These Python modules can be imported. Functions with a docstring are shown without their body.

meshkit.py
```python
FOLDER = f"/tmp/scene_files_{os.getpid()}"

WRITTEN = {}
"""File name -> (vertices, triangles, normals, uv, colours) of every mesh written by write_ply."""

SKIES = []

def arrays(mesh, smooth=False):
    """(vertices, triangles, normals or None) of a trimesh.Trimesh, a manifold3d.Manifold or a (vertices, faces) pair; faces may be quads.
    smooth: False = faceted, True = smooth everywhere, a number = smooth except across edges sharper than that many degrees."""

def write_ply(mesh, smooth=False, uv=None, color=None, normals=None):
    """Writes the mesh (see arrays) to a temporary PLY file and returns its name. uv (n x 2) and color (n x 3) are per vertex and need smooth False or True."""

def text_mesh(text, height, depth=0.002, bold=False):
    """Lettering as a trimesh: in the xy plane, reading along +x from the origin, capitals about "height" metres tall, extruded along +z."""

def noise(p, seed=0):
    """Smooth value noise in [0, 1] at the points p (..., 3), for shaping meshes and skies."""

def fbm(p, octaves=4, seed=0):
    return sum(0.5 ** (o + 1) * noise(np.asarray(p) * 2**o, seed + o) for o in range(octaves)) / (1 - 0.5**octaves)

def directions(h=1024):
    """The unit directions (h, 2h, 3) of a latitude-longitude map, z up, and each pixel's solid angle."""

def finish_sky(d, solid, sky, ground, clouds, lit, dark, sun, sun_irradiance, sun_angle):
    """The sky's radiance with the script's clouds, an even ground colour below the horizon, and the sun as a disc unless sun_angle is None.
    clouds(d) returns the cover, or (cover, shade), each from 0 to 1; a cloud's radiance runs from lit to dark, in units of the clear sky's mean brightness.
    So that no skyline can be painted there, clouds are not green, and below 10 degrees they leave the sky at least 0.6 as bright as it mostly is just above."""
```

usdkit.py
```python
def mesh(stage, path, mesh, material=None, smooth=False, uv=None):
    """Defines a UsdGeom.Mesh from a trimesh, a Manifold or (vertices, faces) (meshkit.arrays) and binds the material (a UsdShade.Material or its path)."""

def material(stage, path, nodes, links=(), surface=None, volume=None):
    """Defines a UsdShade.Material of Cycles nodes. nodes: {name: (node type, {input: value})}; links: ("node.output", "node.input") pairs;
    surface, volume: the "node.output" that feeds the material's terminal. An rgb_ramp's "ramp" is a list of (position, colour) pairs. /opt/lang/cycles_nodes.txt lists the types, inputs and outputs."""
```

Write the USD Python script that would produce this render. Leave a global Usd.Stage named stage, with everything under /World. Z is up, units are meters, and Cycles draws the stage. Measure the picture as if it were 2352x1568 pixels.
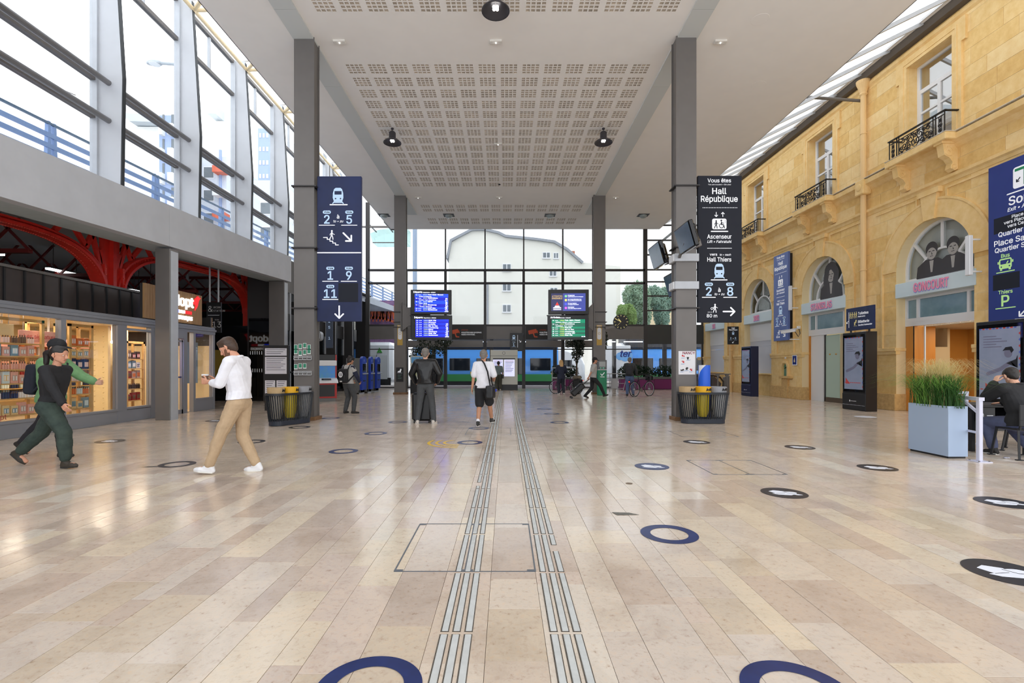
import math, random, re, numpy as np, trimesh, usdkit, meshkit, manifold3d
from manifold3d import Manifold
from shapely.geometry import Polygon, box as sbox, Point, LineString
from shapely import affinity
from shapely.ops import unary_union
from pxr import Usd, UsdGeom, UsdLux, UsdShade, Gf, Sdf, Vt

stage = Usd.Stage.CreateInMemory()
UsdGeom.SetStageUpAxis(stage, 'Z'); UsdGeom.SetStageMetersPerUnit(stage, 1.0)
UsdGeom.Xform.Define(stage, '/World'); UsdGeom.Scope.Define(stage, '/World/Looks')

# ---------------------------------------------------------------- camera, sky, exposure
EXPOSURE = 1.0
SKY = 3.1
cam = UsdGeom.Camera.Define(stage, '/World/camera')
cam.AddTranslateOp().Set(Gf.Vec3d(0, 0, 1.4)); cam.AddRotateXYZOp().Set(Gf.Vec3f(90, 0, 0))
cam.CreateHorizontalApertureAttr(36.0); cam.CreateFocalLengthAttr(36.0 * 1130 / 2352)
cam.CreateHorizontalApertureOffsetAttr(14 / 2352 * 36); cam.CreateVerticalApertureOffsetAttr(56 / 2352 * 36)
cam.CreateClippingRangeAttr(Gf.Vec2f(0.05, 2000)); cam.CreateExposureAttr(EXPOSURE)
usdkit.material(stage, '/World/Looks/sky', {
    'g': ('texture_coordinate', {}), 'n': ('noise_texture', {'scale': 2.2, 'detail': 5.0, 'roughness': 0.55}),
    'r': ('rgb_ramp', {'ramp': [(0.3, (0.80, 0.87, 0.97)), (0.5, (0.94, 0.96, 1.0)), (0.68, (1.0, 1.0, 1.0))]}),
    'b': ('background_shader', {'strength': 1.0})},
    [('g.generated', 'n.vector'), ('n.fac', 'r.fac'), ('r.color', 'b.color')], surface='b.background')
dome = UsdLux.DomeLight.Define(stage, '/World/sky_light'); dome.CreateIntensityAttr(1.0); dome.CreateColorAttr(Gf.Vec3f(0.94, 0.97, 1.0))
UsdShade.MaterialBindingAPI.Apply(dome.GetPrim()).Bind(UsdShade.Material.Get(stage, '/World/Looks/sky'))

# ---------------------------------------------------------------- helpers
F, CX, CY, H = 1130.0, 1162.0, 840.0, 1.4
def ground(u, v):                       # floor point (X, Y) measured in the photograph
    y = F * H / (v - CY); return ((u - CX) / F * y, y)
def atY(u, v, y): return ((u - CX) / F * y, H + (CY - v) / F * y)          # X, Z on a cross plane
def atX(u, v, x): y = F * x / (u - CX); return (y, H + (CY - v) / F * y)   # Y, Z on a long wall

def lin(c):
    c = np.asarray(c, float) / 255.0
    return tuple(np.where(c <= 0.04045, c / 12.92, ((c + 0.055) / 1.055) ** 2.4))
MATS = {}
def mat(name, rgb, rough=0.5, metal=0.0, var=0.0, scale=6.0, bump=0.0, spec=0.5, coat=0.0, emit=0.0, rgb2=None, stretch=None):
    if name in MATS: return MATS[name]
    c = np.array(lin(rgb)); p = {'roughness': rough, 'metallic': metal, 'specular_ior_level': spec, 'coat_weight': coat}
    nodes, links = {}, []
    if var or bump or rgb2 is not None:
        nodes['g'] = ('texture_coordinate', {}); nodes['m'] = ('mapping', {'scale': stretch or (1, 1, 1)})
        nodes['n'] = ('noise_texture', {'scale': scale, 'detail': 5.0, 'roughness': 0.6})
        links += [('g.object', 'm.vector'), ('m.vector', 'n.vector')]
    if var or rgb2 is not None:
        a, b = (c * (1 - var), np.minimum(c * (1 + var), 1)) if rgb2 is None else (c, np.array(lin(rgb2)))
        nodes['r'] = ('rgb_ramp', {'ramp': [(0.3, tuple(a)), (0.7, tuple(b))]})
        links += [('n.fac', 'r.fac'), ('r.color', 'p.base_color')]
    else: p['base_color'] = tuple(c)
    if bump:
        nodes['b'] = ('bump', {'strength': bump, 'distance': 0.02}); links += [('n.fac', 'b.height'), ('b.normal', 'p.normal')]
    if emit: p['emission_color'] = tuple(c); p['emission_strength'] = emit
    nodes['p'] = ('principled_bsdf', p)
    MATS[name] = usdkit.material(stage, '/World/Looks/' + name, nodes, links, surface='p.BSDF'); return MATS[name]
def glass(name, tint=(1, 1, 1), ior=1.5, rough=0.0):
    if name in MATS: return MATS[name]
    MATS[name] = usdkit.material(stage, '/World/Looks/' + name, {
        't': ('transparent_bsdf', {'color': tint}), 'g': ('glossy_bsdf', {'color': (1, 1, 1), 'roughness': rough}),
        'l': ('layer_weight', {'blend': .5}), 'p': ('math', {'math_type': 'power', 'value2': 5.0}),
        'f': ('math', {'math_type': 'multiply_add', 'value2': .6, 'value3': .02 * (ior / 1.35) ** 2}), 'x': ('mix_closure', {})},
        [('l.facing', 'p.value1'), ('p.value', 'f.value1'), ('f.value', 'x.fac'), ('t.BSDF', 'x.closure1'), ('g.BSDF', 'x.closure2')], surface='x.closure'); return MATS[name]

USED = {}
def fresh(parent, name):
    k = (parent, name); n = USED.get(k, 0); USED[k] = n + 1
    return f'{parent}/{name}' if n == 0 else f'{parent}/{name}_{n:03d}'
def keys(p, label=None, cat=None, group=None, kind=None):
    for k, v in (('label', label), ('category', cat), ('group', group), ('kind', kind)):
        if v: p.SetCustomDataByKey(k, v)
    return p
def path_of(p): return '/World' if p is None else (p if isinstance(p, str) else str(p.GetPath()))
def obj(name, mesh, m, parent=None, label=None, cat=None, group=None, kind=None, smooth=False):
    pr = usdkit.mesh(stage, fresh(path_of(parent), name), mesh, m, smooth).GetPrim()
    return keys(pr, label, cat, group, kind)
def thing(name, label=None, cat=None, loc=(0, 0, 0), rotz=0.0, group=None, kind=None, rot=None):
    x = UsdGeom.Xform.Define(stage, fresh('/World', name)); x.AddTranslateOp().Set(Gf.Vec3d(*map(float, loc)))
    if rotz: x.AddRotateZOp().Set(float(rotz))
    if rot: x.AddRotateXYZOp().Set(Gf.Vec3f(*rot))
    return keys(x.GetPrim(), label, cat, group, kind)
def dup(root, loc, rotz=0.0, label=None, group=None, scale=None):
    was = root.GetCustomData()
    x = UsdGeom.Xform.Define(stage, fresh('/World', re.sub(r'_\d{3}$', '', root.GetName())))
    x.GetPrim().GetReferences().AddInternalReference(root.GetPath())
    x.ClearXformOpOrder(); x.AddTranslateOp(opSuffix='c').Set(Gf.Vec3d(*map(float, loc)))
    if rotz: x.AddRotateZOp(opSuffix='c').Set(float(rotz))
    if scale: x.AddScaleOp(opSuffix='c').Set(Gf.Vec3f(*scale))
    x.GetPrim().SetInstanceable(True)
    return keys(x.GetPrim(), label or was.get('label'), was.get('category'), group or was.get('group'), was.get('kind'))

def T(v, f): return trimesh.Trimesh(np.asarray(v, float), np.asarray(f, int), process=False)
class MB:
    """collects boxes, bars, tubes and prisms into ONE mesh"""
    def __init__(s): s.v, s.f, s.n = [], [], 0
    def add(s, m):
        if m is None: return s
        v, f = (m if isinstance(m, tuple) else (np.array(m.vertices), np.array(m.faces)))
        s.v.append(np.asarray(v, float)); s.f.append(np.asarray(f, int) + s.n); s.n += len(v); return s
    def box(s, x0, x1, y0, y1, z0, z1, bev=0.0):
        x0, x1 = min(x0, x1), max(x0, x1); y0, y1 = min(y0, y1), max(y0, y1); z0, z1 = min(z0, z1), max(z0, z1)
        if bev: return s.add(rbox(x0, x1, y0, y1, z0, z1, bev))
        v = [(x, y, z) for x in (x0, x1) for y in (y0, y1) for z in (z0, z1)]
        f = [(0, 1, 3), (0, 3, 2), (4, 6, 7), (4, 7, 5), (0, 4, 5), (0, 5, 1), (2, 3, 7), (2, 7, 6), (0, 2, 6), (0, 6, 4), (1, 5, 7), (1, 7, 3)]
        return s.add((v, f))
    def bar(s, a, b, w, h, up=(0, 0, 1)):        # rectangular bar from a to b
        a, b = np.array(a, float), np.array(b, float); d = (b - a) / np.linalg.norm(b - a)
        x = np.cross(d, up); x = x / np.linalg.norm(x) if np.linalg.norm(x) > 1e-6 else np.array([1., 0, 0]); z = np.cross(x, d)
        v = [p + i * w / 2 * x + j * h / 2 * z for p in (a, b) for i, j in ((-1, -1), (1, -1), (1, 1), (-1, 1))]
        f = [(0, 3, 2), (0, 2, 1), (4, 5, 6), (4, 6, 7)] + [q for k in range(4) for q in ((k, (k + 1) % 4, 4 + (k + 1) % 4), (k, 4 + (k + 1) % 4, 4 + k))]
        return s.add((v, f))
    def tube(s, pts, r, n=8, closed=False, caps=True):
        p = np.asarray(pts, float); N = len(p); r = np.broadcast_to(r, (N,))
        t = np.roll(p, -1, 0) - np.roll(p, 1, 0) if closed else np.gradient(p, axis=0)
        t /= np.linalg.norm(t, axis=1, keepdims=True) + 1e-12
        a = np.cross(t[0], (0, 0, 1) if abs(t[0][2]) < .9 else (1, 0, 0)); fr = []
        for k in range(N):
            a = a - t[k] * np.dot(a, t[k]); a /= np.linalg.norm(a) + 1e-12; fr.append((a, np.cross(t[k], a)))
        an = np.arange(n) * 2 * math.pi / n
        v = np.concatenate([p[k] + r[k] * (np.cos(an)[:, None] * fr[k][0] + np.sin(an)[:, None] * fr[k][1]) for k in range(N)])
        f = []
        for k in range(N if closed else N - 1):
            for j in range(n):
                A, B = k * n + j, k * n + (j + 1) % n; C, D = ((k + 1) % N) * n + j, ((k + 1) % N) * n + (j + 1) % n
                f += [(A, B, D), (A, D, C)]
        if caps and not closed:
            v = np.vstack([v, p[:1], p[-1:]])
            for j in range(n): f += [(N * n, (j + 1) % n, j), (N * n + 1, (N - 1) * n + j, (N - 1) * n + (j + 1) % n)]
        return s.add((v, f))
    def cyl(s, a, b, r, n=16, r2=None): return s.tube([a, b], [r, r if r2 is None else r2], n)
    def prism(s, poly, d0, d1, plane='xz'):      # shapely polygon extruded; plane 'xz' along y, 'yz' along x, 'xy' along z
        for g in getattr(poly, 'geoms', [poly]):
            if g.is_empty or g.area < 1e-9: continue
            m = trimesh.creation.extrude_polygon(g, abs(d1 - d0), engine='earcut'); v = np.array(m.vertices); f = np.array(m.faces); lo = min(d0, d1)
            if plane == 'xy': v[:, 2] += lo
            elif plane == 'xz': v = np.stack([v[:, 0], v[:, 2] + lo, v[:, 1]], 1); f = f[:, ::-1]
            else: v = np.stack([v[:, 2] + lo, v[:, 0], v[:, 1]], 1)
            s.add((v, f))
        return s
    def lathe(s, prof, at=(0, 0, 0), n=24, axis='z'):
        prof = np.asarray(prof, float); an = np.arange(n) * 2 * math.pi / n
        v = np.concatenate([np.stack([r * np.cos(an), r * np.sin(an), np.full(n, z)], 1) for r, z in prof]); f = []
        for k in range(len(prof) - 1):
            for j in range(n):
                A, B, C, D = k * n + j, k * n + (j + 1) % n, (k + 1) * n + j, (k + 1) * n + (j + 1) % n
                f += [(A, B, D), (A, D, C)]
        if axis == 'y': v = np.stack([v[:, 0], -v[:, 2], v[:, 1]], 1)
        if axis == 'x': v = np.stack([v[:, 2], v[:, 0], v[:, 1]], 1)
        return s.add((v + np.array(at), f))
    def ball(s, c, r, n=2):
        m = trimesh.creation.icosphere(n, 1.0); return s.add((np.array(m.vertices) * np.broadcast_to(r, (3,)) + np.array(c), m.faces))
    def mesh(s): return T(np.vstack(s.v), np.vstack(s.f))
    def build(s, name, m, parent=None, **k): return obj(name, s.mesh(), m, parent, **k)
def rbox(x0, x1, y0, y1, z0, z1, b):
    b = min(b, (x1 - x0) / 2.01, (y1 - y0) / 2.01, (z1 - z0) / 2.01); P = []
    for x, sx in ((x0, 1), (x1, -1)):
        for y, sy in ((y0, 1), (y1, -1)):
            for z, sz in ((z0, 1), (z1, -1)):
                P += [(x + sx * b, y + sy * b, z), (x + sx * b, y, z + sz * b), (x, y + sy * b, z + sz * b)]
    h = trimesh.Trimesh(P).convex_hull; return (np.array(h.vertices), np.array(h.faces))
def rrect(x0, x1, z0, z1, r): return sbox(x0 + r, z0 + r, x1 - r, z1 - r).buffer(r, quad_segs=6)

# ---- print on signs: everything in the sign's local x-z plane, facing -y
TXT = {}
def text(s, height, x, z, align='c', bold=False, italic=0.0, depth=0.002, width=None, rot=0):
    k = (s, bold)
    if k not in TXT: m = meshkit.text_mesh(s, 1.0, 1.0, bold); TXT[k] = (np.array(m.vertices), np.array(m.faces))
    v, f = TXT[k]; v = v.copy(); lo, hi = v[:, 0].min(), v[:, 0].max()
    v[:, 0] -= {'c': (lo + hi) / 2, 'l': lo, 'r': hi}[align]
    v[:, 0] += italic * v[:, 1]; v[:, :2] *= height
    if width: v[:, 0] *= width / ((hi - lo) * height)
    if rot: c_, s_ = math.cos(rot), math.sin(rot); v[:, :2] = v[:, :2] @ np.array([[c_, s_], [-s_, c_]])
    return (np.stack([v[:, 0] + x, -v[:, 2] * depth, v[:, 1] + z], 1), f)
def flat(poly, x=0.0, z=0.0, s=1.0, depth=0.002):
    p = affinity.affine_transform(poly, [s, 0, 0, s, x, z]); return MB().prism(p, -depth, 0, 'xz').mesh()
def stroke(pts, w, cap=1): return LineString(pts).buffer(w / 2, cap_style=cap, quad_segs=5)
def arrow(dx, dz, w=0.13):       # unit arrow
    d = np.array([dx, dz], float); d /= np.linalg.norm(d); n = np.array([-d[1], d[0]]); tip = d * .5; back = -d * .5
    h = .38
    return unary_union([stroke([back, tip], w), stroke([tip - (d * .9 - n * .9) * h, tip, tip - (d * .9 + n * .9) * h], w)])
def P_train():                   # front of a train, about 1 x 1.45, centred on its rail line
    bodyp = Polygon([(-.36, .12), (-.48, .5), (-.46, .95), (-.36, 1.3), (-.22, 1.42), (.22, 1.42), (.36, 1.3), (.46, .95), (.48, .5), (.36, .12)]).buffer(.03)
    win = rrect(-.34, .34, .8, 1.14, .03)
    p = bodyp.difference(win).difference(Point(-.24, .42).buffer(.07)).difference(Point(.24, .42).buffer(.07))
    legs = unary_union([stroke([(-.3, .2), (-.5, -.04)], .1), stroke([(.3, .2), (.5, -.04)], .1), stroke([(-.36, .04), (.36, .04)], .08)])
    return unary_union([p, legs])
def P_man(walk=True):
    return unary_union([Point(0, .9).buffer(.1), stroke([(0, .74), (0, .42)], .17), stroke([(0, .44), (-.14, .22), (-.22, 0)], .1), stroke([(0, .44), (.1, .22), (.12, 0)], .1),
                        stroke([(0, .72), (-.17, .58), (-.18, .44)], .07), stroke([(0, .72), (.16, .58), (.28, .52)], .07)])
def P_stairs(): return unary_union([stroke([(-.9, .2), (-.5, .2), (-.5, 0), (-.2, 0), (-.2, -.2), (.1, -.2), (.1, -.4), (.4, -.4), (.4, -.6), (.7, -.6)], .1), affinity.translate(P_man(), 0, .0)])
def P_wheelchair():
    return unary_union([Point(0, .9).buffer(.1), stroke([(0, .74), (.02, .42), (.26, .4), (.36, .05)], .1), stroke([(0, .66), (.28, .58)], .07),
                        Point(.02, .28).buffer(.28).difference(Point(.02, .28).buffer(.2)).difference(sbox(.12, .3, .5, .8))])
def P_bus():
    return unary_union([rrect(-.5, .5, .12, .95, .16).difference(rrect(-.4, .4, .5, .84, .05)).difference(Point(-.32, .3).buffer(.06)).difference(Point(.32, .3).buffer(.06)),
                        sbox(-.42, 0, -.26, .2), sbox(.26, 0, .42, .2), sbox(-.62, .55, -.52, .75), sbox(.52, .55, .62, .75), stroke([(.12, .55), (.2, .68)], .09)])

# ================================================================ materials of the building
steel = mat('grey_steel', (112, 108, 105), .42, .2, var=.05, scale=3)
steel_dark = mat('dark_steel', (62, 60, 60), .45, .4)
steel_light = mat('pale_grey_steel', (186, 190, 196), .4, .15, var=.04, scale=4)
plaster = mat('ceiling_plaster', (246, 242, 236), .9, var=.015, scale=2)
felt = mat('perforation_felt', (200, 189, 174), .95, var=.25, scale=3)
beam_paint = mat('beam_paint', (208, 211, 208), .6)
stone = [mat(f'sandstone_{k}', c, .85, rgb2=c2, scale=5, bump=.25) for k, (c, c2) in enumerate([
    ((226, 186, 116), (240, 206, 140)), ((232, 194, 126), (244, 213, 152)), ((220, 177, 106), (237, 200, 130)), ((236, 201, 138), (245, 218, 163))])]
stone_trim = mat('sandstone_trim', (230, 192, 124), .85, rgb2=(242, 210, 152), scale=4, bump=.2)
stone_worn = mat('sandstone_worn', (196, 156, 100), .9, rgb2=(222, 186, 124), scale=9, bump=.5)
mortar = mat('pale_mortar', (236, 214, 168), .95)
white_paint = mat('white_paint', (232, 233, 235), .45)
black_paint = mat('black_paint', (22, 22, 24), .4)
black_gloss = mat('black_gloss', (10, 10, 12), .03)
clear = glass('clear_pane', (.97, .98, .98), 1.35)
back_glass = glass('back_wall_pane', (.84, .855, .86), 1.3)
shop_glass = glass('shop_pane', (.97, .97, .965), 1.4)
RND = random.Random(7)

# ================================================================ floor: stone slabs in rows running away from the camera
SLAB = [(190, 175, 159), (198, 185, 170), (182, 166, 152), (194, 178, 164), (202, 192, 179), (188, 173, 154), (177, 162, 149), (201, 187, 167), (193, 181, 169)]
def slab_mat(name, stops, island):
    n = {'g': ('geometry', {}), 'w': ('noise_texture', {'scale': 2.3, 'detail': 7.0, 'roughness': .65, 'distortion': .6}),
         'q': ('noise_texture', {'scale': 26.0, 'detail': 4.0, 'roughness': .7}),
         'wr': ('rgb_ramp', {'ramp': [(.30, (.80, .77, .74)), (.5, (1, 1, 1)), (.72, (1.10, 1.06, 1.0))]}),
         'qr': ('rgb_ramp', {'ramp': [(.28, (.50, .38, .30)), (.37, (.90, .84, .80)), (.5, (1, 1, 1)), (.62, (1.02, .97, .92)), (.72, (1.08, .96, .86))]}),
         'm1': ('mix', {'mix_type': 'multiply', 'fac': .7}), 'm2': ('mix', {'mix_type': 'multiply', 'fac': .8}),
         'rr': ('map_range', {'from_min': .3, 'from_max': .7, 'to_min': .10, 'to_max': .21}),
         'p': ('principled_bsdf', {'roughness': .16, 'specular_ior_level': .62})}
    l = [('g.position', 'w.vector'), ('g.position', 'q.vector'), ('w.fac', 'wr.fac'), ('q.fac', 'qr.fac'), ('wr.color', 'm1.color2'), ('m1.color', 'm2.color1'),
         ('qr.color', 'm2.color2'), ('m2.color', 'p.base_color'), ('w.fac', 'rr.value'), ('rr.result', 'p.roughness')]
    if island:
        n['c'] = ('rgb_ramp', {'ramp': [(k / len(stops), lin(c)) for k, c in enumerate(stops)], 'interpolate': False}); l += [('g.random_per_island', 'c.fac'), ('c.color', 'm1.color1')]
    else: n['m1'][1]['color1'] = lin(stops)
    return usdkit.material(stage, '/World/Looks/' + name, n, l, surface='p.BSDF')
slab_mats = [slab_mat(f'slab_{k}', c, False) for k, c in enumerate(SLAB)]
slab_field = slab_mat('slab_field', SLAB, True)
def slab_mesh(x0, x1, y0, y1, rnd, t=.03):
    g, b = .0009, .0013; x0, x1, y0, y1 = x0 + g, x1 - g, y0 + g, y1 - g; cx, cy = (x0 + x1) / 2, (y0 + y1) / 2
    tx, ty, dz = rnd.gauss(0, .0008), rnd.gauss(0, .0008), rnd.uniform(-.0007, .0002)
    z = lambda x, y, d: min(dz + tx * (x - cx) + ty * (y - cy), .0006) - d
    top = [(x0 + b, y0 + b), (x1 - b, y0 + b), (x1 - b, y1 - b), (x0 + b, y1 - b)]; out = [(x0, y0), (x1, y0), (x1, y1), (x0, y1)]
    v = [(x, y, z(x, y, 0)) for x, y in top] + [(x, y, z(x, y, b)) for x, y in out] + [(x, y, -t) for x, y in out]; f = [(0, 1, 2), (0, 2, 3)]
    for k in range(4):
        j = (k + 1) % 4; f += [(k, 4 + k, 4 + j), (k, 4 + j, j), (4 + k, 8 + k, 8 + j), (4 + k, 8 + j, 4 + j)]
    return (v, f)
floor = thing('floor', kind='structure')
x, slabs = -17.0, []
HATCH_Y = [(3.35, 4.36)]
while x < 14.5:
    w = RND.choice([.15, .2, .25, .25, .3, .3, .35]); y = -1.5 - RND.random() * .6
    while y < 30.25:
        L = RND.choice([.3, .4, .5, .6, .6, .75, .9, 1.1])
        if y < 3.35 < y + L and -.8 < x < .25: L = 3.35 - y
        slabs.append((x, min(x + w, 14.6), y, min(y + max(L, .12), 30.3))); y += max(L, .12)
    x += w
def seen_area(s):
    x0, x1, y0, y1 = s; cy = (y0 + y1) / 2
    if cy < .6: return 0
    u, v = CX + F * (x0 + x1) / 2 / cy, CY + F * H / cy
    return (x1 - x0) * (y1 - y0) * H / cy ** 3 if -120 < u < 2470 and v < 1700 else 0
slabs.sort(key=seen_area, reverse=True)
field = MB(); MB().box(-17.1, 14.7, -2.2, 30.35, -.12, -.02).build('screed', mat('grout', (140, 128, 112), .9), floor)
for k, s in enumerate(slabs):
    m = slab_mesh(*s, RND)
    if k < 299: obj('slab', T(*m), slab_mats[RND.randrange(len(SLAB))], floor)
    else: field.add(m)
field.build('slab_field', slab_field, floor, kind='stuff')

# ================================================================ ceiling with perforated fields
CZ, CL, CR = 9.85, -7.13, 9.5
ceil = thing('ceiling', kind='structure')
rows = [4.95 + .637 * k for k in range(11)] + [13.80 + .637 * k for k in range(15)] + [25.85, 26.49, 28.2, 28.84]
cols = [(-4.5 + .622 * i + .123 * j, -4.5 + .622 * i + .123 * j + .09) for i in range(14) for j in range(4)]
cm, pm = MB(), MB(); yprev = -6.0
def face(mb, a, b, c, d): mb.add(([a, b, c, d], [(0, 2, 1), (0, 3, 2)]))
for r in rows:
    for j in range(4):
        y0 = r + .115 * j; y1 = y0 + .075
        face(cm, (CL, yprev, CZ), (CR, yprev, CZ), (CR, y0, CZ), (CL, y0, CZ)); xp = CL
        for a, b in cols:
            face(cm, (xp, y0, CZ), (a, y0, CZ), (a, y1, CZ), (xp, y1, CZ)); xp = b
            face(pm, (a, y0, CZ + .02), (b, y0, CZ + .02), (b, y1, CZ + .02), (a, y1, CZ + .02))
            for p, q in (((a, y0), (b, y0)), ((b, y0), (b, y1)), ((b, y1), (a, y1)), ((a, y1), (a, y0))):
                face(pm, (*p, CZ), (*q, CZ), (*q, CZ + .02), (*p, CZ + .02))
        face(cm, (xp, y0, CZ), (CR, y0, CZ), (CR, y1, CZ), (xp, y1, CZ)); yprev = y1
face(cm, (CL, yprev, CZ), (CR, yprev, CZ), (CR, 30.45, CZ), (CL, 30.45, CZ))
cm.box(CL, CR, -6, 30.45, CZ + .06, CZ + .45); cm.box(CL, CL + .02, -6, 30.45, CZ, CZ + .1); cm.box(CR - .02, CR, -6, 30.45, CZ, CZ + .1); cm.box(CL, CR, 30.43, 30.45, CZ, CZ + .1)
cm.build('plaster_sheet', plaster, ceil); pm.build('perforations', felt, ceil, kind='stuff')
for xa in (-5.47, 4.4):                               # grey casing over each line of columns, in panels
    y = -6.0
    for L in (5.5, 5.5, 3.4, 3.2, 3.2, 3.4, 3.2, 3.2, 2.8):
        MB().box(xa, xa + .52, y + .004, y + L - .004, CZ - .045, CZ + .02).build('casing_panel', beam_paint, ceil); y += L
for (px, py, r) in ((6.2, 12.0, .2), (7.6, 14.8, .2)):  # round access discs flush in the plaster
    MB().lathe([(0, -.004), (r, -.004), (r + .01, 0), (r + .01, .01)], (px, py, CZ)).build('access_disc', plaster, ceil)

# ================================================================ four square hall columns
plinth = mat('brown_plinth', (128, 96, 66), .6, var=.2, scale=8)
def hall_column(x0, x1, y0, label, near):
    t = thing('column', label, 'column', kind='structure')
    d = .36; MB().box(x0, x1, y0, y0 + .02, 0, CZ).box(x0, x1, y0 + d - .02, y0 + d, 0, CZ).box(x0 + .03, x1 - .03, y0 + .02, y0 + d - .02, 0, CZ).build('shaft', steel, t)
    MB().box(x0 - .05, x1 + .05, y0 - .05, y0 + d + .05, 0, .09, .008).build('plinth', plinth, t)
    for z in ((6.0, 4.42, 2.87) if near else (4.05, 3.55, 3.3)): MB().box(x0 - .05, x1 + .07, y0 - .05, y0 + d + .04, z, z + .03).build('joint_plate', steel_dark, t)
    return t
hall_column(-5.45, -4.93, 12.65, 'near left square grey steel column with the blue platform banner', 1)
hall_column(4.36, 4.88, 12.60, 'near right square grey steel column carrying the three monitors', 1)
hall_column(-5.52, -4.95, 24.3, 'far left square grey column beside the blue departure boards', 0)
hall_column(4.32, 4.92, 24.3, 'far right square grey column beside the round clock', 0)

# ================================================================ glazed end wall
wb = thing('wall_back', kind='structure'); YB = 30.45
XM = [-8.55, -6.16, -3.74, -1.29, 1.10, 3.52, 5.94, 8.62]
def mull(xc, w, z0, z1, d=.12): MB().box(xc - w / 2, xc + w / 2, YB - d / 2, YB + d / 2, z0, z1).build('mullion', steel_dark, wb)
for k, xc in enumerate(XM):
    wd = .24 if k in (0, 7) else .075
    mull(xc, wd, 7.32, 9.85 if k not in (0, 7) else 11.5); mull(xc, max(wd, .15), 3.9, 7.32); mull(xc, max(wd, .2), 0, 3.9, .22)
ZT = [7.32, 6.51, 3.9]
for a, b in zip(XM[:-1], XM[1:]):
    for z, h in zip(ZT, (.13, .13, .12)): MB().box(a + .04, b - .04, YB - .06, YB + .06, z - h / 2, z + h / 2).build('transom', steel_dark, wb)
    for z0, z1 in ((7.38, 9.85), (6.57, 7.26), (3.96, 6.45)): MB().box(a, b, YB - .008, YB + .008, z0, z1).build('pane', back_glass, wb)
    MB().box(a + .1, b - .1, YB - .1, YB + .1, 3.05, 3.84).build('header_panel', steel, wb)
for xa, xb in ((-8.55, -6.16),):
    MB().box(CL + .02, xb, YB - .05, YB + .05, 9.80, 9.92).build('transom', steel_dark, wb); MB().box(-9.2, CL, YB - .05, YB + .05, 9.95, 10.05).build('transom', steel, wb)
    MB().box(-9.2, -7.0, YB - .008, YB + .008, 9.9, 11.6).build('pane', back_glass, wb)
XR = [8.62, 10.4, 12.2]                              # right hand strip with closer transoms
mull(10.4, .07, 3.9, 11.2); mull(12.15, .1, 0, 11.2)
zr = [3.9, 4.82, 5.72, 6.6, 7.35, 8.27, 9.17, 10.1, 11.2]
for a, b in zip(XR[:-1], XR[1:]):
    for z0, z1 in zip(zr[:-1], zr[1:]):
        MB().box(a, b, YB - .05, YB + .05, z0 - .04, z0 + .04).build('transom', steel_dark, wb); MB().box(a, b, YB - .008, YB + .008, z0 + .04, z1 - .04).build('pane', back_glass, wb)
    MB().box(a, b, YB - .1, YB + .1, 2.75, 3.86).build('header_panel', mat('dark_header', (52, 53, 52), .5), wb)
for a, b, op in ((-8.55, -6.16, 1), (-6.16, -3.74, 0), (3.52, 5.94, 0), (5.94, 8.62, 0), (8.62, 12.2, 0)):
    MB().box(a + .1, b - .1, YB - .03, YB + .03, .02, .1).build('door_rail', steel_dark, wb)
    MB().box(a + .1, b - .1, YB - .006, YB + .006, .1, 3.05).build('pane', shop_glass, wb)
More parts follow.
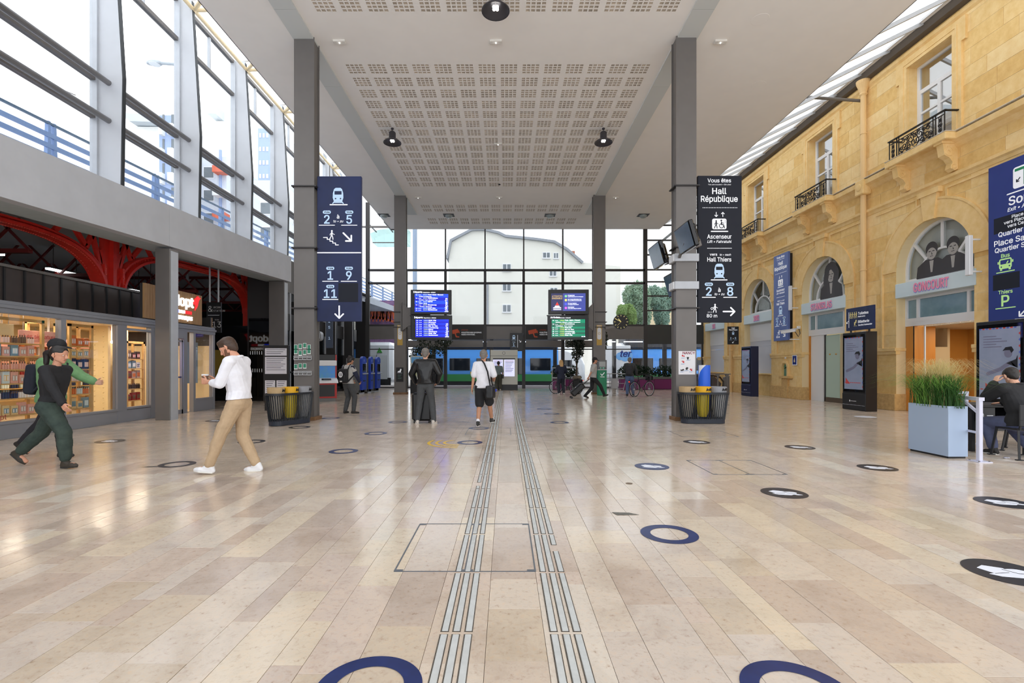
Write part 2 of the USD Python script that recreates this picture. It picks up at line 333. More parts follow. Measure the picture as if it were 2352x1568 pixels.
for k, (a, b) in enumerate(zip(XM[:-1], XM[1:])):    # luminous bars and air curtains over the doors
    if k in (1, 2, 3, 4, 5): MB().box(a + .12, b - .12, YB - .35, YB - .1, 2.55, 2.95).box(a + .16, b - .16, YB - .37, YB - .35, 2.62, 2.66).build('air_curtain', steel, wb)
    MB().box(a + .1, b - .1, YB - .02, YB + .02, 2.4, 2.46).build('transom', steel_dark, wb)

# ================================================================ left glazed wall standing on the road viaduct
wl = thing('wall_left', kind='structure'); XG = -9.28
fas = mat('fascia_concrete', (196, 199, 204), .6, var=.05, scale=1.5); sof = mat('soffit_paint', (176, 186, 188), .7, var=.05)
def slope(y): return 5.47 + .036 * (y - 11.0)         # top edge of the fascia, rising with the road
def slopeb(y): return 4.30 + .042 * (y - 8.42)
def wedge(y0, y1, x0, x1, zb, zt):
    v = [(x, y, z(y)) for x in (x0, x1) for y in (y0, y1) for z in (zb, zt)]
    return (v, [(0, 1, 3), (0, 3, 2), (4, 6, 7), (4, 7, 5), (0, 4, 5), (0, 5, 1), (2, 3, 7), (2, 7, 6), (0, 2, 6), (0, 6, 4), (1, 5, 7), (1, 7, 3)])
ys = [-2.0, 4.0, 8.4, 12.66, 16.5, 19.85]
for a, b in zip(ys[:-1], ys[1:]):
    MB().add(wedge(a + .003, b - .003, -8.9, -8.66, slopeb, slope)).build('fascia_panel', fas, wl)
MB().add(wedge(-2, 19.85, -9.6, -8.9, slopeb, lambda y: slopeb(y) + .2)).build('soffit', sof, wl)
MB().add(wedge(-2, 19.85, -9.6, -8.9, lambda y: slope(y) - .25, slope)).build('ledge', fas, wl)
fin_mat = mat('fin_paint', (196, 199, 204), .5, var=.03, scale=2)
FINS = [5.56, 8.37, 11.18, 13.98, 16.82, 19.62, 22.42, 25.22, 28.02]
for y in FINS:
    zb = slope(y) if y < 20 else 2.0
    MB().prism(Polygon([(XG - .05, zb), (-8.69, zb), (-8.65, 7.9), (-8.88, 11.75), (XG - .05, 11.75)]), y - .09, y, 'xz').build('fin', fin_mat, wl)
    MB().prism(Polygon([(-8.70, zb), (-8.67, zb), (-8.63, 7.9), (-8.86, 11.7), (-8.89, 11.7), (-8.66, 7.9)]), y - .085, y + .005, 'xz').build('fin_edge', mat('fin_edge', (46, 50, 54), .4), wl)
    MB().box(XG - .06, XG + .1, y - .14, y - .02, zb, 11.75).build('mullion', steel_light, wl)
rail = mat('grey_rail', (124, 124, 126), .4, .3)
for a, b in zip([2.75] + FINS[:-1], FINS):
    zb = (slope(a) if b < 20.5 else 3.0) + .03
    for z in (7.77, 6.92):
        MB().cyl((-8.95, a + .1 if a > 3 else a, z), (-8.95, b - .05, z), .062, 12).build('rail', rail, wl)
        MB().box(XG - .05, XG + .07, a, b, z + .04, z + .2).build('transom', steel, wl)
    for z in (10.6, 11.72): MB().box(XG - .06, XG + .06, a, b, z - .05, z + .05).build('transom', steel, wl)
    for z0, z1 in ((zb, 6.96), (7.12, 7.81), (7.97, 10.55), (10.65, 11.67)): MB().box(XG - .008, XG + .008, a + .05, b - .05, z0, z1).build('pane', clear, wl)
    ym = (a + b) / 2
    MB().box(XG - .05, XG + .03, ym - .03, ym + .03, 10.65, 11.67).build('mullion', steel_light, wl)
    cream = mat('cream_tube', (226, 208, 172), .5)
    MB().cyl((-8.86, a, 11.5), (-8.86, b, 11.5), .055, 10).build('ridge_tube', cream, wl)
    MB().cyl((-8.86, b, 11.5), (-7.6, b + .3, 11.75), .05, 8).cyl((-8.86, b, 11.5), (-7.7, b - 1.0, 11.55), .05, 8).cyl((-8.86, b, 11.45), (-8.5, b, 12.0), .05, 8).build('bracket', cream, wl)
    MB().bar((-8.2, a, 11.95), (-8.2, b, 11.95), .1, .06).bar((-7.5, a, 12.05), (-7.5, b, 12.05), .08, .06).build('glazing_bar', white_paint, wl)
    MB().bar((XG, b, 11.8), (-6.4, b, 12.2), .08, .1).build('rafter', white_paint, wl)
    MB().add(([(XG, a, 11.85), (-6.3, a, 12.25), (-6.3, b, 12.25), (XG, b, 11.85)], [(0, 1, 2), (0, 2, 3)])).build('roof_pane', clear, wl)
MB().box(-7.4, -6.2, -6, 30.4, 12.3, 12.4).build('roof_edge', steel_light, wl)

# ================================================================ right wall: the old sandstone front
wr = thing('wall_right', kind='structure'); XW = 12.2
BAYS = [9.2, 14.1, 19.0, 23.9, 28.8]; RA, ZS = 1.28, 4.33
def arch(yc, r=RA, zs=ZS, z0=-.1): return unary_union([sbox(yc - r, z0, yc + r, zs), Point(yc, zs).buffer(r, quad_segs=14).intersection(sbox(yc - r, zs, yc + r, zs + r))])
WIN = [(yc + .06 - .76, yc + .06 + .76, 7.65, 10.42) for yc in BAYS]
holes = unary_union([arch(yc) for yc in BAYS] + [sbox(a, z0, b, z1) for a, b, z0, z1 in WIN] + [sbox(21.22, .95, 21.7, 1.66)])
def blocks():
    out, z, row = [], 0.0, 0
    for h in [.5, .45, .45, .5] + [.46] * 10 + [.5, .5] + [.45] * 8:
        y = 6.5 - (row % 2) * .5; rr = random.Random(100 + row)
        while y < 30.4:
            L = rr.uniform(.75, 1.25); c = sbox(max(y, 6.5), z, min(y + L, 30.4), z + h).difference(holes)
            for g in getattr(c, 'geoms', [c]):
                if g.area > .012: out.append(g)
            y += L
        z += h; row += 1
    return out
bl = sorted(blocks(), key=lambda g: (-g.area / max(g.centroid.x, 9) ** 2))
rest = MB(); MB().prism(sbox(6.5, 0, 30.4, 11.25).difference(holes), XW + .005, XW + .6, 'yz').build('mortar_core', mortar, wr)
for k, g in enumerate(bl):
    gi = g.buffer(-.006, join_style=2)
    m = MB().prism(gi, XW - RND.uniform(0, .003), XW + .05, 'yz')
    if not m.v: continue
    if k < 270: m.build('stone_block', stone[RND.randrange(4)], wr)
    else: rest.add(m.mesh())
rest.build('stone_blocks', stone[1], wr, kind='stuff')
def band(z0, z1, d, y0=6.5, y1=30.4, prof=None, m=None, name='string_course'):
    p = prof or [(0, z0), (-d, z0 + (z1 - z0) * .45), (-d, z1), (0, z1)]
    b = MB().prism(Polygon([(XW + .02 + (0 if q[0] == 0 else q[0]), q[1]) for q in p]), y0, y1, 'xz'); return b.build(name, m or stone_trim, wr)
band(7.3, 7.62, .26, prof=[(0, 7.25), (-.06, 7.3), (-.12, 7.4), (-.24, 7.46), (-.26, 7.6), (-.2, 7.64), (0, 7.66)])
band(6.42, 6.66, .09, prof=[(0, 6.42), (-.04, 6.44), (-.05, 6.52), (-.1, 6.56), (-.1, 6.64), (0, 6.67)])
band(10.72, 10.9, .08, name='cornice')
band(10.95, 11.3, .3, prof=[(0, 10.98), (-.22, 11.0), (-.3, 11.12), (-.3, 11.24), (0, 11.3)], m=mat('lead_gutter', (92, 84, 76), .6), name='gutter')
lead = mat('pale_weathering', (214, 208, 198), .8, var=.1); MB().box(XW - .25, XW, 6.5, 30.4, 7.655, 7.67).build('ledge_flashing', lead, wr)
for k, yc in enumerate(BAYS):
    for a, b in ((yc - 2.45, yc - RA), (yc + RA, yc + 2.45)):
        e0, e1 = (a, b + .03) if b < yc else (a - .03, b)
        MB().box(XW - .07, XW + .45, e0, e1, 0, .52, .012).build('plinth_block', stone_worn, wr)
        MB().box(XW - .06, XW + .45, e0, e1, 1.86, 1.96, .01).box(XW - .035, XW + .1, e0, e1, 1.76, 1.86).build('impost_band', stone_trim, wr)
    ring = Point(yc, ZS).buffer(RA + .5, quad_segs=18).difference(Point(yc, ZS).buffer(RA, quad_segs=18)).intersection(sbox(yc - 3, ZS, yc + 3, 9))
    MB().prism(ring, XW - .04, XW + .02, 'yz').build('archivolt', stone_trim, wr)
    ring2 = Point(yc, ZS).buffer(RA + .56, quad_segs=18).difference(Point(yc, ZS).buffer(RA + .5, quad_segs=18)).intersection(sbox(yc - 3, ZS, yc + 3, 9))
    legs = unary_union([ring2, sbox(yc - RA - .56, 1.96, yc - RA - .5, ZS), sbox(yc + RA + .5, 1.96, yc + RA + .56, ZS)])
    MB().prism(legs, XW - .055, XW + .02, 'yz').build('archivolt_edge', stone_trim, wr)
    MB().prism(Polygon([(yc - .17, 5.58), (yc + .17, 5.58), (yc + .27, 6.28), (yc - .27, 6.28)]), XW - .1, XW + .02, 'yz').prism(sbox(yc - .36, 6.28, yc + .36, 6.43), XW - .13, XW + .02, 'yz').build('keystone', stone_trim, wr)
    for s in (-1, 1): MB().prism(unary_union([sbox(yc + s * .5, 6.3, yc + s * 2.1, 6.36), sbox(yc + s * .5 - .03, 6.0, yc + s * .5 + .03, 6.36)]), XW - .03, XW + .02, 'yz').build('panel_moulding', stone_trim, wr)
    a, b, z0, z1 = WIN[k]
    fr = sbox(a - .28, z0, b + .28, z1 + .28).union(sbox(a - .4, z1 - .35, b + .4, z1 + .28)).difference(sbox(a, z0 - 1, b, z1))
    MB().prism(fr, XW - .06, XW + .02, 'yz').build('window_surround', stone_trim, wr)
    fr2 = sbox(a - .16, z0, b + .16, z1 + .16).difference(sbox(a - .1, z0 - 1, b + .1, z1 + .1)); MB().prism(fr2, XW - .075, XW, 'yz').build('window_surround', stone_trim, wr)
    MB().prism(sbox(a, z0, b, z1).difference(sbox(a + .001, z0 - .1, b - .001, z1 - .001)).buffer(.01), XW, XW + .5, 'yz').build('reveal', stone_trim, wr)
    MB().box(XW - .5, XW, a - .3, b + .3, 7.46, 7.66, .02).build('balcony_slab', stone_trim, wr)
    MB().box(XW - .5, XW, a - .3, b + .3, 7.662, 7.675).build('ledge_flashing', lead, wr)
    for yb in (a - .02, b + .02):                    # scrolled consoles
        t = np.linspace(0, 2.6 * math.pi, 40); sp = [(XW - .25 + (.03 + .014 * q) * math.cos(q), yb, 7.18 + (.03 + .014 * q) * math.sin(q)) for q in t]
        t2 = np.linspace(0, 2.2 * math.pi, 30); sp2 = [(XW - .1 - (.02 + .01 * q) * math.cos(q), yb, 6.78 - (.02 + .01 * q) * math.sin(q)) for q in t2]
        body = Polygon([(XW, 7.46), (XW - .42, 7.46), (XW - .4, 7.34), (XW - .36, 7.1), (XW - .22, 7.02), (XW - .14, 6.9), (XW - .18, 6.75), (XW - .08, 6.68), (XW, 6.72)])
        MB().prism(body, yb - .1, yb + .1, 'xz').tube([(p[0], p[1] - .1, p[2]) for p in sp], .022, 5).tube([(p[0], p[1] - .1, p[2]) for p in sp2], .018, 5).box(XW - .46, XW, yb - .13, yb + .13, 7.4, 7.46).build('console', stone_trim, wr)
# wall ends behind the openings
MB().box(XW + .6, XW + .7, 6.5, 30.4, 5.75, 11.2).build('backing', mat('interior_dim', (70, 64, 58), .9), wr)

# windows of the upper floor
sky_glass = glass('window_pane', (.8, .82, .84), 5.6)
for k, (a, b, z0, z1) in enumerate(WIN):
    w = thing(f'window_{k + 1}', 'white casement window behind the scrolled balcony rail', None, kind='structure'); X = XW + .3
    fr = sbox(a, z0, b, z1).difference(unary_union([sbox(a + .09, 9.68, b - .09, z1 - .08)] + [sbox(c + .05, p, d - .05, q) for c, d in ((a + .09, (a + b) / 2), ((a + b) / 2, b - .09)) for p, q in ((z0 + .1, 8.94), (9.0, 9.56))]))
    MB().prism(fr, X - .04, X + .04, 'yz').build('window_frame', white_paint, w)
    MB().box(X - .006, X + .006, a + .05, b - .05, 9.6, z1 - .05).build('pane', sky_glass, w)
    for c, d in ((a + .06, (a + b) / 2), ((a + b) / 2, b - .06)):
        for p, q in ((z0 + .06, 8.95), (8.98, 9.6)): MB().box(X - .006, X + .006, c, d, p, q).build('pane', sky_glass, w)
    MB().box(X + .25, X + .27, a, b, z0, z1).build('blind', mat('pale_blind', (206, 206, 200), .8), w)

# sloping glass roof between the ceiling and the old wall
rf = thing('roof_glazing', kind='structure')
old_glass = glass('roof_pane', (.74, .73, .70), 1.35)
y = 5.5
while y < 30.4:
    MB().bar((CR, y, 10.0), (11.95, y, 11.2), .07, .1).build('glazing_bar', steel_light, rf)
    MB().add(([(CR, y + .03, 10.03), (11.95, y + .03, 11.23), (11.95, y + 1.19, 11.23), (CR, y + 1.19, 10.03)], [(0, 1, 2), (0, 2, 3)])).build('roof_pane', old_glass, rf); y += 1.225
MB().bar((11.85, 5, 11.2), (11.85, 30.4, 11.2), .12, .06).build('edge_bar', white_paint, rf); MB().bar((CR, -6, 9.98), (CR, 30.4, 9.98), .06, .16).build('edge_bar', white_paint, rf)
MB().cyl((10.2, 16.75, 10.55), (12.1, 16.75, 10.42), .05, 10).build('tie_rod', steel, rf)
# roof of the old building seen through the glass
nb = thing('slate_roof', 'steep roof slope of the old station building above the glass strip', 'roof', kind='structure')
MB().prism(Polygon([(12.25, 11.3), (14.8, 13.4), (14.8, 13.2), (12.4, 11.2)]), 4, 40, 'xz').build('slope', mat('zinc_slope', (196, 196, 188), .6, rgb2=(150, 150, 150), scale=2), nb)

# ================================================================ left side below the viaduct: columns, dark hall, red iron arches
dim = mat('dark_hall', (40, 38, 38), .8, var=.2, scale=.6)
def side_column(x0, x1, y0, d, ztop, label):
    t = thing('column', label, 'column', kind='structure')
    MB().box(x0, x1, y0, y0 + d, 0, ztop, .01).build('shaft', steel, t); MB().box(x1 - .02, x1 + .012, y0 + .03, y0 + d - .03, 0, ztop - .05).build('edge_strip', steel_light, t)
    return t
side_column(-9.03, -8.65, 12.66, .34, 4.42, 'grey steel post holding the pale fascia in front of the lit shop')
side_column(-9.35, -8.75, 19.4, .34, 4.75, 'grey steel post at the end of the pale fascia')
for y, n in ((22.42, 0), (25.22, 1), (28.02, 2)):
    t = thing('column', ('dark grey steel post of the left wall behind the red drinks machine', 'dark grey steel post behind the blue ticket machines', 'dark grey steel post in the corner by the glazed end wall')[n], 'column', kind='structure')
    MB().box(-9.4, -8.72, y - .1, y + .22, 0, 6.2).build('shaft', steel_dark, t)
side = thing('wall_side', kind='structure')           # dark glazed infill behind those posts
for a, b in ((19.75, 22.3), (22.65, 25.1), (25.45, 27.9), (28.25, 30.3)):
    MB().box(-9.3, -9.2, a, b, 2.9, 3.6).build('header_panel', steel_dark, side); MB().box(-9.3, -9.2, a, b, 4.5, 5.9).build('header_panel', steel, side)
    MB().box(-9.27, -9.25, a, b, 0.1, 2.9).build('pane', glass('dark_pane', (.35, .4, .44), 1.5), side); MB().box(-9.27, -9.25, a, b, 3.6, 4.5).build('pane', shop_glass, side)
    ym = (a + b) / 2; MB().box(-9.31, -9.19, ym - .04, ym + .04, 0, 4.5).build('mullion', steel_light, side)
    MB().box(-9.31, -9.19, a, b, 1.1, 1.16).box(-9.31, -9.19, a, b, .02, .12).build('transom', steel_dark, side)
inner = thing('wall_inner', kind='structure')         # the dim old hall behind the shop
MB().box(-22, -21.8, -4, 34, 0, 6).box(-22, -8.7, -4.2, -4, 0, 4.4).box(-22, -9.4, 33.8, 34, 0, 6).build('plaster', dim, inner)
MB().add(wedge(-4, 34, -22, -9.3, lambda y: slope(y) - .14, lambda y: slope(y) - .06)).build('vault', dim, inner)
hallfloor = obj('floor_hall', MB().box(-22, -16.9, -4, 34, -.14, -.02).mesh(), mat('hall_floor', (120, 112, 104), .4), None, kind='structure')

red = mat('red_iron', (226, 50, 38), .42, var=.1, scale=5); rivet = mat('red_rivet', (236, 90, 76), .4)
XA = -11.2
def arch_z(s, y=12.0): return 3.3 + 1.36 * math.sqrt(max(0, 1 - (1 - s) ** 4)) + .04 * (y - 12.2)   # s: 0 at the column, 1 at the crown
SPAN = 7.7
def arcade(yc, label, zb=0.0):
    t = thing('iron_column', label, 'column')
    MB().box(XA - .16, XA + .16, yc - .36, yc - .28, zb, 4.2).box(XA - .16, XA + .16, yc + .28, yc + .36, zb, 4.2).box(XA - .05, XA + .05, yc - .3, yc + .3, zb, 5.4).box(XA - .16, XA + .16, yc - .06, yc + .06, 2.4, 5.4).build('shaft', red, t)
    for sgn in (-1, 1):
        ss = np.linspace(0, 1, 26) ** 1.5; ss = np.linspace(0, 1, 34) ** 2; Yf = lambda s: yc + sgn * (.3 + (SPAN / 2 - .3) * s); low = [(Yf(s), arch_z(s, Yf(s))) for s in ss]
        up = [(p[0] - sgn * .10 * max(0, 1 - 2 * s), p[1] + .12) for p, s in zip(low, ss)]
        MB().prism(Polygon(low + up[::-1]).buffer(0), XA - .03, XA + .03, 'yz').prism(LineString(low).buffer(.035, cap_style=2), XA - .2, XA + .2, 'yz').prism(LineString(up).buffer(.025, cap_style=2), XA - .12, XA + .12, 'yz').build('arch_rib', red, t)
        rv = MB()
        for p, q in zip(low[1:], up[1:]):
            for w in (.22, .5, .8): rv.ball((XA + .03, p[0] + (q[0] - p[0]) * w, p[1] + (q[1] - p[1]) * w), .022, 1)
        yy = np.linspace(0, 1, 60)
        for s in yy:
            y = Yf(s); z = arch_z(s, y)
            for w in (-.13, .13): rv.ball((XA + w, y, z - .03), .022, 1)
        for z in np.arange(zb + .2, 4.2, .16): rv.ball((XA + .16, yc + sgn * .32, z), .024, 1)
        rv.build('rivets', rivet, t, kind='stuff')
        sp = MB()                                     # open spandrel: struts and a top chord
        sp.bar((XA, yc + sgn * .1, 5.42), (XA, yc + sgn * SPAN / 2, 5.42), .16, .12)
        for k, (a, b) in enumerate((((.2, 4.0), (.35, 4.6)), ((.25, 4.0), (.75, 5.4)), ((.8, 4.55), (.35, 5.4)), ((.8, 4.6), (1.5, 5.4)), ((1.7, 4.75), (1.2, 5.4)))): sp.bar((XA, yc + sgn * a[0], a[1]), (XA, yc + sgn * b[0], b[1]), .08, .12)
        sp.build('spandrel', red, t)
    return t
arcade(6.2, 'red riveted iron column and arch behind the lit shop, at the very edge of the photo')
arcade(13.9, 'red riveted iron column with spreading arches above the lit shop window', 2.6)
arcade(21.6, 'red riveted iron column and arch beyond the hanging black platform sign')
ORD0 = ('first', 'second', 'third', 'fourth', 'fifth', 'sixth')
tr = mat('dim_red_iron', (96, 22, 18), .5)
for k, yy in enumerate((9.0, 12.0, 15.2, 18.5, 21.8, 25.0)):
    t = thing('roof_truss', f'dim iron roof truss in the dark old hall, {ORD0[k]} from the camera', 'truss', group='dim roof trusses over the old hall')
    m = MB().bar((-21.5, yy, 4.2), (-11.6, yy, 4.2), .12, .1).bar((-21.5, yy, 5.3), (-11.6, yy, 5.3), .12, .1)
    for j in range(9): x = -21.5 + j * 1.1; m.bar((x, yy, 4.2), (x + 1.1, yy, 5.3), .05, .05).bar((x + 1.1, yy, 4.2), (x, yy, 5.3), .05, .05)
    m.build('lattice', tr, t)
lampm = mat('dim_tube_light', (226, 240, 240), .5, emit=2.2)
for k, (x, y, z) in enumerate(((-13.5, 12.6, 4.35), (-13.8, 15.4, 4.3), (-13.0, 17.6, 4.0), (-15, 20.5, 4.2))):
    t = thing('tube_light', f'dim tube light hanging in the dark old hall, {ORD0[k]} from the camera', 'light', group='tube lights in the old hall')
    MB().box(x - .06, x + .06, y - .6, y + .6, z, z + .06).build('diffuser', lampm, t); MB().box(x - .08, x + .08, y - .62, y + .62, z + .06, z + .1).cyl((x, y - .4, z + .1), (x, y - .4, 5.6), .01, 6).cyl((x, y + .4, z + .1), (x, y + .4, 5.6), .01, 6).build('housing', steel_dark, t)

# ---------------------------------------------------------------- dark standing panels above the shop
cl = thing('wall_cladding', kind='structure'); clad = mat('dark_cladding', (70, 62, 60), .35, .3, var=.2, scale=1.2)
y = 7.2
while y < 16.2:
    MB().box(-10.55, -10.5, y + .02, y + .42, 2.6, 3.47).build('panel', clad, cl); MB().box(-10.55, -10.47, y - .02, y + .02, 2.6, 3.47).build('joint', black_paint, cl); y += .44
MB().box(-10.6, -10.44, 7.2, 16.2, 3.47, 3.53).build('cap_rail', steel, cl)

# ---------------------------------------------------------------- the lit perfume shop
XS, Y0, Y1 = -9.5, 7.4, 16.05
frame_m = mat('shop_frame', (140, 142, 148), .4, .25); cream_w = mat('shop_cream', (226, 206, 160), .7); shelf_w = mat('shelf_wood', (206, 166, 104), .55, var=.12, scale=6, stretch=(1, 1, .2))
sh = thing('shop_front', kind='structure')
MB().box(XS - .12, XS, Y0, 12.3, 0, .3, .008).build('kick_panel', frame_m, sh); MB().box(XS - .12, XS, 12.3, 13.3, 0, .3, .008).build('kick_panel', frame_m, sh)
MB().box(XS - .12, XS, 15.0, Y1, 0, .36, .008).build('kick_panel', frame_m, sh)
MB().box(XS - .2, XS + .02, Y0, Y1, 2.42, 2.5).box(XS - .2, XS + .06, Y0, Y1, 2.5, 2.56).box(XS - .25, XS + .02, Y0, Y1, 2.56, 2.64, .01).build('lintel', frame_m, sh)
for a, b in ((7.4, 7.5), (10.5, 10.62), (12.03, 12.32), (13.16, 13.32), (14.5, 14.66), (14.95, 15.05), (15.95, 16.05)): MB().box(XS - .12, XS + .01, a, b, 0, 2.42).build('post', frame_m, sh)
for a, b, z0, z1 in ((7.5, 10.5, .34, 2.4), (10.62, 12.03, .34, 2.4), (12.32, 13.16, .36, 2.3), (15.05, 15.95, .4, 2.4)):
    MB().box(XS - .06, XS - .05, a, b, z0, z1).build('pane', shop_glass, sh); MB().box(XS - .12, XS + .02, a, b, z0 - .05, z0).box(XS - .12, XS + .01, a, b, z1, z1 + .05).build('sash', frame_m, sh)
dr = thing('door_1', kind='structure')
for a, b in ((13.32, 13.9), (13.92, 14.5)):
    MB().box(XS - .06, XS - .05, a + .04, b - .04, .1, 2.1).build('pane', shop_glass, dr); MB().box(XS - .08, XS - .02, a, a + .05, 0, 2.15).box(XS - .08, XS - .02, b - .05, b, 0, 2.15).box(XS - .08, XS - .02, a, b, 0, .12).box(XS - .08, XS - .02, a, b, 2.1, 2.15).build('door_frame', frame_m, dr)
    MB().box(XS - .05, XS - .03, a + .05, b - .05, 1.05, 1.09).build('warning_stripe', mat('stripe_blue', (40, 52, 110), .5), dr)
MB().box(XS - .12, XS + .03, 13.3, 14.55, 2.2, 2.42).build('door_operator', frame_m, dr)
inn = thing('wall_shop', kind='structure')
MB().box(-13.6, -13.5, Y0, Y1, 0, 2.6).build('back_wall', cream_w, inn); MB().box(-13.5, XS - .1, Y0 - .1, Y0, 0, 2.6).box(-13.5, XS - .1, Y1 - .06, Y1, 0, 2.6).build('end_wall', cream_w, inn)
MB().box(-13.5, XS - .1, Y0, Y1, 2.5, 2.58).build('shop_ceiling', cream_w, inn)
MB().box(-13.5, XS - .12, Y0, Y1, 0, .02).build('shop_floor', mat('shop_floor', (214, 196, 166), .3), inn)
MB().box(-11.45, -10.95, 13.54, 13.62, 0, 2.5).box(-11.25, -11.15, 13.6, 14.26, 0, 2.5).box(-11.45, -10.95, 14.18, 14.26, 0, 2.5).build('pier', cream_w, inn)
rv = MB()
for z in np.arange(.25, 2.4, .14): rv.ball((-11.08, 13.54, z), .022, 1).ball((-11.32, 13.54, z + .05), .022, 1)
rv.build('rivets', cream_w, inn, kind='stuff')
for k, (x, y) in enumerate(((-10.3, 8.6), (-10.3, 10.4), (-10.3, 12.2), (-12, 9.5), (-12, 12), (-10.4, 14.2), (-12, 14.6))):
    a = UsdLux.RectLight.Define(stage, f'/World/shop_light_{k:03d}'); a.CreateIntensityAttr(9.0); a.CreateWidthAttr(.9); a.CreateHeightAttr(.5); a.CreateColorAttr(Gf.Vec3f(1, .86, .66)); a.AddTranslateOp().Set(Gf.Vec3d(x, y, 2.48))
spot = mat('spot_lamp', (255, 244, 226), .5, emit=9.0)
for x, y, z, w in ((-10.0, 9.75, 2.12, 'above the pine display'), (-10.25, 12.8, 2.02, 'in the small window by the grey post'), (-10.6, 11.4, 2.1, 'behind the second window pane')):
    t = thing('spotlight', 'small glowing shop spotlight ' + w, 'light', group='spotlights in the shop')
    MB().ball((x, y, z), .035, 2).build('bulb', spot, t); MB().cyl((x, y, z + .03), (x, y, 2.5), .02, 8).build('stem', white_paint, t)
# shelving full of boxed perfumes: each unit, each box and bottle set its own object
BOXC = [(236, 232, 226), (210, 226, 226), (226, 168, 148), (150, 34, 36), (36, 52, 92), (226, 196, 140), (188, 164, 148), (110, 84, 66), (240, 214, 204), (120, 150, 160), (214, 120, 60), (60, 40, 36)]
boxm = [mat(f'carton_{k}', c, .45) for k, c in enumerate(BOXC)]; cap = mat('bottle_glass', (150, 130, 110), .1)
def shelf_unit(x, ya, yb, label, zs, depth=.36):
    t = thing('shelf_unit', label, 'shelf')
    back = x < -12
    for y in (ya, yb - .06):
        for xx in (x - depth, x - .05): MB().box(xx, xx + .05, y, y + .06, .02, zs[-1] + .5).build('upright', shelf_w, t)
        MB().box(x - depth, x, y, y + .06, zs[-1] + .44, zs[-1] + .5).build('upright', shelf_w, t)
    MB().box(x - .05, x, ya, yb, zs[-1] + .44, zs[-1] + .5).build('head_rail', shelf_w, t)
    for z in zs: MB().box(x - depth, x - .01, ya + .06, yb - .06, z - .025, z).build('shelf', shelf_w, t)
    if back: MB().box(x - depth - .02, x - depth, ya, yb, .02, zs[-1] + .5).build('back_panel', cream_w, t)
PROTO = {}
TONES = ('white', 'pale blue', 'salmon', 'dark red', 'navy', 'sand', 'taupe', 'brown', 'blush', 'grey blue', 'orange', 'black brown')
ORD = ('first', 'second', 'third', 'fourth', 'fifth', 'sixth', 'seventh', 'eighth', 'ninth', 'tenth', '11th', '12th', '13th', '14th', '15th', '16th', '17th', '18th', '19th', '20th', '21st')
def goods(x, ya, yb, zs, rnd, where, level, step=.17, sc=1.0):
    for n, z in enumerate(zs):
        y = ya + .1; row = rnd.randrange(3); cols_ = [rnd.randrange(len(BOXC)) for _ in range(2)]; q = 0
        while y < yb - .2 and q < len(ORD):
            h, k = rnd.uniform(.16, .24), rnd.choice(cols_); key = (k, row); kind = ('carton', 'gift carton', 'bottle trio')[row]
            lab = f'{TONES[k]} {kind}, {level[n]} shelf, {ORD[q]} from near end, {where}'; cat = 'box' if row < 2 else 'bottles'; grp = f'goods on the {level[n]} shelf, {where}'
            at = (x - .05, y + .07 * sc, z + .001)
            if key not in PROTO:
                t = thing('perfume_carton' if row < 2 else 'perfume_set', lab, cat, at, 0, grp)
                if row < 2:
                    MB().box(-.08, 0, -.07, .07, 0, .24, .004).build('carton', boxm[k], t); MB().box(0, .003, -.05, .05, .05, .17).build('window_print', boxm[(k + 4) % len(BOXC)], t)
                    if row == 1: MB().box(.003, .006, -.04, -.015, .06, .15).build('bottle_print', boxm[0], t); MB().box(.003, .006, .015, .04, .06, .15).build('bottle_print', boxm[0], t)
                else:
                    for p in (-.05, 0, .05): MB().box(-.04, 0, p - .018, p + .018, 0, .13, .004).build('bottle', boxm[k], t); MB().cyl((-.02, p, .13), (-.02, p, .17), .011, 8).build('cap', boxm[7], t)
                PROTO[key] = t
            else: keys(dup(PROTO[key], at, 0, lab, grp, (sc, sc, sc * h / .24)), None, cat)
            y += step; q += 1
LV = ['lowest', 'second', 'third', 'fourth', 'fifth', 'highest']
rr = random.Random(21); Z6 = [.42, .75, 1.05, 1.33, 1.6, 1.86]
shelf_unit(-9.8, 7.6, 9.3, 'pine display shelf at the photo edge of the shop window', Z6); goods(-9.8, 7.6, 9.3, Z6, rr, 'pine display at photo edge', LV)
shelf_unit(-9.8, 9.36, 10.45, 'pine display shelf just before the shop window post', Z6); goods(-9.8, 9.36, 10.45, Z6, rr, 'pine display before the window post', LV)
shelf_unit(-9.85, 11.1, 11.75, 'narrow pine display shelf just behind the shop window post', Z6); goods(-9.85, 11.1, 11.75, Z6, rr, 'narrow display after the window post', LV)
Z5 = [.5, .8, 1.1, 1.4, 1.7]
shelf_unit(-13.1, 9.0, 12.4, 'long cream wall shelf at the back of the shop', Z5); goods(-13.1, 9.0, 12.4, Z5, rr, 'cream back wall of shop', LV, .25, 1.3)
shelf_unit(-13.1, 12.5, 15.8, 'long cream wall shelf behind the riveted pier', Z5); goods(-13.1, 12.5, 15.8, Z5, rr, 'back wall beyond riveted pier', LV, .25, 1.3)
shelf_unit(-10.6, 13.75, 14.45, 'narrow shelf in the small shop window beside the grey post', Z6[:5]); goods(-10.6, 13.75, 14.45, Z6[:5], rr, 'small window by grey post', LV)
pinkm = mat('pink_header', (236, 172, 160), .6); redink = mat('red_ink', (196, 70, 70), .6)
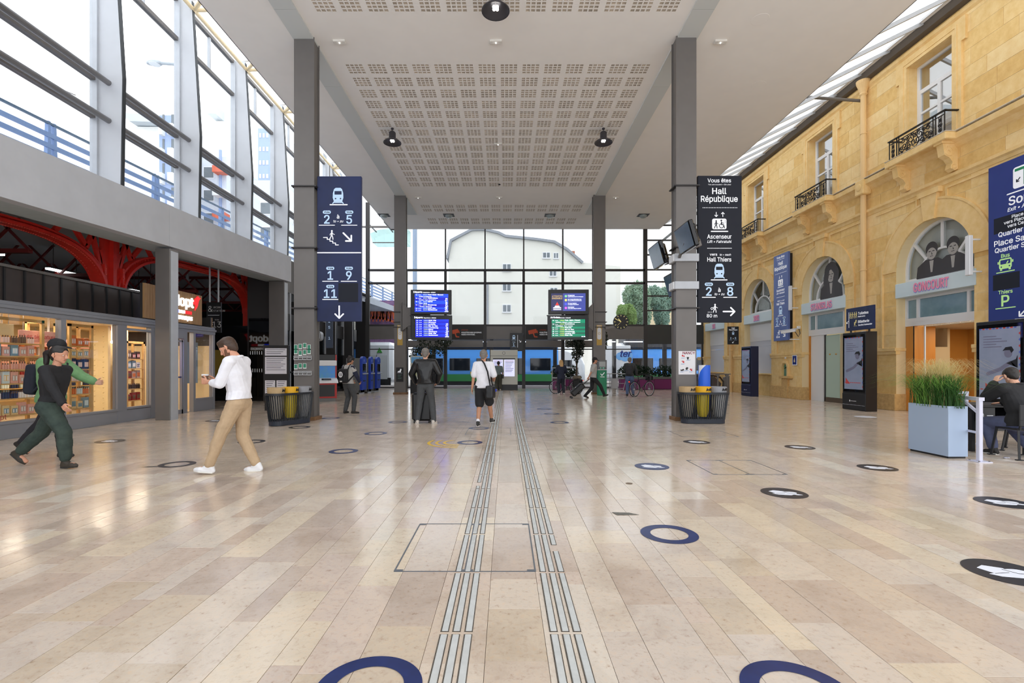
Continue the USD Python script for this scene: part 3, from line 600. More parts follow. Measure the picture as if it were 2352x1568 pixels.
for k, (x, a, b, z, s, l) in enumerate(((-9.95, 9.15, 9.95, 2.12, '', 'blank cream header board hanging in the shop window'), (-9.95, 10.05, 11.05, 2.02, 'Les signatures', 'pink header board with red lettering over the display'), (-12.9, 11.3, 13.0, 2.02, 'Best-seller', 'pink header board at the back of the shop'), (-12.9, 13.4, 15.4, 2.05, 'Nouveau', 'pink header board beyond the riveted pier'))):
    t = thing('header_board', l, 'sign', (x, a, z), 90); MB().box(0, b - a, 0, .02, -.12, .12, .004).build('board', cream_w if k == 0 else pinkm, t); MB().cyl((.1, .01, .12), (.1, .01, .42), .006, 6).cyl((b - a - .1, .01, .12), (b - a - .1, .01, .42), .006, 6).build('hanger', steel_light, t)
    if s: obj('lettering', T(*text(s, .085, (b - a) / 2, -.04)), redink, t)
t = thing('window_lettering', 'small red shop name lettering low on the shop window', 'lettering', (XS - .045, 9.12, .36), 90); obj('lettering', T(*text('adopt', .1, .1, .02)), mat('dull_red', (150, 60, 60), .5), t)
# lit shop sign on pale wood above the door, and its twin on the end wall
wood = mat('pale_wood', (176, 140, 96), .55, rgb2=(156, 118, 78), scale=7, stretch=(3, 3, .3))
lit = mat('lit_letters', (255, 255, 255), .5, emit=.9); litred = mat('lit_red', (226, 40, 44), .5, emit=.5); litblue = mat('lit_blue', (40, 60, 235), .5, emit=2.0)
def shop_sign(loc, rz, w, x0, label):
    t = thing('shop_sign', label, 'sign', loc, rz)
    b = MB()
    n = int(w / .1)
    for k in range(n): MB().box(k * w / n + .003, (k + 1) * w / n - .003, 0, .06, 0, .92).build('slat', wood, t)
    MB().box(0, w, .05, .12, 0, .92).build('backing', steel_dark, t)
    MB().add(text('adopt', .3, x0, .5, 'c', True, depth=.03)).build('lettering', lit, t)
    MB().prism(Polygon([(x0 + .56, .62), (x0 + .6, .76), (x0 + .76, .88), (x0 + .82, .84), (x0 + .9, .84), (x0 + .8, .74), (x0 + .74, .56), (x0 + .62, .42), (x0 + .66, .58)]), -.03, 0).build('bird_emblem', litred, t)
    MB().box(x0 - .46, x0 - .15, -.03, 0, .28, .37).build('stripe', litblue, t); MB().box(x0 - .15, x0 + .15, -.03, 0, .28, .37).build('stripe', lit, t); MB().box(x0 + .15, x0 + .46, -.03, 0, .28, .37).build('stripe', litred, t)
    MB().add(text('PARFUM FRANÇAIS', .11, x0, .1, 'c', True, depth=.03, width=1.0)).build('lettering', lit, t)
    return t
shop_sign((XS + .02, 12.9, 2.66), 90, 2.45, 1.45, 'lit white shop name sign on pale wood over the shop door')
shop_sign((-9.6, 16.1, 2.05), 180, 3.0, 1.9, 'lit shop name sign on the end wall of the shop')
t = thing('window_screen', 'purple advertising screen glowing inside the shop door', 'screen', (-9.9, 13.75, 1.05), 40)
MB().box(0, .5, 0, .05, 0, 1.2, .01).build('panel', mat('purple_screen', (104, 28, 84), .3, emit=.5), t); MB().box(-.03, -.01, -.01, .04, 0, 1.25).box(.51, .53, -.01, .04, 0, 1.25).build('light_tube', mat('tube_violet', (190, 190, 255), .4, emit=5), t); obj('lettering', T(*text('Soin', .14, .25, .6)), mat('pink_ink', (240, 190, 210), .5, emit=.6), t)
t = thing('window_screen', 'tall bluish light strip in the end pane of the shop', 'screen', (-10.1, 15.4, .95), 60); MB().box(0, .03, 0, .03, 0, 1.15).build('light_tube', mat('tube_violet', (190, 190, 255)), t); MB().box(.05, .45, .01, .05, -.1, 1.2, .01).build('panel', mat('grey_blue_panel', (120, 140, 160), .4), t)
# glossy black facade that mirrors the sign, brown kiosk, hanging direction sign
bf = thing('wall_facade', kind='structure')
MB().box(-13.2, -10.35, 19.7, 19.8, 0, 3.0).build('gloss_panel', black_gloss, bf); MB().box(-10.35, -9.35, 19.7, 19.8, 0, 5.2).build('dark_panel', steel_dark, bf)
MB().box(-10.25, -9.45, 19.62, 19.7, 0, 3.3).build('glass_door', black_gloss, bf)
tick = MB()
for k in range(8):
    for z in (1.15, 1.85): tick.box(-10.2 + k * .09, -10.17 + k * .09, 19.61, 19.62, z, z + .14)
tick.build('door_ticks', white_paint, bf)
t = thing('olive_screen', 'olive yellow partition panel beyond the shop', 'panel'); MB().box(-11.6, -10.4, 18.6, 18.66, .9, 2.0).box(-11.6, -11.54, 18.6, 18.66, 0, .9).box(-10.46, -10.4, 18.6, 18.66, 0, .9).build('panel', mat('olive', (140, 116, 36), .6), t)
t = thing('direction_sign', 'black hanging sign with the work station and platform 13 arrow', 'sign', (-10.35, 17.0, 2.55))
MB().box(0, .5, 0, .06, 0, 1.05).build('panel', black_paint, t); wt = mat('sign_white', (236, 238, 244), .5, emit=.12)
for s, h, x, z, al in (('&', .2, .06, .72, 'l'), ('WORK', .065, .24, .84, 'l'), ('STATION', .065, .24, .72, 'l'), ('Voie', .05, .36, .42, 'c'), ('13', .2, .36, .18, 'c')): obj('lettering', T(*text(s, h, x, z, al)), mat('dim_white', (190, 190, 190), .5), t)
obj('arrow', flat(arrow(-1, 0, .16), .13, .28, .16), wt, t); obj('rule', flat(sbox(.05, .6, .45, .61)), wt, t)
MB().cyl((.1, .03, 1.05), (.1, .03, 2.3), .03, 8).cyl((.4, .03, 1.05), (.4, .03, 2.3), .03, 8).build('hanger', steel_light, t)

# ================================================================ outside
asphalt = mat('asphalt', (150, 148, 145), .9, var=.1, scale=.5)
obj('ground_outside', MB().box(-90, 90, 30.6, 160, -1.2, -.9).box(-90, -22.2, -20, 30.6, -1.2, -.9).box(14.7, 60, -20, 30.6, -.3, -.1).mesh(), asphalt, None, kind='structure')
pl = thing('platform', kind='structure'); MB().box(-30, 40, 30.62, 36.2, -.9, -.03).build('slab', mat('platform_slab', (158, 148, 144), .8, var=.08), pl); MB().box(-30, 40, 36.0, 36.25, -.03, -.02).build('edge_line', white_paint, pl)
cp = thing('platform_canopy', 'dark platform roof over the blue train', 'roof', kind='structure')
MB().box(-7.6, 14, 31.2, 36.4, 3.55, 3.8).build('canopy', steel_dark, cp)
for x in (-5, -1, 3.4, 7.5, 11): MB().box(x - .12, x + .12, 34, 34.25, 0, 3.55).build('post', steel_dark, cp)
tl = mat('platform_light', (206, 222, 255), .5, emit=2.5)
for x in (-5.6, -2.9, -.2, 2.5, 5.2, 8, 10.8): MB().box(x, x + 2.2, 33.2, 33.4, 3.0, 3.06).build('tube', tl, cp); MB().cyl((x + 1.1, 33.3, 3.06), (x + 1.1, 33.3, 3.55), .012, 6).build('hanger', steel_dark, cp)

# the regional train
tr_b = mat('train_blue', (92, 164, 246), .3, coat=.5); tr_w = mat('train_white', (226, 232, 238), .3, coat=.5); tr_g = mat('train_green', (56, 136, 76), .4); tr_k = mat('train_dark', (30, 32, 36), .5); tr_y = mat('train_yellow', (222, 188, 60), .4)
tw = mat('train_window', (22, 26, 32), .06); navy = mat('navy_ink', (20, 40, 120), .4)
def train_unit(x0, x1, label, nose):
    t = thing('train', label, 'train', (0, 38.5, 0)); s = 1 if nose > 0 else -1
    prof = Polygon([(0, .2), (-.06, .9), (-.02, 1.8), (.12, 2.6), (.5, 3.05), (1.2, 3.25), (2.8, 3.25), (2.8, .2)])
    a, b = (x0, x1 - 2.2) if nose > 0 else (x0 + 2.2, x1)
    MB().prism(affinity.scale(prof, 1, 1), a, b, 'yz').build('body', tr_b, t)
    n = 10; mb = MB(); R = []
    for k in range(n + 1):
        q = k / n; c = math.cos(q * math.pi / 2) ** .6 if k < n else .0; xx = (b + 2.2 * q) if nose > 0 else (a - 2.2 * q)
        R.append([(xx, 1.4 + (y - 1.4) * (c * .55 + .45), .2 + (z - .2) * (c * .5 + .5)) for y, z in prof.exterior.coords[:-1]])
    m = len(R[0]); v = [p for r in R for p in r]; f = [w for k in range(n) for j in range(m) for w in ((k * m + j, k * m + (j + 1) % m, (k + 1) * m + (j + 1) % m), (k * m + j, (k + 1) * m + (j + 1) % m, (k + 1) * m + j))] + [(n * m, n * m + j, n * m + j + 1) for j in range(1, m - 1)]
    obj('nose', T(v, f), tr_w, t); MB().box(a, b, .06, 2.8, 2.72, 3.95, .15).build('roof_fairing', mat('train_roof', (66, 68, 74), .5), t)
    MB().box(a, b, -.09, -.04, .2, .75).build('green_band', tr_g, t); MB().box(a, b, -.07, .3, -.75, .2).build('underframe', tr_k, t)
    x = a + .5; k = 0
    while x < b - 1.7:
        MB().box(x, x + 1.6, -.1, 0, 1.05 if k % 3 else .72, 2.0, .03).build('window', tw, t)
        if k % 3 == 1: MB().box(x + 1.62, x + 2.3, -.085, -.03, .5, .95).build('yellow_field', tr_y, t)
        if k % 3 == 0: MB().box(x - .08, x + 1.68, -.07, -.03, .3, 2.1).build('door', tr_b, t)
        x += 2.1; k += 1
    MB().box(b + .25 if nose > 0 else a - 1.05, b + 1.05 if nose > 0 else a - .25, -.0, .1, 1.35, 1.85, .02).build('window', tw, t)
    return t
t1 = train_unit(-7.0, 6.3, 'blue regional train carriage with a white nose on the right, behind the end wall', 1)
t2 = train_unit(7.2, 26, 'white nosed regional train with the train logo beside the clock', -1)
MB().box(7.6, 9.75, -.075, .02, .5, 3.0, .05).build('white_cab', tr_w, t2)
MB().prism(unary_union([Point(8.9, 2.15).buffer(.3), Point(9.3, 2.1).buffer(.36), Point(9.6, 2.2).buffer(.3)]), -.085, -.07).build('logo_cloud', mat('logo_blue', (120, 180, 240), .4), t2)
MB().add(text('ter', .5, 9.3, 2.12, 'c', True, .25, depth=.095)).build('lettering', navy, t2)
t3 = thing('train', 'white railcar with a green recycling mark behind the corner doors', 'train', (0, 37.2, 0))
MB().box(-14, -8.6, 0, 2.6, .1, 3.2, .25).build('body', tr_w, t3); MB().box(-14, -8.7, -.02, .01, -.4, .5).build('underframe', tr_k, t3)
for a in (-10.6, -9.75): MB().box(a, a + .8, -.03, .01, .4, 2.2).build('door', mat('grey_door', (206, 212, 216), .4), t3); MB().box(a - .03, a, -.04, 0, .4, 2.25).build('door_edge', tr_k, t3)
MB().prism(Polygon([(-9.75, 2.4), (-9.55, 2.78), (-9.35, 2.4)]).difference(Polygon([(-9.62, 2.47), (-9.55, 2.6), (-9.48, 2.47)])), -.04, 0).build('recycling_mark', mat('recycle_green', (60, 160, 60), .5), t3)

# white gabled house facing the end wall
wh = mat('white_render', (232, 230, 220), .9, var=.015, scale=.3); rfm = mat('grey_roof', (150, 154, 160), .7); brick_red = mat('chimney_brick', (176, 112, 86), .9); wgl = mat('far_window', (110, 118, 124), .2)
h = thing('gabled_house', 'big white windowed gable house beyond the tracks', 'building'); YH = 60.0
P = lambda u, v, y=YH: atY(u, v, y)
pts = [(1030, 860), (1031, 592), (1037, 556), (1084, 530), (1110, 529), (1145, 537), (1160, 544), (1230, 551), (1272, 558), (1300, 575), (1335, 602), (1425, 612), (1425, 860)]
MB().prism(Polygon([P(*p) for p in pts]), YH, YH + 12).build('wall', wh, h)
roofl = [(1027, 594), (1031, 578), (1036, 553), (1084, 528), (1110, 527), (1145, 535), (1161, 543), (1230, 550), (1273, 556), (1302, 573), (1338, 604)]
MB().prism(LineString([P(*p) for p in roofl]).buffer(.14, cap_style=2), YH - .35, YH + 12).build('roof_edge', rfm, h)
MB().prism(Polygon([P(*p) for p in ((1300, 572), (1316, 575), (1337, 590), (1330, 592), (1338, 604))]), YH + 1, YH + 8).build('dormer', rfm, h)
for u, v in ((1192, 545), (1233, 548), (1319, 576)): a, b = P(u, v); MB().box(a - .35, a + .35, YH + 2, YH + 2.8, b - 1, b + .45).build('chimney', brick_red, h)
for u, v, w, hh in ((1164, 614, 17, 14), (1164, 660, 17, 14), (1164, 708, 17, 15), (1255, 586, 15, 11), (1277, 587, 9, 11), (1270, 628, 14, 10), (1272, 666, 15, 9)):
    a, b = P(u, v); w, hh = w / 2 * YH / F, hh / 2 * YH / F
    f = MB().box(a - w - .08, a + w + .08, YH - .06, YH + .02, b - hh - .08, b + hh + .08).box(a - .04, a + .04, YH - .1, YH, b - hh, b + hh).box(a - w - .12, a + w + .12, YH - .16, YH, b - hh - .16, b - hh - .08).build('window', white_paint, h)
    for c in (-1, 1): MB().box(a + (c * w if c < 0 else .06), a + (-.06 if c < 0 else w), YH - .08, YH - .05, b - hh, b + hh).build('pane', wgl, f)
MB().cyl((*P(1120, 660)[:1], YH - .1, P(1120, 650)[1]), (P(1120, 660)[0], YH - .1, 0), .12, 8).build('downpipe', rfm, h)
h = thing('tan_house', 'narrow tan house with two brick chimney stacks right of the white gable', 'building'); y = 75
a, z1 = atY(1395, 640, y); b, z0 = atY(1425, 760, y)
MB().box(a, b, y, y + 6, 0, z1).build('wall', mat('tan_render', (206, 178, 140), .9), h)
for u in (1397, 1414): c = atY(u, 0, y)[0]; MB().box(c, c + .75, y + .5, y + 1.3, z1, z1 + 1.0).build('chimney', brick_red, h)
c, zz = atY(1406, 682, y); f = MB().box(c - .6, c + .6, y - .1, y, zz - .5, zz + .5).build('window', white_paint, h); MB().box(c - .45, c - .05, y - .12, y - .09, zz - .4, zz + .4).box(c + .05, c + .45, y - .12, y - .09, zz - .4, zz + .4).build('pane', wgl, f)
h = thing('pale_house', 'pale house roof with two chimneys behind the trees at the wall edge', 'building'); y = 90
a, z1 = atY(1500, 690, y); b, _ = atY(1580, 690, y)
MB().prism(Polygon([(a, 0), (b, 0), (b, z1 + .5), ((a + b) / 2, z1 + 3), (a, z1)]), y, y + 8).build('wall', mat('cream_render', (214, 196, 160), .9), h)
for k in (.4, .6): c = a + (b - a) * k; MB().box(c, c + .9, y + 2, y + 3, z1, z1 + 4.2).build('chimney', wh, h)

# trees
def leaf_cloud(name, m, parent, c, r, n, size, rnd, squash=1.0):
    v, f = [], []
    for k in range(n):
        d = rnd.normal(size=3); d /= np.linalg.norm(d); p = np.array(c) + d * np.array(r) * rnd.uniform(.55, 1.0) ** .6
        p += .25 * np.array(r) * (meshkit.noise(p * 1.3) - .5)
        a = rnd.normal(size=3); a /= np.linalg.norm(a); b = np.cross(a, d); b /= np.linalg.norm(b) + 1e-9; s = size * rnd.uniform(.6, 1.3); i = len(v)
        v += [p - a * s, p + b * s * .45, p + a * s, p - b * s * .45]; f += [(i, i + 1, i + 2), (i, i + 2, i + 3)]
    return obj(name, T(v, f), m, parent, kind='stuff')
leafm = {}
def leaf_mat(name, c, c2):
    if name in MATS: return MATS[name]
    MATS[name] = usdkit.material(stage, '/World/Looks/' + name, {'g': ('geometry', {}), 'r': ('rgb_ramp', {'ramp': [(0, lin(c)), (1, lin(c2))]}), 'p': ('principled_bsdf', {'roughness': .5}), 't': ('translucent_bsdf', {}), 'x': ('mix_closure', {'fac': .35})},
        [('g.random_per_island', 'r.fac'), ('r.color', 'p.base_color'), ('r.color', 't.color'), ('p.BSDF', 'x.closure1'), ('t.BSDF', 'x.closure2')], surface='x.closure'); return MATS[name]
rn = np.random.default_rng(3); bark = mat('bark', (92, 78, 64), .9, var=.2)
for u, v, ru, rv_, y, lab, c, c2 in ((1462, 702, 32, 44, 52, 'bushy blue-green tree beyond the tracks, left of the wide grey post', (150, 176, 150), (206, 222, 204)), (1520, 708, 28, 42, 54, 'dark blue-green tree beyond the tracks, right of the wide grey post', (140, 168, 150), (196, 214, 200)), (1438, 725, 18, 20, 49, 'small yellowish green bush beside the white house corner', (132, 160, 96), (184, 200, 140))):
    t = thing('tree', lab, 'tree'); x, z = atY(u, v, y); r = ru * y / F; rz = rv_ * y / F * 1.15
    for k in range(12): o = rn.uniform(-.65, .65, 3); leaf_cloud('foliage', leaf_mat('leaf_' + str(u), c, c2), t, (x + o[0] * r, y + o[1] * r, z + o[2] * rz), (r * .6, r * .6, rz * .55), 1500, .14, rn)
    MB().cyl((x, y, -.9), (x, y, z), .16, 8, .08).build('trunk', bark, t)

# viaduct: deck, blue railing, mural, street lamp, blocks of flats behind
va = thing('viaduct', kind='structure')
MB().add(wedge(-6, 62, -24, -9.66, lambda y: slope(y) - .5, lambda y: slope(y) - .05)).build('deck', mat('viaduct_deck', (186, 190, 200), .85), va)
MB().add(wedge(30.5, 62, -12.3, -11.9, lambda y: slope(y) - .55, slope)).build('edge_beam', mat('pink_edge', (222, 128, 116), .8), va)
blue = mat('railing_blue', (122, 148, 190), .45, .2)
rl = thing('viaduct_railing', 'long blue metal railing with paired blade posts along the road viaduct', 'railing')
def rz_(y): return slope(y) + .9
for k, (dz, w) in enumerate(((1.33, .06), (1.02, .12), (.74, .12), (.46, .12), (.2, .12))): MB().bar((-12, -2, rz_(-2) + dz), (-12, 60, rz_(60) + dz), .05, w).build('rail', mat('railing_top', (84, 106, 128), .4, .3) if k == 0 else blue, rl)
y = 1.3
while y < 60:
    for s in (-1, 1): MB().prism(Polygon([(y + s * .05, rz_(y) + 1.38), (y + s * .11, rz_(y) + 1.38), (y + s * .2, rz_(y) - .9), (y + s * .02, rz_(y) - .9)]), -12.08, -11.98, 'yz').build('post_blade', blue, rl)
    y += 3.9
MB().add(wedge(-6, 60, -12.4, -11.8, lambda y: slope(y) - .05, lambda y: slope(y) + .85)).build('kerb_wall', mat('kerb', (206, 212, 224), .8), va)
mu = thing('mural', 'purple and orange graffiti wall under the viaduct rail', 'mural', (0, 42.5, 0)); 
x0, z1 = atY(820, 690, 42.5); x1, z0 = atY(912, 745, 42.5); MB().box(x0, x1, 0, .2, 2, z1).build('wall', mat('mural_ground', (92, 70, 118), .8, rgb2=(150, 110, 140), scale=2.5), mu)
gm = MB(); rg = random.Random(5)
for k in range(9):
    x = x0 + .5 + k * (x1 - x0 - .8) / 9; gm.prism(stroke([(x, z0 + .3), (x + rg.uniform(-.2, .2), z0 + 1.5), (x + .3, z0 + .5), (x + .35, z0 + 1.6)], .13), -.012, 0)
gm.prism(stroke([(x0 + 2 * q, z0 + .25 + .35 * math.sin(q * 2)) for q in np.linspace(0, (x1 - x0) / 2, 14)], .2), -.012, 0).build('paint_strokes', mat('mural_orange', (226, 110, 72), .7), mu)
sl = thing('street_lamp', 'grey street lamp head on a long arm over the viaduct', 'lamp'); sx, sz = atY(355, 145, 21.0); sgr = mat('lamp_grey', (166, 174, 180), .4)
hd = trimesh.creation.icosphere(3, 1.0); v = np.array(hd.vertices) * (.34, .16, .13); v[:, 2] = np.maximum(v[:, 2], -.05); obj('head', T(v + (sx, 21, sz), hd.faces), sgr, sl, smooth=True)
MB().lathe([(0, -.06), (.2, -.055), (.22, -.04)], (sx, 21, sz)).build('lens', mat('lamp_lens', (232, 236, 236), .2), sl)
MB().tube([(sx + .25, 21, sz), (sx + .9, 21.0, sz - .05), (sx + 1.35, 21, sz - .3), (sx + 1.4, 21, sz - 1), (sx + 1.4, 21, 5)], .06, 8).build('pole', sgr, sl)
lp = thing('lamp_mast', 'tall pale blue-grey mast outside the end wall', 'mast'); x, _ = atY(953, 0, 44); MB().cyl((x, 44, 0), (x, 44, 15), .19, 14).build('mast', mat('mast_paint', (156, 172, 194), .4), lp); MB().lathe([(.3, -.9), (.34, -.9), (.34, -.6), (.2, -.6)], (x, 44, .0)).build('foot', sgr, lp)
gc = thing('glass_canopy', 'greenish curved glass canopy outside the corner of the end wall', 'canopy', (0, 32.5, 0))
MB().prism(Polygon([atY(*p, 32.5) for p in ((850, 536), (868, 528), (895, 523), (935, 522), (935, 557), (856, 557))]), 0, 1.2).build('sheet', glass('green_sheet', (.72, .86, .84), 1.3), gc); MB().bar((*[atY(856, 557, 32.5)[0]], 0, atY(0, 557, 32.5)[1]), (atY(935, 557, 32.5)[0], 0, atY(0, 557, 32.5)[1]), .05, .05).build('edge', steel, gc)
for u_ in (862, 900): xx, zz = atY(u_, 530, 32.5); MB().bar((xx, -2.05, zz), (xx, .3, zz), .06, .06).build('arm', steel, gc)
wire = thing('overhead_wire', 'thin slack wire with a hook hanging behind the big window', 'wire'); MB().tube([(-17.0, 15.5, 12.4), (-16.2, 15.5, 11.3), (-15.9, 15.5, 10.9), (-14, 16, 10.2)], .015, 5).build('cable', steel, wire)
BL = [(232, 230, 220), (120, 142, 196), (214, 222, 232), (228, 226, 222)]
def block(x0, x1, y0, y1, z1, label, wall, seg):
    t = thing('apartment_block', label, 'building'); MB().box(x0, x1, y0, y1, 0, z1).build('wall', wall, t)
    for face_, (a, b) in (('x', (y0, y1)), ('y', (x0, x1))):
        n = max(1, int((b - a) / seg)); 
        for i in range(n):
            for z in np.arange(7.6, z1 - 1.2, 2.9):
                c = a + (i + .5) * (b - a) / n
                if face_ == 'x': f = MB().box(x1, x1 + .06, c - .7, c + .7, z, z + 1.5).build('window', white_paint, t); MB().box(x1 + .06, x1 + .08, c - .6, c + .6, z + .1, z + 1.4).build('pane', wgl, f)
                else: f = MB().box(c - .7, c + .7, y0 - .06, y0, z, z + 1.5).build('window', white_paint, t); MB().box(c - .6, c + .6, y0 - .08, y0 - .06, z + .1, z + 1.4).build('pane', wgl, f)
    return t
pw = mat('flats_white', (236, 236, 232), .9); pb = mat('flats_blue', (158, 176, 212), .85); pg = mat('flats_grey', (210, 216, 224), .9)
t = thing('apartment_block', 'white blank-walled block with a winged roof terrace and a blue stair tower', 'building')
def PX(u, v, y): return atY(u, v, y)
y = 55.0; a, z = PX(288, 291, y); b, _ = PX(370, 0, y); MB().box(a, b, y, y + 10, 0, z).build('wall', pw, t)
c, _ = PX(425, 0, y); MB().box(b, c, y - .3, y + .6, 0, PX(0, 268, y)[1]).build('stair_tower', pb, t)
MB().prism(Polygon([PX(290, 270, y), PX(292, 273, y), PX(312, 288, y), PX(370, 290, y), PX(370, 272, y)]), y - 1, y + 8).build('roof_terrace', mat('terrace_grey', (196, 204, 210), .8), t)
for k in range(9):
    zz = 8 + k * 2.7
    if zz > PX(0, 290, y)[1]: break
    for u, w in ((380, 5), (402, 9)): xx, _ = PX(u, 0, y); MB().box(xx - w * .03, xx + w * .035, y - .9, y - .3, zz, zz + 1.2).build('balcony', pw, t); MB().box(xx - w * .02, xx + w * .025, y - .36, y - .29, zz + 1.2, zz + 2.4).build('pane', wgl, t)
y = 62.0
t = block(PX(440, 0, y)[0], PX(520, 0, y)[0], y, y + 14, PX(0, 360, y)[1], 'white and grey block of flats with small red balconies behind the second bay', pg, 2.6)
for k in range(7):
    zz = 8 + k * 2.9
    MB().box(PX(500, 0, y)[0], PX(528, 0, y)[0], y - 1.2, y, zz, zz + .8).build('balcony', pw if k % 2 else mat('balcony_red', (222, 110, 80), .7), t)
MB().box(PX(505, 0, y)[0], PX(510, 0, y)[0], y - .2, y, 0, PX(0, 345, y)[1]).build('blue_strip', pb, t)
t = thing('apartment_block', 'tall white stepped block with a flat winged roof behind the third bay', 'building'); y = 85.0
for u0, u1, v in ((472, 535, 278), (505, 535, 254), (518, 540, 230)): MB().box(PX(u0, 0, y)[0], PX(u1, 0, y)[0], y + (u0 - 472) * .02, y + 12, 0, PX(0, v, y)[1]).build('wall', pw, t)
MB().prism(Polygon([PX(471, 256, y), PX(472, 258, y), PX(492, 274, y), PX(510, 274, y), PX(510, 254, y)]), y - 2, y + 6).build('roof_wing', mat('terrace_grey', (196, 204, 210)), t)
y = 80.0
t = thing('apartment_block', 'tower block with a dense blue tiled side full of windows', 'building')
MB().box(PX(566, 0, y)[0], PX(594, 0, y)[0], y, y + 12, 0, PX(0, 285, y)[1]).build('wall', pw, t); MB().box(PX(594, 0, y)[0], PX(618, 0, y)[0], y - .2, y + 12, 0, PX(0, 296, y)[1]).build('blue_side', pb, t)
m = MB(); xa, xb = PX(594, 0, y)[0], PX(618, 0, y)[0]
for i in range(3):
    for z in np.arange(12, PX(0, 300, y)[1] - 1, 2.2): m.box(xa + .2 + i * (xb - xa) / 3, xa + .1 + (i + .8) * (xb - xa) / 3, y - .26, y - .2, z, z + .7)
m.build('window_rows', pg, t, kind='stuff')
y = 58.0
t = block(PX(582, 0, y)[0], PX(640, 0, y)[0], y, y + 9, PX(0, 414, y)[1], 'low pale block with coloured balcony stripes behind the fourth bay', pg, 2.4)
for k, cc in enumerate(((222, 110, 80), (230, 200, 90), (236, 236, 232))):
    for j in range(2): MB().box(PX(584, 0, y)[0], PX(612, 0, y)[0], y - 1.0, y, 8.2 + k * .4 + j * 4, 8.55 + k * .4 + j * 4).build('balcony', mat(f'stripe_{k}', cc, .7), t)
t = block(PX(640, 0, 70)[0], PX(735, 0, 70)[0], 70, 84, PX(0, 330, 70)[1], 'long pale block of flats behind the last bays, left of the blue banner', pg, 3.0)

# ================================================================ arches of the old front: fanlights, name boards, doors, rooms behind
signbox = mat('name_board', (206, 222, 228), .5); pinkl = mat('letter_pink', (244, 150, 180), .5); bluel = mat('letter_blue', (160, 168, 232), .5)
pale_panel = mat('closed_panel', (206, 208, 216), .5); prnt = mat('print_dark', (58, 55, 58), .5); prnt2 = mat('print_pale', (172, 168, 164), .5)
frost = mat('frosted_glass', (186, 206, 190), .35); tan_glass = mat('tan_frosted', (206, 188, 148), .35)
fan_glass = glass('fan_pane', (.9, .92, .92), 1.5); XF = XW + .34
GREY_IN = mat('dull_grey_back', (206, 204, 198), .8)
def bust(cx, cz, s, hair):       # a generic figure: coat, face, hair
    coat = unary_union([Polygon([(-.5, 0), (-.46, .3), (-.2, .46), (.2, .46), (.46, .3), (.5, 0)]).buffer(.03)])
    face_ = affinity.scale(Point(0, .68).buffer(.17), 1, 1.25); hr = {'short': affinity.scale(Point(0, .78).buffer(.2), 1, 1.05).difference(affinity.translate(face_, 0, -.08)),
        'curls': unary_union([Point(.24 * math.cos(a) + .02 * math.sin(5 * a), .62 + .36 * math.sin(a)).buffer(.12) for a in np.linspace(-.9, math.pi + .9, 22)])}[hair]
    shirt = Polygon([(-.07, .44), (.07, .44), (.03, .1), (-.03, .1)])
    tr_ = lambda p: affinity.affine_transform(p, [s, 0, 0, s, cx, cz])
    feat = unary_union([sbox(-.1, .7, -.03, .725), sbox(.03, .7, .1, .725), sbox(-.05, .56, .05, .575), Polygon([(0, .7), (.035, .61), (0, .61)])])
    return tr_(coat.union(hr)), tr_(face_.difference(hr).union(shirt)), tr_(feat)
DOORS = []
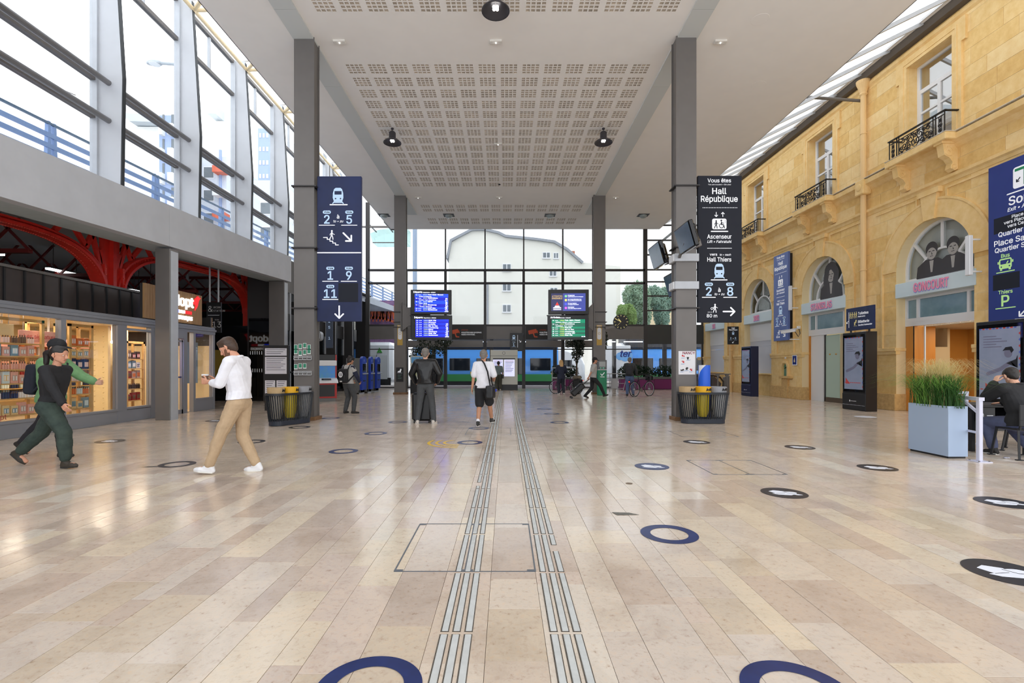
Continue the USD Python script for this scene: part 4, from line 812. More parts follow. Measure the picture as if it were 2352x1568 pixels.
for k, (yc, name) in enumerate(zip(BAYS, ('', 'GONCOURT', 'STANISLAS', '1882', '101'))):
    d = thing(f'door_{k + 2}', kind='structure'); zb = 3.96
    lun = arch(yc, RA, ZS, zb); inner = unary_union([Point(yc, 4.02).buffer(.80, quad_segs=14).intersection(sbox(yc - 2, 4.02, yc + 2, 9))]); inn2 = inner.buffer(-.055)
    fr = lun.difference(lun.buffer(-.07)).union(inner.difference(inn2))
    for ang in (45, 90, 135): a = math.radians(ang); fr = fr.union(stroke([(yc + .78 * math.cos(a), 4.05 + .78 * math.sin(a)), (yc + 1.5 * math.cos(a), 4.15 + 1.5 * math.sin(a))], .07).intersection(lun))
    fr = fr.union(sbox(yc - RA, zb, yc + RA, zb + .1))
    MB().prism(fr, XF - .05, XF + .04, 'yz').build('fanlight_frame', white_paint, d)
    cells = lun.buffer(-.06).difference(fr)
    for g in getattr(cells, 'geoms', [cells]): MB().prism(g, XF - .004, XF + .004, 'yz').build('pane', fan_glass, d)
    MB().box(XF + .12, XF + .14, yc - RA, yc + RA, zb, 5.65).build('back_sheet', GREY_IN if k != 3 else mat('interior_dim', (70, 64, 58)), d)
    MB().box(XW - .02, XF + .05, yc - RA - .06, yc + RA + .02, 3.5, 3.94, .01).build('name_board', signbox, d)
    MB().box(XF - .05, XF + .05, yc - RA, yc + RA, 2.62, 3.5).build('transom_frame', white_paint, d) if k > 2 else None
    if k in (0, 1, 2):
        fr = sbox(yc - RA, 2.62, yc + RA, 3.5).difference(unary_union([sbox(yc - RA + .07, 2.86, yc - RA + .42, 3.42), sbox(yc - RA + .5, 2.86, yc + RA - .5, 3.42), sbox(yc + RA - .42, 2.86, yc + RA - .07, 3.42)]))
        MB().prism(fr, XF - .06, XF + .06, 'yz').build('transom_frame', white_paint, d)
        for a, b in ((yc - RA + .06, yc - RA + .43), (yc - RA + .49, yc + RA - .49), (yc + RA - .43, yc + RA - .06)): MB().box(XF - .01, XF + .01, a, b, 2.85, 3.43).build('pane', mat('transom_glass', (112, 142, 152), .12, rgb2=(140, 166, 176), scale=1.5), d)
    if k > 2:
        MB().box(XF - .03, XF + .03, yc - RA, yc - RA + .3, 1.0, 3.5).box(XF - .03, XF + .03, yc - RA + .31, yc + RA, 2.36, 3.5).box(XF - .03, XF + .03, yc - RA + .31, yc + RA, 1.0, 2.35).build('closed_panel', pale_panel, d)
        MB().box(XW + .05, XF + .2, yc - RA, yc + RA, 0, .98).build('sill_wall', stone[0], d); MB().box(XW - .04, XF + .1, yc - RA, yc + RA, .98, 1.04, .01).build('sill', stone_trim, d)
    DOORS.append(d)
    if name:                                          # raised double lettering, pink over blue
        for q, (m_, dx, dz) in enumerate(((bluel, -.016, -.026), (pinkl, 0, 0))):
            tt = thing('name_lettering', f'raised {("blue shadow", "pink")[q]} letters {name} on the pale board over the {("", "planter", "frosted glass", "third", "last")[k]} arch', 'lettering', (XW - .022 - q * .012, yc + .0, 3.58), -90)
            v, f = text(name, .25, dx, .02 + dz, 'c', True, depth=.012, width={8: 1.16, 9: 1.26, 4: .52, 3: .4}[len(name)]); obj('letters', T(v, f), m_, tt)
def picture(yc, items, label):
    t = thing('window_print', label, 'print', (XF - .06, yc, 4.05), -90)
    for n, (cx, cz, s, hr) in enumerate(items):
        o = -.01 * n; a, b, c = bust(cx, cz, s, hr); MB().prism(a, o - .004, o - .001).build('dark_print', prnt, t); MB().prism(b, o - .006, o - .002).build('pale_print', prnt2, t); MB().prism(c, o - .008, o - .003).build('features', prnt, t)
picture(14.1, [(-.32, 0, 1.0, 'short'), (.38, 0, .98, 'short')], 'black and white print of two figures in dark coats in the nearest fanlight')
picture(19.0, [(.12, .0, 1.22, 'curls')], 'black and white print of one curly haired figure in the second fanlight')
ob = thing('awning_sheet', 'grey curved sheet lying inside the dark third fanlight', 'sheet'); MB().prism(Polygon([(23.9 - .72, 4.08)] + [(23.9 - .72 + 1.42 * q, 4.08 + .72 * math.sin(q * 1.55)) for q in np.linspace(.1, .95, 10)] + [(23.9 + .72, 4.08)]), XF + .1, XF + .14, 'yz').build('sheet', mat('grey_sheet', (150, 150, 150), .5, var=.2), ob)
# doors of the frosted arch, open room behind the planter arch
d = DOORS[2]
MB().box(XF - .01, XF + .03, 19.42, 20.2, 0, 2.62).build('side_panel', white_paint, d); MB().box(XF + .05, XF + .07, 18.55, 19.4, .16, 2.6).build('pane', frost, d); MB().box(XF + .05, XF + .07, 17.8, 18.53, .16, 2.6).build('pane', tan_glass, d)
MB().box(XF + .03, XF + .09, 17.75, 19.42, 0, .18).build('door_rail', mat('brown_rail', (92, 78, 64), .5), d); MB().box(XF + .03, XF + .09, 19.36, 19.46, .02, 2.62).build('stile', steel_dark, d); MB().box(XF - .05, XF + .0, 20.2, 20.29, 0, 2.62).build('pilaster_strip', mat('orange_wood', (214, 146, 66), .45, rgb2=(190, 122, 50), scale=3, stretch=(1, 1, .15)), d)
for yy in (18.2, 18.75, 19.1): MB().ball((XF + .04, yy, 1.85), .03, 2).build('lamp_reflection_knob', mat('brass', (226, 170, 96), .2, .8), d)
MB().box(XF + .7, XF + .75, 17.7, 20.3, 0, 2.7).build('room_wall', cream_w, d); 
ow = mat('orange_wood'  , (214, 146, 66)); d = DOORS[1]; rm = thing('wall_room', kind='structure')
MB().box(15.2, 15.3, 9.0, 16.2, 0, 2.8).build('room_wall', mat('orange_wall', (196, 142, 66), .6, rgb2=(182, 128, 56), scale=.8), rm)
MB().box(12.9, 15.2, 16.2, 16.3, 0, 2.8).box(12.9, 15.2, 9.0, 9.1, 0, 2.8).build('room_wall', mat('orange_wall', (1, 1, 1)), rm)
for q in range(24): MB().box(12.82, 15.2, 9.1 + q * .3, 9.37 + q * .3, 2.6, 2.64).build('ceiling_slat', mat('ceiling_slat', (196, 176, 146), .6), rm)
MB().box(12.8, 15.2, 9.0, 16.2, -.02, .004).build('room_floor', mat('room_floor', (190, 176, 160), .25), rm)
MB().box(15.1, 15.19, 13.3, 14.45, .05, 1.95).build('panel_frame', mat('tan_frame', (206, 180, 138), .5), rm); MB().box(15.08, 15.1, 13.4, 14.35, .9, 1.85).build('dark_pane', mat('brown_screen', (84, 66, 34), .3), rm)
MB().box(15.1, 15.2, 12.6, 12.68, 1.8, 2.58).build('white_post', white_paint, rm); MB().box(14.0, 14.08, 15.6, 16.2, 0, 2.6).box(13.2, 14.0, 15.58, 15.66, 0, 2.0).build('side_door', mat('beige_door', (196, 180, 150), .5), rm)
MB().box(15.1, 15.2, 14.6, 14.7, 2.35, 2.5).build('exit_light', mat('red_exit', (200, 30, 30), .4, emit=.6), rm)
MB().box(XF - .05, XF + .6, 15.05, 15.36, 0, 2.62).build('wood_jamb', ow, d); MB().box(XF - .055, XF - .05, 15.04, 15.08, 0, 2.62).build('dark_seam', black_paint, d); MB().box(XF - .0, XF + .03, 14.72, 14.76, 0, 2.62).build('white_edge', white_paint, d)
ra = UsdLux.RectLight.Define(stage, '/World/room_light'); ra.CreateIntensityAttr(3.0); ra.CreateWidthAttr(1.2); ra.CreateHeightAttr(3.0); ra.CreateColorAttr(Gf.Vec3f(1, .84, .6)); ra.AddTranslateOp().Set(Gf.Vec3d(14.0, 13.2, 2.58))

# balcony railings of scrolled black iron
iron = mat('black_iron', (34, 32, 32), .5, .4)
def spiral(cy, cz, r, turns, a0, sgn=1, n=26): return [(cy + sgn * r * (1 - .8 * q) * math.cos(a0 + q * turns * 2 * math.pi), cz + r * (1 - .8 * q) * math.sin(a0 + q * turns * 2 * math.pi)) for q in np.linspace(0, 1, n)]
def balcony():
    t = thing('balcony_rail', 'black scrolled iron balcony rail under the nearest upper window', 'railing', (XW - .42, BAYS[1] + .06, 7.665), 0)
    W, Hh = .95, .6; MB().bar((0, -W - .04, Hh), (0, W + .04, Hh), .06, .03).bar((0, -W, Hh), (.42, -W, Hh), .06, .03).bar((0, W, Hh), (.42, W, Hh), .06, .03).build('top_rail', iron, t)
    MB().bar((0, -W, .04), (0, W, .04), .02, .02).bar((0, -W, Hh - .1), (0, W, Hh - .1), .02, .02).build('rail', iron, t)
    for y in (-W, -W + .28, -W + .36, W - .36, W - .28, W): MB().bar((0, y, 0), (0, y, Hh), .02, .02).build('baluster', iron, t)
    for s in (-1, 1):
        m = MB()
        for (cy, cz, r, tn, a0) in ((.16, .34, .13, 1.5, .4), (.38, .22, .12, 1.6, 2.2), (.22, .14, .08, 1.4, 4.0), (.44, .4, .08, 1.3, 1.0), (.06, .22, .1, 1.2, 3.0), (.1, .45, .05, 1.2, .2), (.3, .42, .06, 1.3, 2.0), (.5, .2, .07, 1.4, 5.0), (.3, .1, .05, 1.2, 1.5), (.48, .1, .04, 1.2, 3.0), (.02, .4, .07, 1.3, 4.0)):
            m.tube([(0, s * p, q) for p, q in spiral(cy, cz, r, tn, a0)], .013, 5)
        m.tube([(0, s * p, q) for p, q in ((.02, .06), (.2, .2), (.3, .38), (.5, .48))], .01, 5).tube([(0, s * p, q) for p, q in ((.56, .08), (.4, .12), (.3, .3), (.1, .46))], .01, 5)
        m.build('scrollwork', iron, t)
        m = MB()
        for (cz, r) in ((.12, .06), (.26, .06), (.4, .05)): m.tube([(0, s * (W - .14) + p, q) for p, q in spiral(0, cz, r, 1.6, cz * 9)], .009, 5).tube([(0, s * (W - .14) - p, q) for p, q in spiral(0, cz, r, 1.6, cz * 9)], .009, 5)
        for yy in (.1, .14, .18): m.bar((0, s * (W - yy), .08), (0, s * (W - yy), .5), .012, .012)
        m.build('scrollwork', iron, t)
    return t
b0 = balcony()
for yc, w in ((9.2, 'at the photo edge, before the nearest upper window'), (19.0, 'under the second upper window, left of the downpipe'), (23.9, 'under the third upper window beside the dark banner'), (28.8, 'under the last upper window, partly behind the banner')):
    if yc > 10: dup(b0, (XW - .42, yc + .06, 7.665), 0, 'black scrolled iron balcony rail ' + w)
# downpipes
pipe_m = mat('cream_pipe', (232, 196, 140), .55)
def downpipe(y, label, z0=0.0):
    t = thing('downpipe', label, 'pipe', (XW - .14, y, 0))
    MB().cyl((0, 0, z0), (0, 0, 10.6), .085, 16).build('pipe', pipe_m, t)
    MB().lathe([(.09, 10.5), (.12, 10.55), (.1, 10.6), (.14, 10.75), (.2, 10.9), (.21, 11.0), (0, 11.0)], n=20).build('hopper', pipe_m, t)
    MB().box(-.16, .14, -.2, .2, 7.15, 7.65, .03).ball((-.16, 0, 7.4), (.03, .12, .12), 2).build('boss', stone_trim, t)
    for z in (2.2, 4.6, 9.2): MB().lathe([(.085, z), (.1, z + .01), (.1, z + .05), (.085, z + .06)], n=16).build('collar', pipe_m, t)
downpipe(16.6, 'cream downpipe with a stone boss between the nearest two upper windows'); downpipe(26.4, 'cream downpipe behind the small hanging station sign')

# wall lights, cctv, fountain
def wall_light(y, label):
    t = thing('wall_light', label, 'light', (XW - .32, y, 3.72)); MB().box(-.05, .05, -.07, .07, 0, 1.02, .015).build('housing', mat('light_housing', (226, 228, 232), .4), t)
    for z in (.1, .92): MB().box(.05, .32, -.02, .02, z - .02, z + .02).build('bracket', white_paint, t)
wall_light(12.62, 'white vertical light box on brackets beside the nearest arch'); wall_light(20.55, 'white vertical light box on brackets between the two middle arches')
t = thing('security_camera', 'white wall camera on an arm beside the second arch', 'camera', (XW - .05, 20.42, 2.95))
MB().box(-.05, .05, -.06, .06, -.02, .1, .01).bar((0, 0, .02), (-.3, .1, -.12), .04, .04).bar((0, -.05, -.45), (-.35, .05, -.45), .04, .03).build('arm', white_paint, t)
MB().bar((-.2, -.12, -.08), (-.55, .3, -.14), .12, .11).build('body', white_paint, t); MB().bar((-.16, -.16, -.005), (-.6, .36, -.075), .17, .015).build('hood', white_paint, t); MB().tube([(-.22, -.1, -.12), (-.1, -.15, -.35), (.0, -.1, -.2), (0, 0, .05)], .012, 6).build('cable', black_paint, t)
t = thing('wall_fountain', 'stone wall fountain niche with green back and ledge', 'fountain', (XW, 21.45, 0))
npoly = Polygon([(-.3, .95), (-.3, 1.42), (-.14, 1.62), (.14, 1.62), (.3, 1.42), (.3, .95)]); hole = Polygon([(-.2, .95), (-.2, 1.38), (-.1, 1.52), (.1, 1.52), (.2, 1.38), (.2, .95)])
MB().prism(npoly.difference(hole), -.08, .1, 'yz').build('niche_frame', stone_trim, t); MB().prism(hole, .04, .06, 'yz').build('niche_back', mat('verdigris', (70, 150, 116), .5, rgb2=(120, 150, 140), scale=3), t)
MB().box(-.2, .1, -.55, .2, .86, .96, .012).build('ledge', stone_worn, t); MB().box(-.1, .06, -.28, .14, 0, .86, .01).build('pedestal', stone_worn, t); MB().tube([(.12, -.02, 1.3), (-.02, -.02, 1.33), (-.06, -.02, 1.28)], .018, 8).build('spout', black_paint, t)
t = thing('enamel_plate', 'small blue plate with a white border and drop beside the fountain', 'sign', (XW - .045, 20.72, 1.42), -90); MB().prism(rrect(-.17, .17, 0, .44, .03), 0, .02).build('border', white_paint, t); MB().box(-.13, .13, -.004, 0, .04, .4).build('field', navy, t); MB().prism(unary_union([Point(0, .18).buffer(.05), Polygon([(-.045, .2), (.045, .2), (.01, .33)])]), -.008, -.003).build('drop', mat('sand_ink', (226, 206, 160), .5), t)
t = thing('number_plate', 'tiny white plate above the fountain niche', 'sign', (XW - .045, 21.4, 1.72), -90); MB().box(-.06, .06, 0, .01, 0, .06).build('plate', white_paint, t)

# ================================================================ platform and hall signs
SB = mat('sign_blue', (36, 42, 70), .45, spec=.3, rgb2=(40, 52, 96), scale=.7); SD = mat('sign_dark', (33, 36, 46), .5, spec=.2); SW = mat('sign_white', (236, 238, 244)); SP = mat('sign_pale_blue', (190, 218, 246), .5, emit=.08); SG = mat('sign_green', (190, 236, 150), .5, emit=.08)
def panel(t, w, z0, z1, m, d=.09): MB().box(0, w, 0, d, z0, z1, .006).build('panel', m, t)
def put(t, s, h, x, z, m, al='c', bold=False, it=0.0, width=None): obj('lettering', T(*text(s, h, x, z, al, bold, it, .002, width)), m, t)
def pic(t, p, x, z, s, m, name='pictogram', dep=.002): obj(name, flat(p, x, z, s, dep), m, t)
def rule(t, x0, x1, z, m, h=.022): obj('rule', flat(rrect(x0, x1, z, z + h, h / 2.01)), m, t)
def voie(t, x, z, n, s=1.0, ul=.42):
    obj('pill', flat(rrect(-.105 * s, .105 * s, 0, .085 * s, .042 * s), x, z + .26 * s), SP, t)
    v, f = text('Voie', .05 * s, x, z + .28 * s, 'c', True); v[:, 1] -= .002; obj('lettering', T(v, f), SD, t)
    put(t, n, .215 * s, x, z + .01, SP, 'c', True); rule(t, x - ul / 2 * s, x + ul / 2 * s, z - .045 * s, SW)
def dots(t, x0, x1, z, m, n=22): obj('dotted_rule', flat(unary_union([Point(x, 0).buffer(.012, quad_segs=3) for x in np.linspace(x0, x1, n)]), 0, z), m, t)
P_lift = rrect(-.5, .5, 0, .74, .12).difference(unary_union([affinity.affine_transform(P_man(), [.55, 0, 0, .55, -.22, .08]), affinity.affine_transform(P_wheelchair(), [.6, 0, 0, .6, .14, .07])] + [Point(.4, q).buffer(.02) for q in (.46, .54, .62)]))
P_luggage = unary_union([P_man(), affinity.rotate(rrect(-.5, -.22, .3, .58, .04).difference(rrect(-.44, -.28, .36, .52, .02)), 30)] + [Point(x, .02).buffer(.05) for x in (-.8, -.62, -.44)])

# left banner on the near left column
t = thing('platform_banner', 'tall dark blue platform banner with a train, fixed to the near left column', 'sign', (-4.88, 12.72, 2.55)); W = 1.14; panel(t, W, 0, 3.75, SB)
pic(t, P_train(), .54, 3.06, .27, SP); rule(t, .32, .79, 3.0, SW, .03); voie(t, .25, 2.52, '2'); voie(t, .83, 2.52, '5'); put(t, 'à', .1, .54, 2.66, SW, 'c', True); put(t, 'to • zu', .06, .54, 2.56, SW, 'c', True, .2)
pic(t, P_stairs(), .38, 2.12, .24, SW); pic(t, arrow(1, -1, .15), .78, 2.18, .29, SW, 'arrow'); obj('rule', flat(sbox(0, 1.76, W, 1.79)), SW, t)
voie(t, .34, 1.07, '1'); voie(t, .82, 1.07, '9'); voie(t, .34, .6, '11'); pic(t, arrow(0, -1, .13), .57, .24, .31, SW, 'arrow'); obj('blank_patch', flat(sbox(.55, .5, 1.06, .99)), SD, t)
for z in (.35, 3.45): MB().box(-.08, .0, .02, .07, z, z + .05).build('clamp', steel_dark, t)
# right banner on the near right column, and the same text on the old wall
def hall_banner(loc, rz, label, mt, arr, man):
    t = thing('hall_banner', label, 'sign', loc, rz); W = 1.13; panel(t, W, 0, 3.78, mt); c = .55
    put(t, 'Vous êtes', .095, c, 3.61, SW, 'c', True); put(t, 'You are located • Sie sind', .035, c, 3.535, SW, 'c', False, .15)
    put(t, 'Hall', .15, c, 3.31, SW, 'c', True); put(t, 'République', .15, c, 3.11, SW, 'c', True, 0, .95); dots(t, .13, 1.0, 2.955, SW)
    pic(t, arrow(0, -1, .17), .47, 2.78, .11, SW, 'arrow'); pic(t, arrow(0, 1, .17), .64, 2.78, .11, SW, 'arrow'); pic(t, P_lift, c, 2.4, .37, SW); rule(t, .33, .78, 2.33, SW, .03)
    put(t, 'Ascenseur', .105, c, 2.16, SW, 'c', True, 0, .63); put(t, 'Lift • Fahrstuhl', .065, c, 2.05, SW, 'c', True, .2); dots(t, .25, .86, 1.91, SW, 20)
    put(t, 'vers', .07, .4, 1.72, SW, 'c', True); put(t, 'to • nach', .05, .7, 1.72, SW, 'c', True, .2); put(t, 'Hall Thiers', .105, c, 1.57, SW, 'c', True, 0, .62)
    pic(t, P_train(), c, 1.15, .25, SP); rule(t, .33, .76, 1.08, SW, .028); voie(t, .28, .68, '2', 1, .36); voie(t, .83, .68, '8', 1, .36); put(t, 'à', .1, .55, .79, SW, 'c', True); put(t, 'to • zu', .06, .55, .7, SW, 'c', True, .2)
    pic(t, man, .44, .26, .22, SW); put(t, '80 m', .085, .36, .13, SW, 'c', True); pic(t, arr, .8, .28, .29, SW, 'arrow')
    return t
hall_banner((4.95, 12.68, 2.52), 0, 'tall black hall banner with lift and train, fixed to the near right column', SD, arrow(1, 0, .14), P_luggage)
hb = hall_banner((XW - .2, 22.05, 2.5), -90, 'blue hall banner with lift and train, flat along the sandstone wall', mat('sign_blue_light', (86, 106, 166), .45), arrow(1, -1, .14), P_luggage)
MB().box(0.02, 1.11, .09, .2, .1, 3.7).build('backing', black_paint, hb)
# exit banner on the old wall at the photo edge
t = thing('exit_banner', 'broad blue exit banner with buses and parking, cut by the photo edge', 'sign', (XW - .2, 12.24, 2.5), -90); W = 1.75; panel(t, W, 0, 3.8, mat('sign_royal', (30, 48, 118), .45, rgb2=(34, 54, 130), scale=.7)); c = .87
MB().box(.02, W - .02, .09, .2, .1, 3.7).build('backing', black_paint, t)
obj('exit_plate', flat(rrect(-.27, .27, 0, .5, .06), c, 3.07), SW, t); obj('exit_plate_green', flat(sbox(-.03, .04, .23, .46).union(sbox(-.23, .4, .23, .46)), c, 3.07, 1, .004), mat('exit_green', (30, 140, 90), .5), t)
m = MB().add(flat(P_man(), c + .1, 3.12, .3, .006)); obj('running_man', m.mesh(), SW, t); pic(t, arrow(-1, -1, .18), c - .15, 3.26, .11, SD, 'arrow', .006)
rule(t, c - .42, c + .42, 2.98, SW, .03); put(t, 'Sortie', .2, c, 2.72, SW, 'c', True); put(t, 'Exit • Ausgang', .085, c, 2.58, SW, 'c', True, .2); obj('blank_patch', flat(sbox(.14, 2.12, 1.6, 2.5), 0, 0, 1, .001), SD, t)
for s, h, z in (('Place S. Veil', .075, 2.4), ('vers Place Stanislas', .075, 2.3), ('vers Centre Ville', .075, 2.2), ('Quartier Poincaré', .11, 2.03)): put(t, s, h, c, z, SW, 'c', True)
put(t, 'Place Saint-Léon', .13, c, 1.82, SW, 'c', True); put(t, 'Quartier Saint-Léon', .11, c, 1.66, SW, 'c', True)
for x, z, lab in ((.42, 1.2, 'Bus'), (1.1, 1.2, ''), (1.1, .78, '')):
    pic(t, P_bus(), x, z, .3, SG); rule(t, x - .22, x + .22, z - .05, SG, .025)
    if lab: put(t, lab, .09, x, z + .31, SG, 'c', True)
obj('blank_patch', flat(sbox(.12, .74, .75, 1.12), 0, 0, 1, .001), SD, t)
for x, s in ((.42, 'Thiers'), (1.1, 'St-Léon')): put(t, s, .085, x, .64, SG, 'c', True); put(t, 'P', .26, x, .34, SG, 'c', True); rule(t, x - .24, x + .24, .28, SG, .025)
pic(t, arrow(-1, -1, .15), c - .05, .14, .22, SW, 'arrow')
# toilets / ticket office sign over the middle totem
t = thing('toilets_sign', 'dark blue toilets and ticket office sign above the middle advertising totem', 'sign', (11.1, 16.05, 2.53), -90); W = 1.2; panel(t, W, 0, .72, SB, .06)
pic(t, arrow(-1, -1, .18), .06, .28, .1, SW, 'arrow'); obj('rule', flat(sbox(.12, .1, .14, .6)), SW, t); yl = mat('sign_yellow', (236, 222, 150), .5)
for x in (.24, .42): pic(t, unary_union([P_man(), affinity.translate(P_man(), .5, 0)]), x - .04, .42, .17, yl); rule(t, x - .07, x + .08, .39, yl, .012)
pic(t, unary_union([rrect(-.3, 0, 0, .6, .05), affinity.rotate(rrect(.02, .32, .4, 1.0, .05), -15)]), .42, .16, .17, yl); rule(t, .35, .5, .13, yl, .012)
put(t, 'Toilettes', .08, .54, .48, SW, 'l', True); put(t, 'Restrooms', .045, .54, .4, SW, 'l', True, .15); put(t, 'Billetterie', .08, .54, .22, SW, 'l', True); put(t, 'Ticket office / Fahrkartenschalter', .045, .54, .13, SW, 'l', True, .15, .6)
MB().box(.15, .2, .02, .05, -.1, .02).box(.95, 1.0, .02, .05, -.1, .02).build('bracket', steel_dark, t)
# small hanging station signs
def mini_sign(loc, label, arr, w, h):
    t = thing('platform_sign', label, 'sign', loc); MB().box(0, w, 0, .09, 0, h, .005).build('panel', black_paint, t); MB().box(w - .03, w, .0, .1, 0, h).build('edge', steel_light, t); return t
t = mini_sign((11.38, 25.2, 2.5), 'small black hall sign with train over the far wall, right of the banner', 0, .55, .92)
for s, h, z in (('Hall', .07, .8), ('République', .06, .72)): put(t, s, h, .26, z, SW, 'c', True)
pic(t, P_train(), .26, .5, .11, SP); put(t, '2', .1, .14, .27, SP, 'c', True); put(t, '5', .1, .38, .27, SP, 'c', True); put(t, 'à', .05, .26, .28, SW, 'c', True); rule(t, .06, .22, .23, SP, .008); rule(t, .3, .46, .23, SP, .008); pic(t, arrow(-1, -1, .18), .26, .11, .11, SW, 'arrow')
MB().bar((.5, .08, .5), (.66, 1.12, .5), .05, .05).build('bracket', steel, t)
t = mini_sign((.26, 29.9, 2.3), 'small black platform one sign over the information stand', 0, .8, 1.1)
pic(t, P_train(), .22, .72, .17, SP); rule(t, .08, .36, .66, SP, .012); put(t, 'Voie', .06, .22, .52, SP, 'c', True); put(t, '1', .17, .22, .3, SP, 'c', True); rule(t, .08, .36, .24, SP, .012); obj('rule', flat(sbox(.44, .22, .46, .98)), SW, t); pic(t, arrow(1, -1, .18), .6, .6, .16, SW, 'arrow')
MB().cyl((.1, .05, 1.1), (.1, .5, 1.3), .015, 6).cyl((.7, .05, 1.1), (.7, .5, 1.3), .015, 6).build('hanger', steel, t)
# video protection boards on the end wall
cam_ink = mat('camera_orange', (206, 84, 48), .5)
P_cam = unary_union([affinity.rotate(rrect(-.42, .42, .1, .5, .06), 12), affinity.rotate(sbox(.44, .14, .52, .44), 12), stroke([(.1, .1), (.2, -.2), (.45, -.22)], .12)])
for x, lab in ((-3.6, 'black video protection board partly behind the departure screens'), (1.22, 'black video protection board partly behind the arrivals screens')):
    t = thing('video_board', lab, 'sign', (x, 30.3, 3.02)); MB().box(0, 2.2, 0, .04, 0, .86).build('board', mat('board_black', (38, 36, 36), .5), t)
    pic(t, P_cam, .42, .3, .62, cam_ink); put(t, 'ATTENTION', .05, .85, .56, cam_ink, 'l', True); put(t, 'VOUS ÊTES DANS UN ESPACE', .075, .85, .4, SW, 'l', True, 0, 1.25); put(t, 'VIDÉO PROTÉGÉ.', .075, .85, .27, SW, 'l', True); MB().box(.75, 1.2, -.05, 0, -.22, -.07).build('exit_plate', mat('exit_plate_white', (210, 230, 220), .5, emit=.3), t); pic(t, arrow(1, 0, .25), .9, -.15, .1, mat('exit_green', (1, 1, 1)), 'arrow', .055)

# ================================================================ departure and arrival screens
def lcd(name, rgb, e): return mat(name, rgb, .25, emit=e)
bz = mat('screen_bezel', (28, 28, 30), .3); B1, B2, B3 = lcd('row_blue', (22, 60, 226), .85), lcd('row_deep_blue', (12, 20, 160), .8), lcd('row_mid_blue', (16, 40, 200), .85)
G1, G2 = lcd('row_green', (14, 130, 96), .5), lcd('row_deep_green', (28, 92, 74), .5); TW = lcd('screen_white', (236, 240, 255), .9); TY = lcd('screen_yellow', (176, 196, 96), .8)
def board(loc, rz, label, title, sub, rows_, c1, c2, side, w=1.98, h=1.2):
    t = thing('train_screen', label, 'screen', loc, rz); MB().box(0, w, 0, .14, 0, h, .012).build('bezel', bz, t); x0, x1 = .2, w - .16; z = h - .2
    put(t, title, .085, x0 - .06, h - .15, TW, 'l', True); put(t, sub, .045, x0 + .4, h - .15, TW, 'l', True)
    n = sum(2 if len(r) > 2 else 1 for r in rows_); rh = min((h - .38) / n, .09)
    for k, r in enumerate(rows_):
        hh = rh * (2 if len(r) > 2 else 1); obj('row', flat(sbox(x0, z - hh, x1, z)), c1 if k % 2 == 0 else c2, t)
        zz = z - rh * .82
        for s, hgt, x, m_ in (('TER', .034, x0 + .04, TW), ('à l’heure', .026, x0 + .17, TW), (r[0], .05, x0 + .4, TY), (r[1], .058, x0 + .64, TW)): v, f = text(s, hgt, x, zz, 'l', True); v[:, 1] -= .003; obj('lettering', T(v, f), m_, t)
        if len(r) > 2: v, f = text(r[2], .042, x0 + .2, zz - rh, 'l', True); v[:, 1] -= .003; obj('lettering', T(v, f), TW, t)
        z -= hh
    obj('row', flat(sbox(x0, z - .06, x1, z)), c2 if len(rows_) % 2 else c1, t)
    if side: v, f = text(side, .13, x1 - .04, z - .0, 'l', False, 0, .002, None, math.pi / 2); v[:, 1] -= .004; obj('side_lettering', T(v, f), TW, t)
    v, f = text('10:38', .05, x1 - .18, z - .055, 'l', True); v[:, 1] -= .004; obj('clock_lettering', T(v, f), TW, t)
    return t
D1 = [('10h27', 'Pont-Saint-Vincent', 'Jarville-la-Malgrange'), ('10h34', 'Neufchâteau', 'Liverdun • Toul • Neufchâteau'), ('10h50', 'Epinal', 'Thaon • Epinal'), ('11h00', 'Strasbourg', '• Saverne • Strasbourg'), ('11h20', 'Metz Ville'), ('11h20', 'Remiremont')]
D2 = [('11h20', 'Metz Ville'), ('11h20', 'Mirecourt'), ('11h21', 'Lunéville'), ('11h35', 'Bar-le-Duc'), ('11h50', 'Luxembourg'), ('11h50', 'Epinal'), ('12h10', 'Strasbourg'), ('12h20', 'Metz Ville'), ('12h20', 'Remiremont')]
A1 = [('10h28', 'Pont-Saint-Vincent', 'Maizières • Messein • Ludres • Houdemont'), ('10h40', 'Neufchâteau', 'Neufchâteau • Toul • Liverdun'), ('10h50', 'Paris Est'), ('11h05', 'Bar-le-Duc'), ('11h10', 'Luxembourg'), ('11h18', 'Lorraine TGV'), ('11h31', 'Metz Ville')]
board((-4.63, 23.9, 3.9), 2, 'upper blue departures screen on the far left column', 'Départs', 'Departures • Abfahrt', D1, B1, B2, 'départs'); board((-4.6, 23.9, 2.66), 2, 'lower blue departures screen on the far left column', 'Départs', 'Departures • Abfahrt', D2, B3, B2, 'départs')
board((2.02, 23.9, 2.66), -2, 'lower green arrivals screen on the far right column', 'Arrivées', 'Arrivals • Ankunft', A1, G1, G2, '')
t = thing('train_screen', 'upper safety notice screen with a red topped cone, on the far right column', 'screen', (2.06, 23.9, 3.9), -2); w, h = 1.96, 1.2; MB().box(0, w, 0, .14, 0, h, .012).build('bezel', bz, t)
obj('field', flat(sbox(.14, .16, .72, 1.02)), lcd('notice_navy', (40, 42, 84), .5), t); obj('field', flat(sbox(.72, .16, w - .16, 1.02)), lcd('notice_blue', (56, 66, 140), .6), t)
for s, z in (('ATTENTIFS', .84), ('ENSEMBLE', .74)): v, f = text(s, .075, .43, z, 'c', True, 0, .002, .5); v[:, 1] -= .003; obj('lettering', T(v, f), lcd('notice_gold', (200, 170, 110), .5), t)
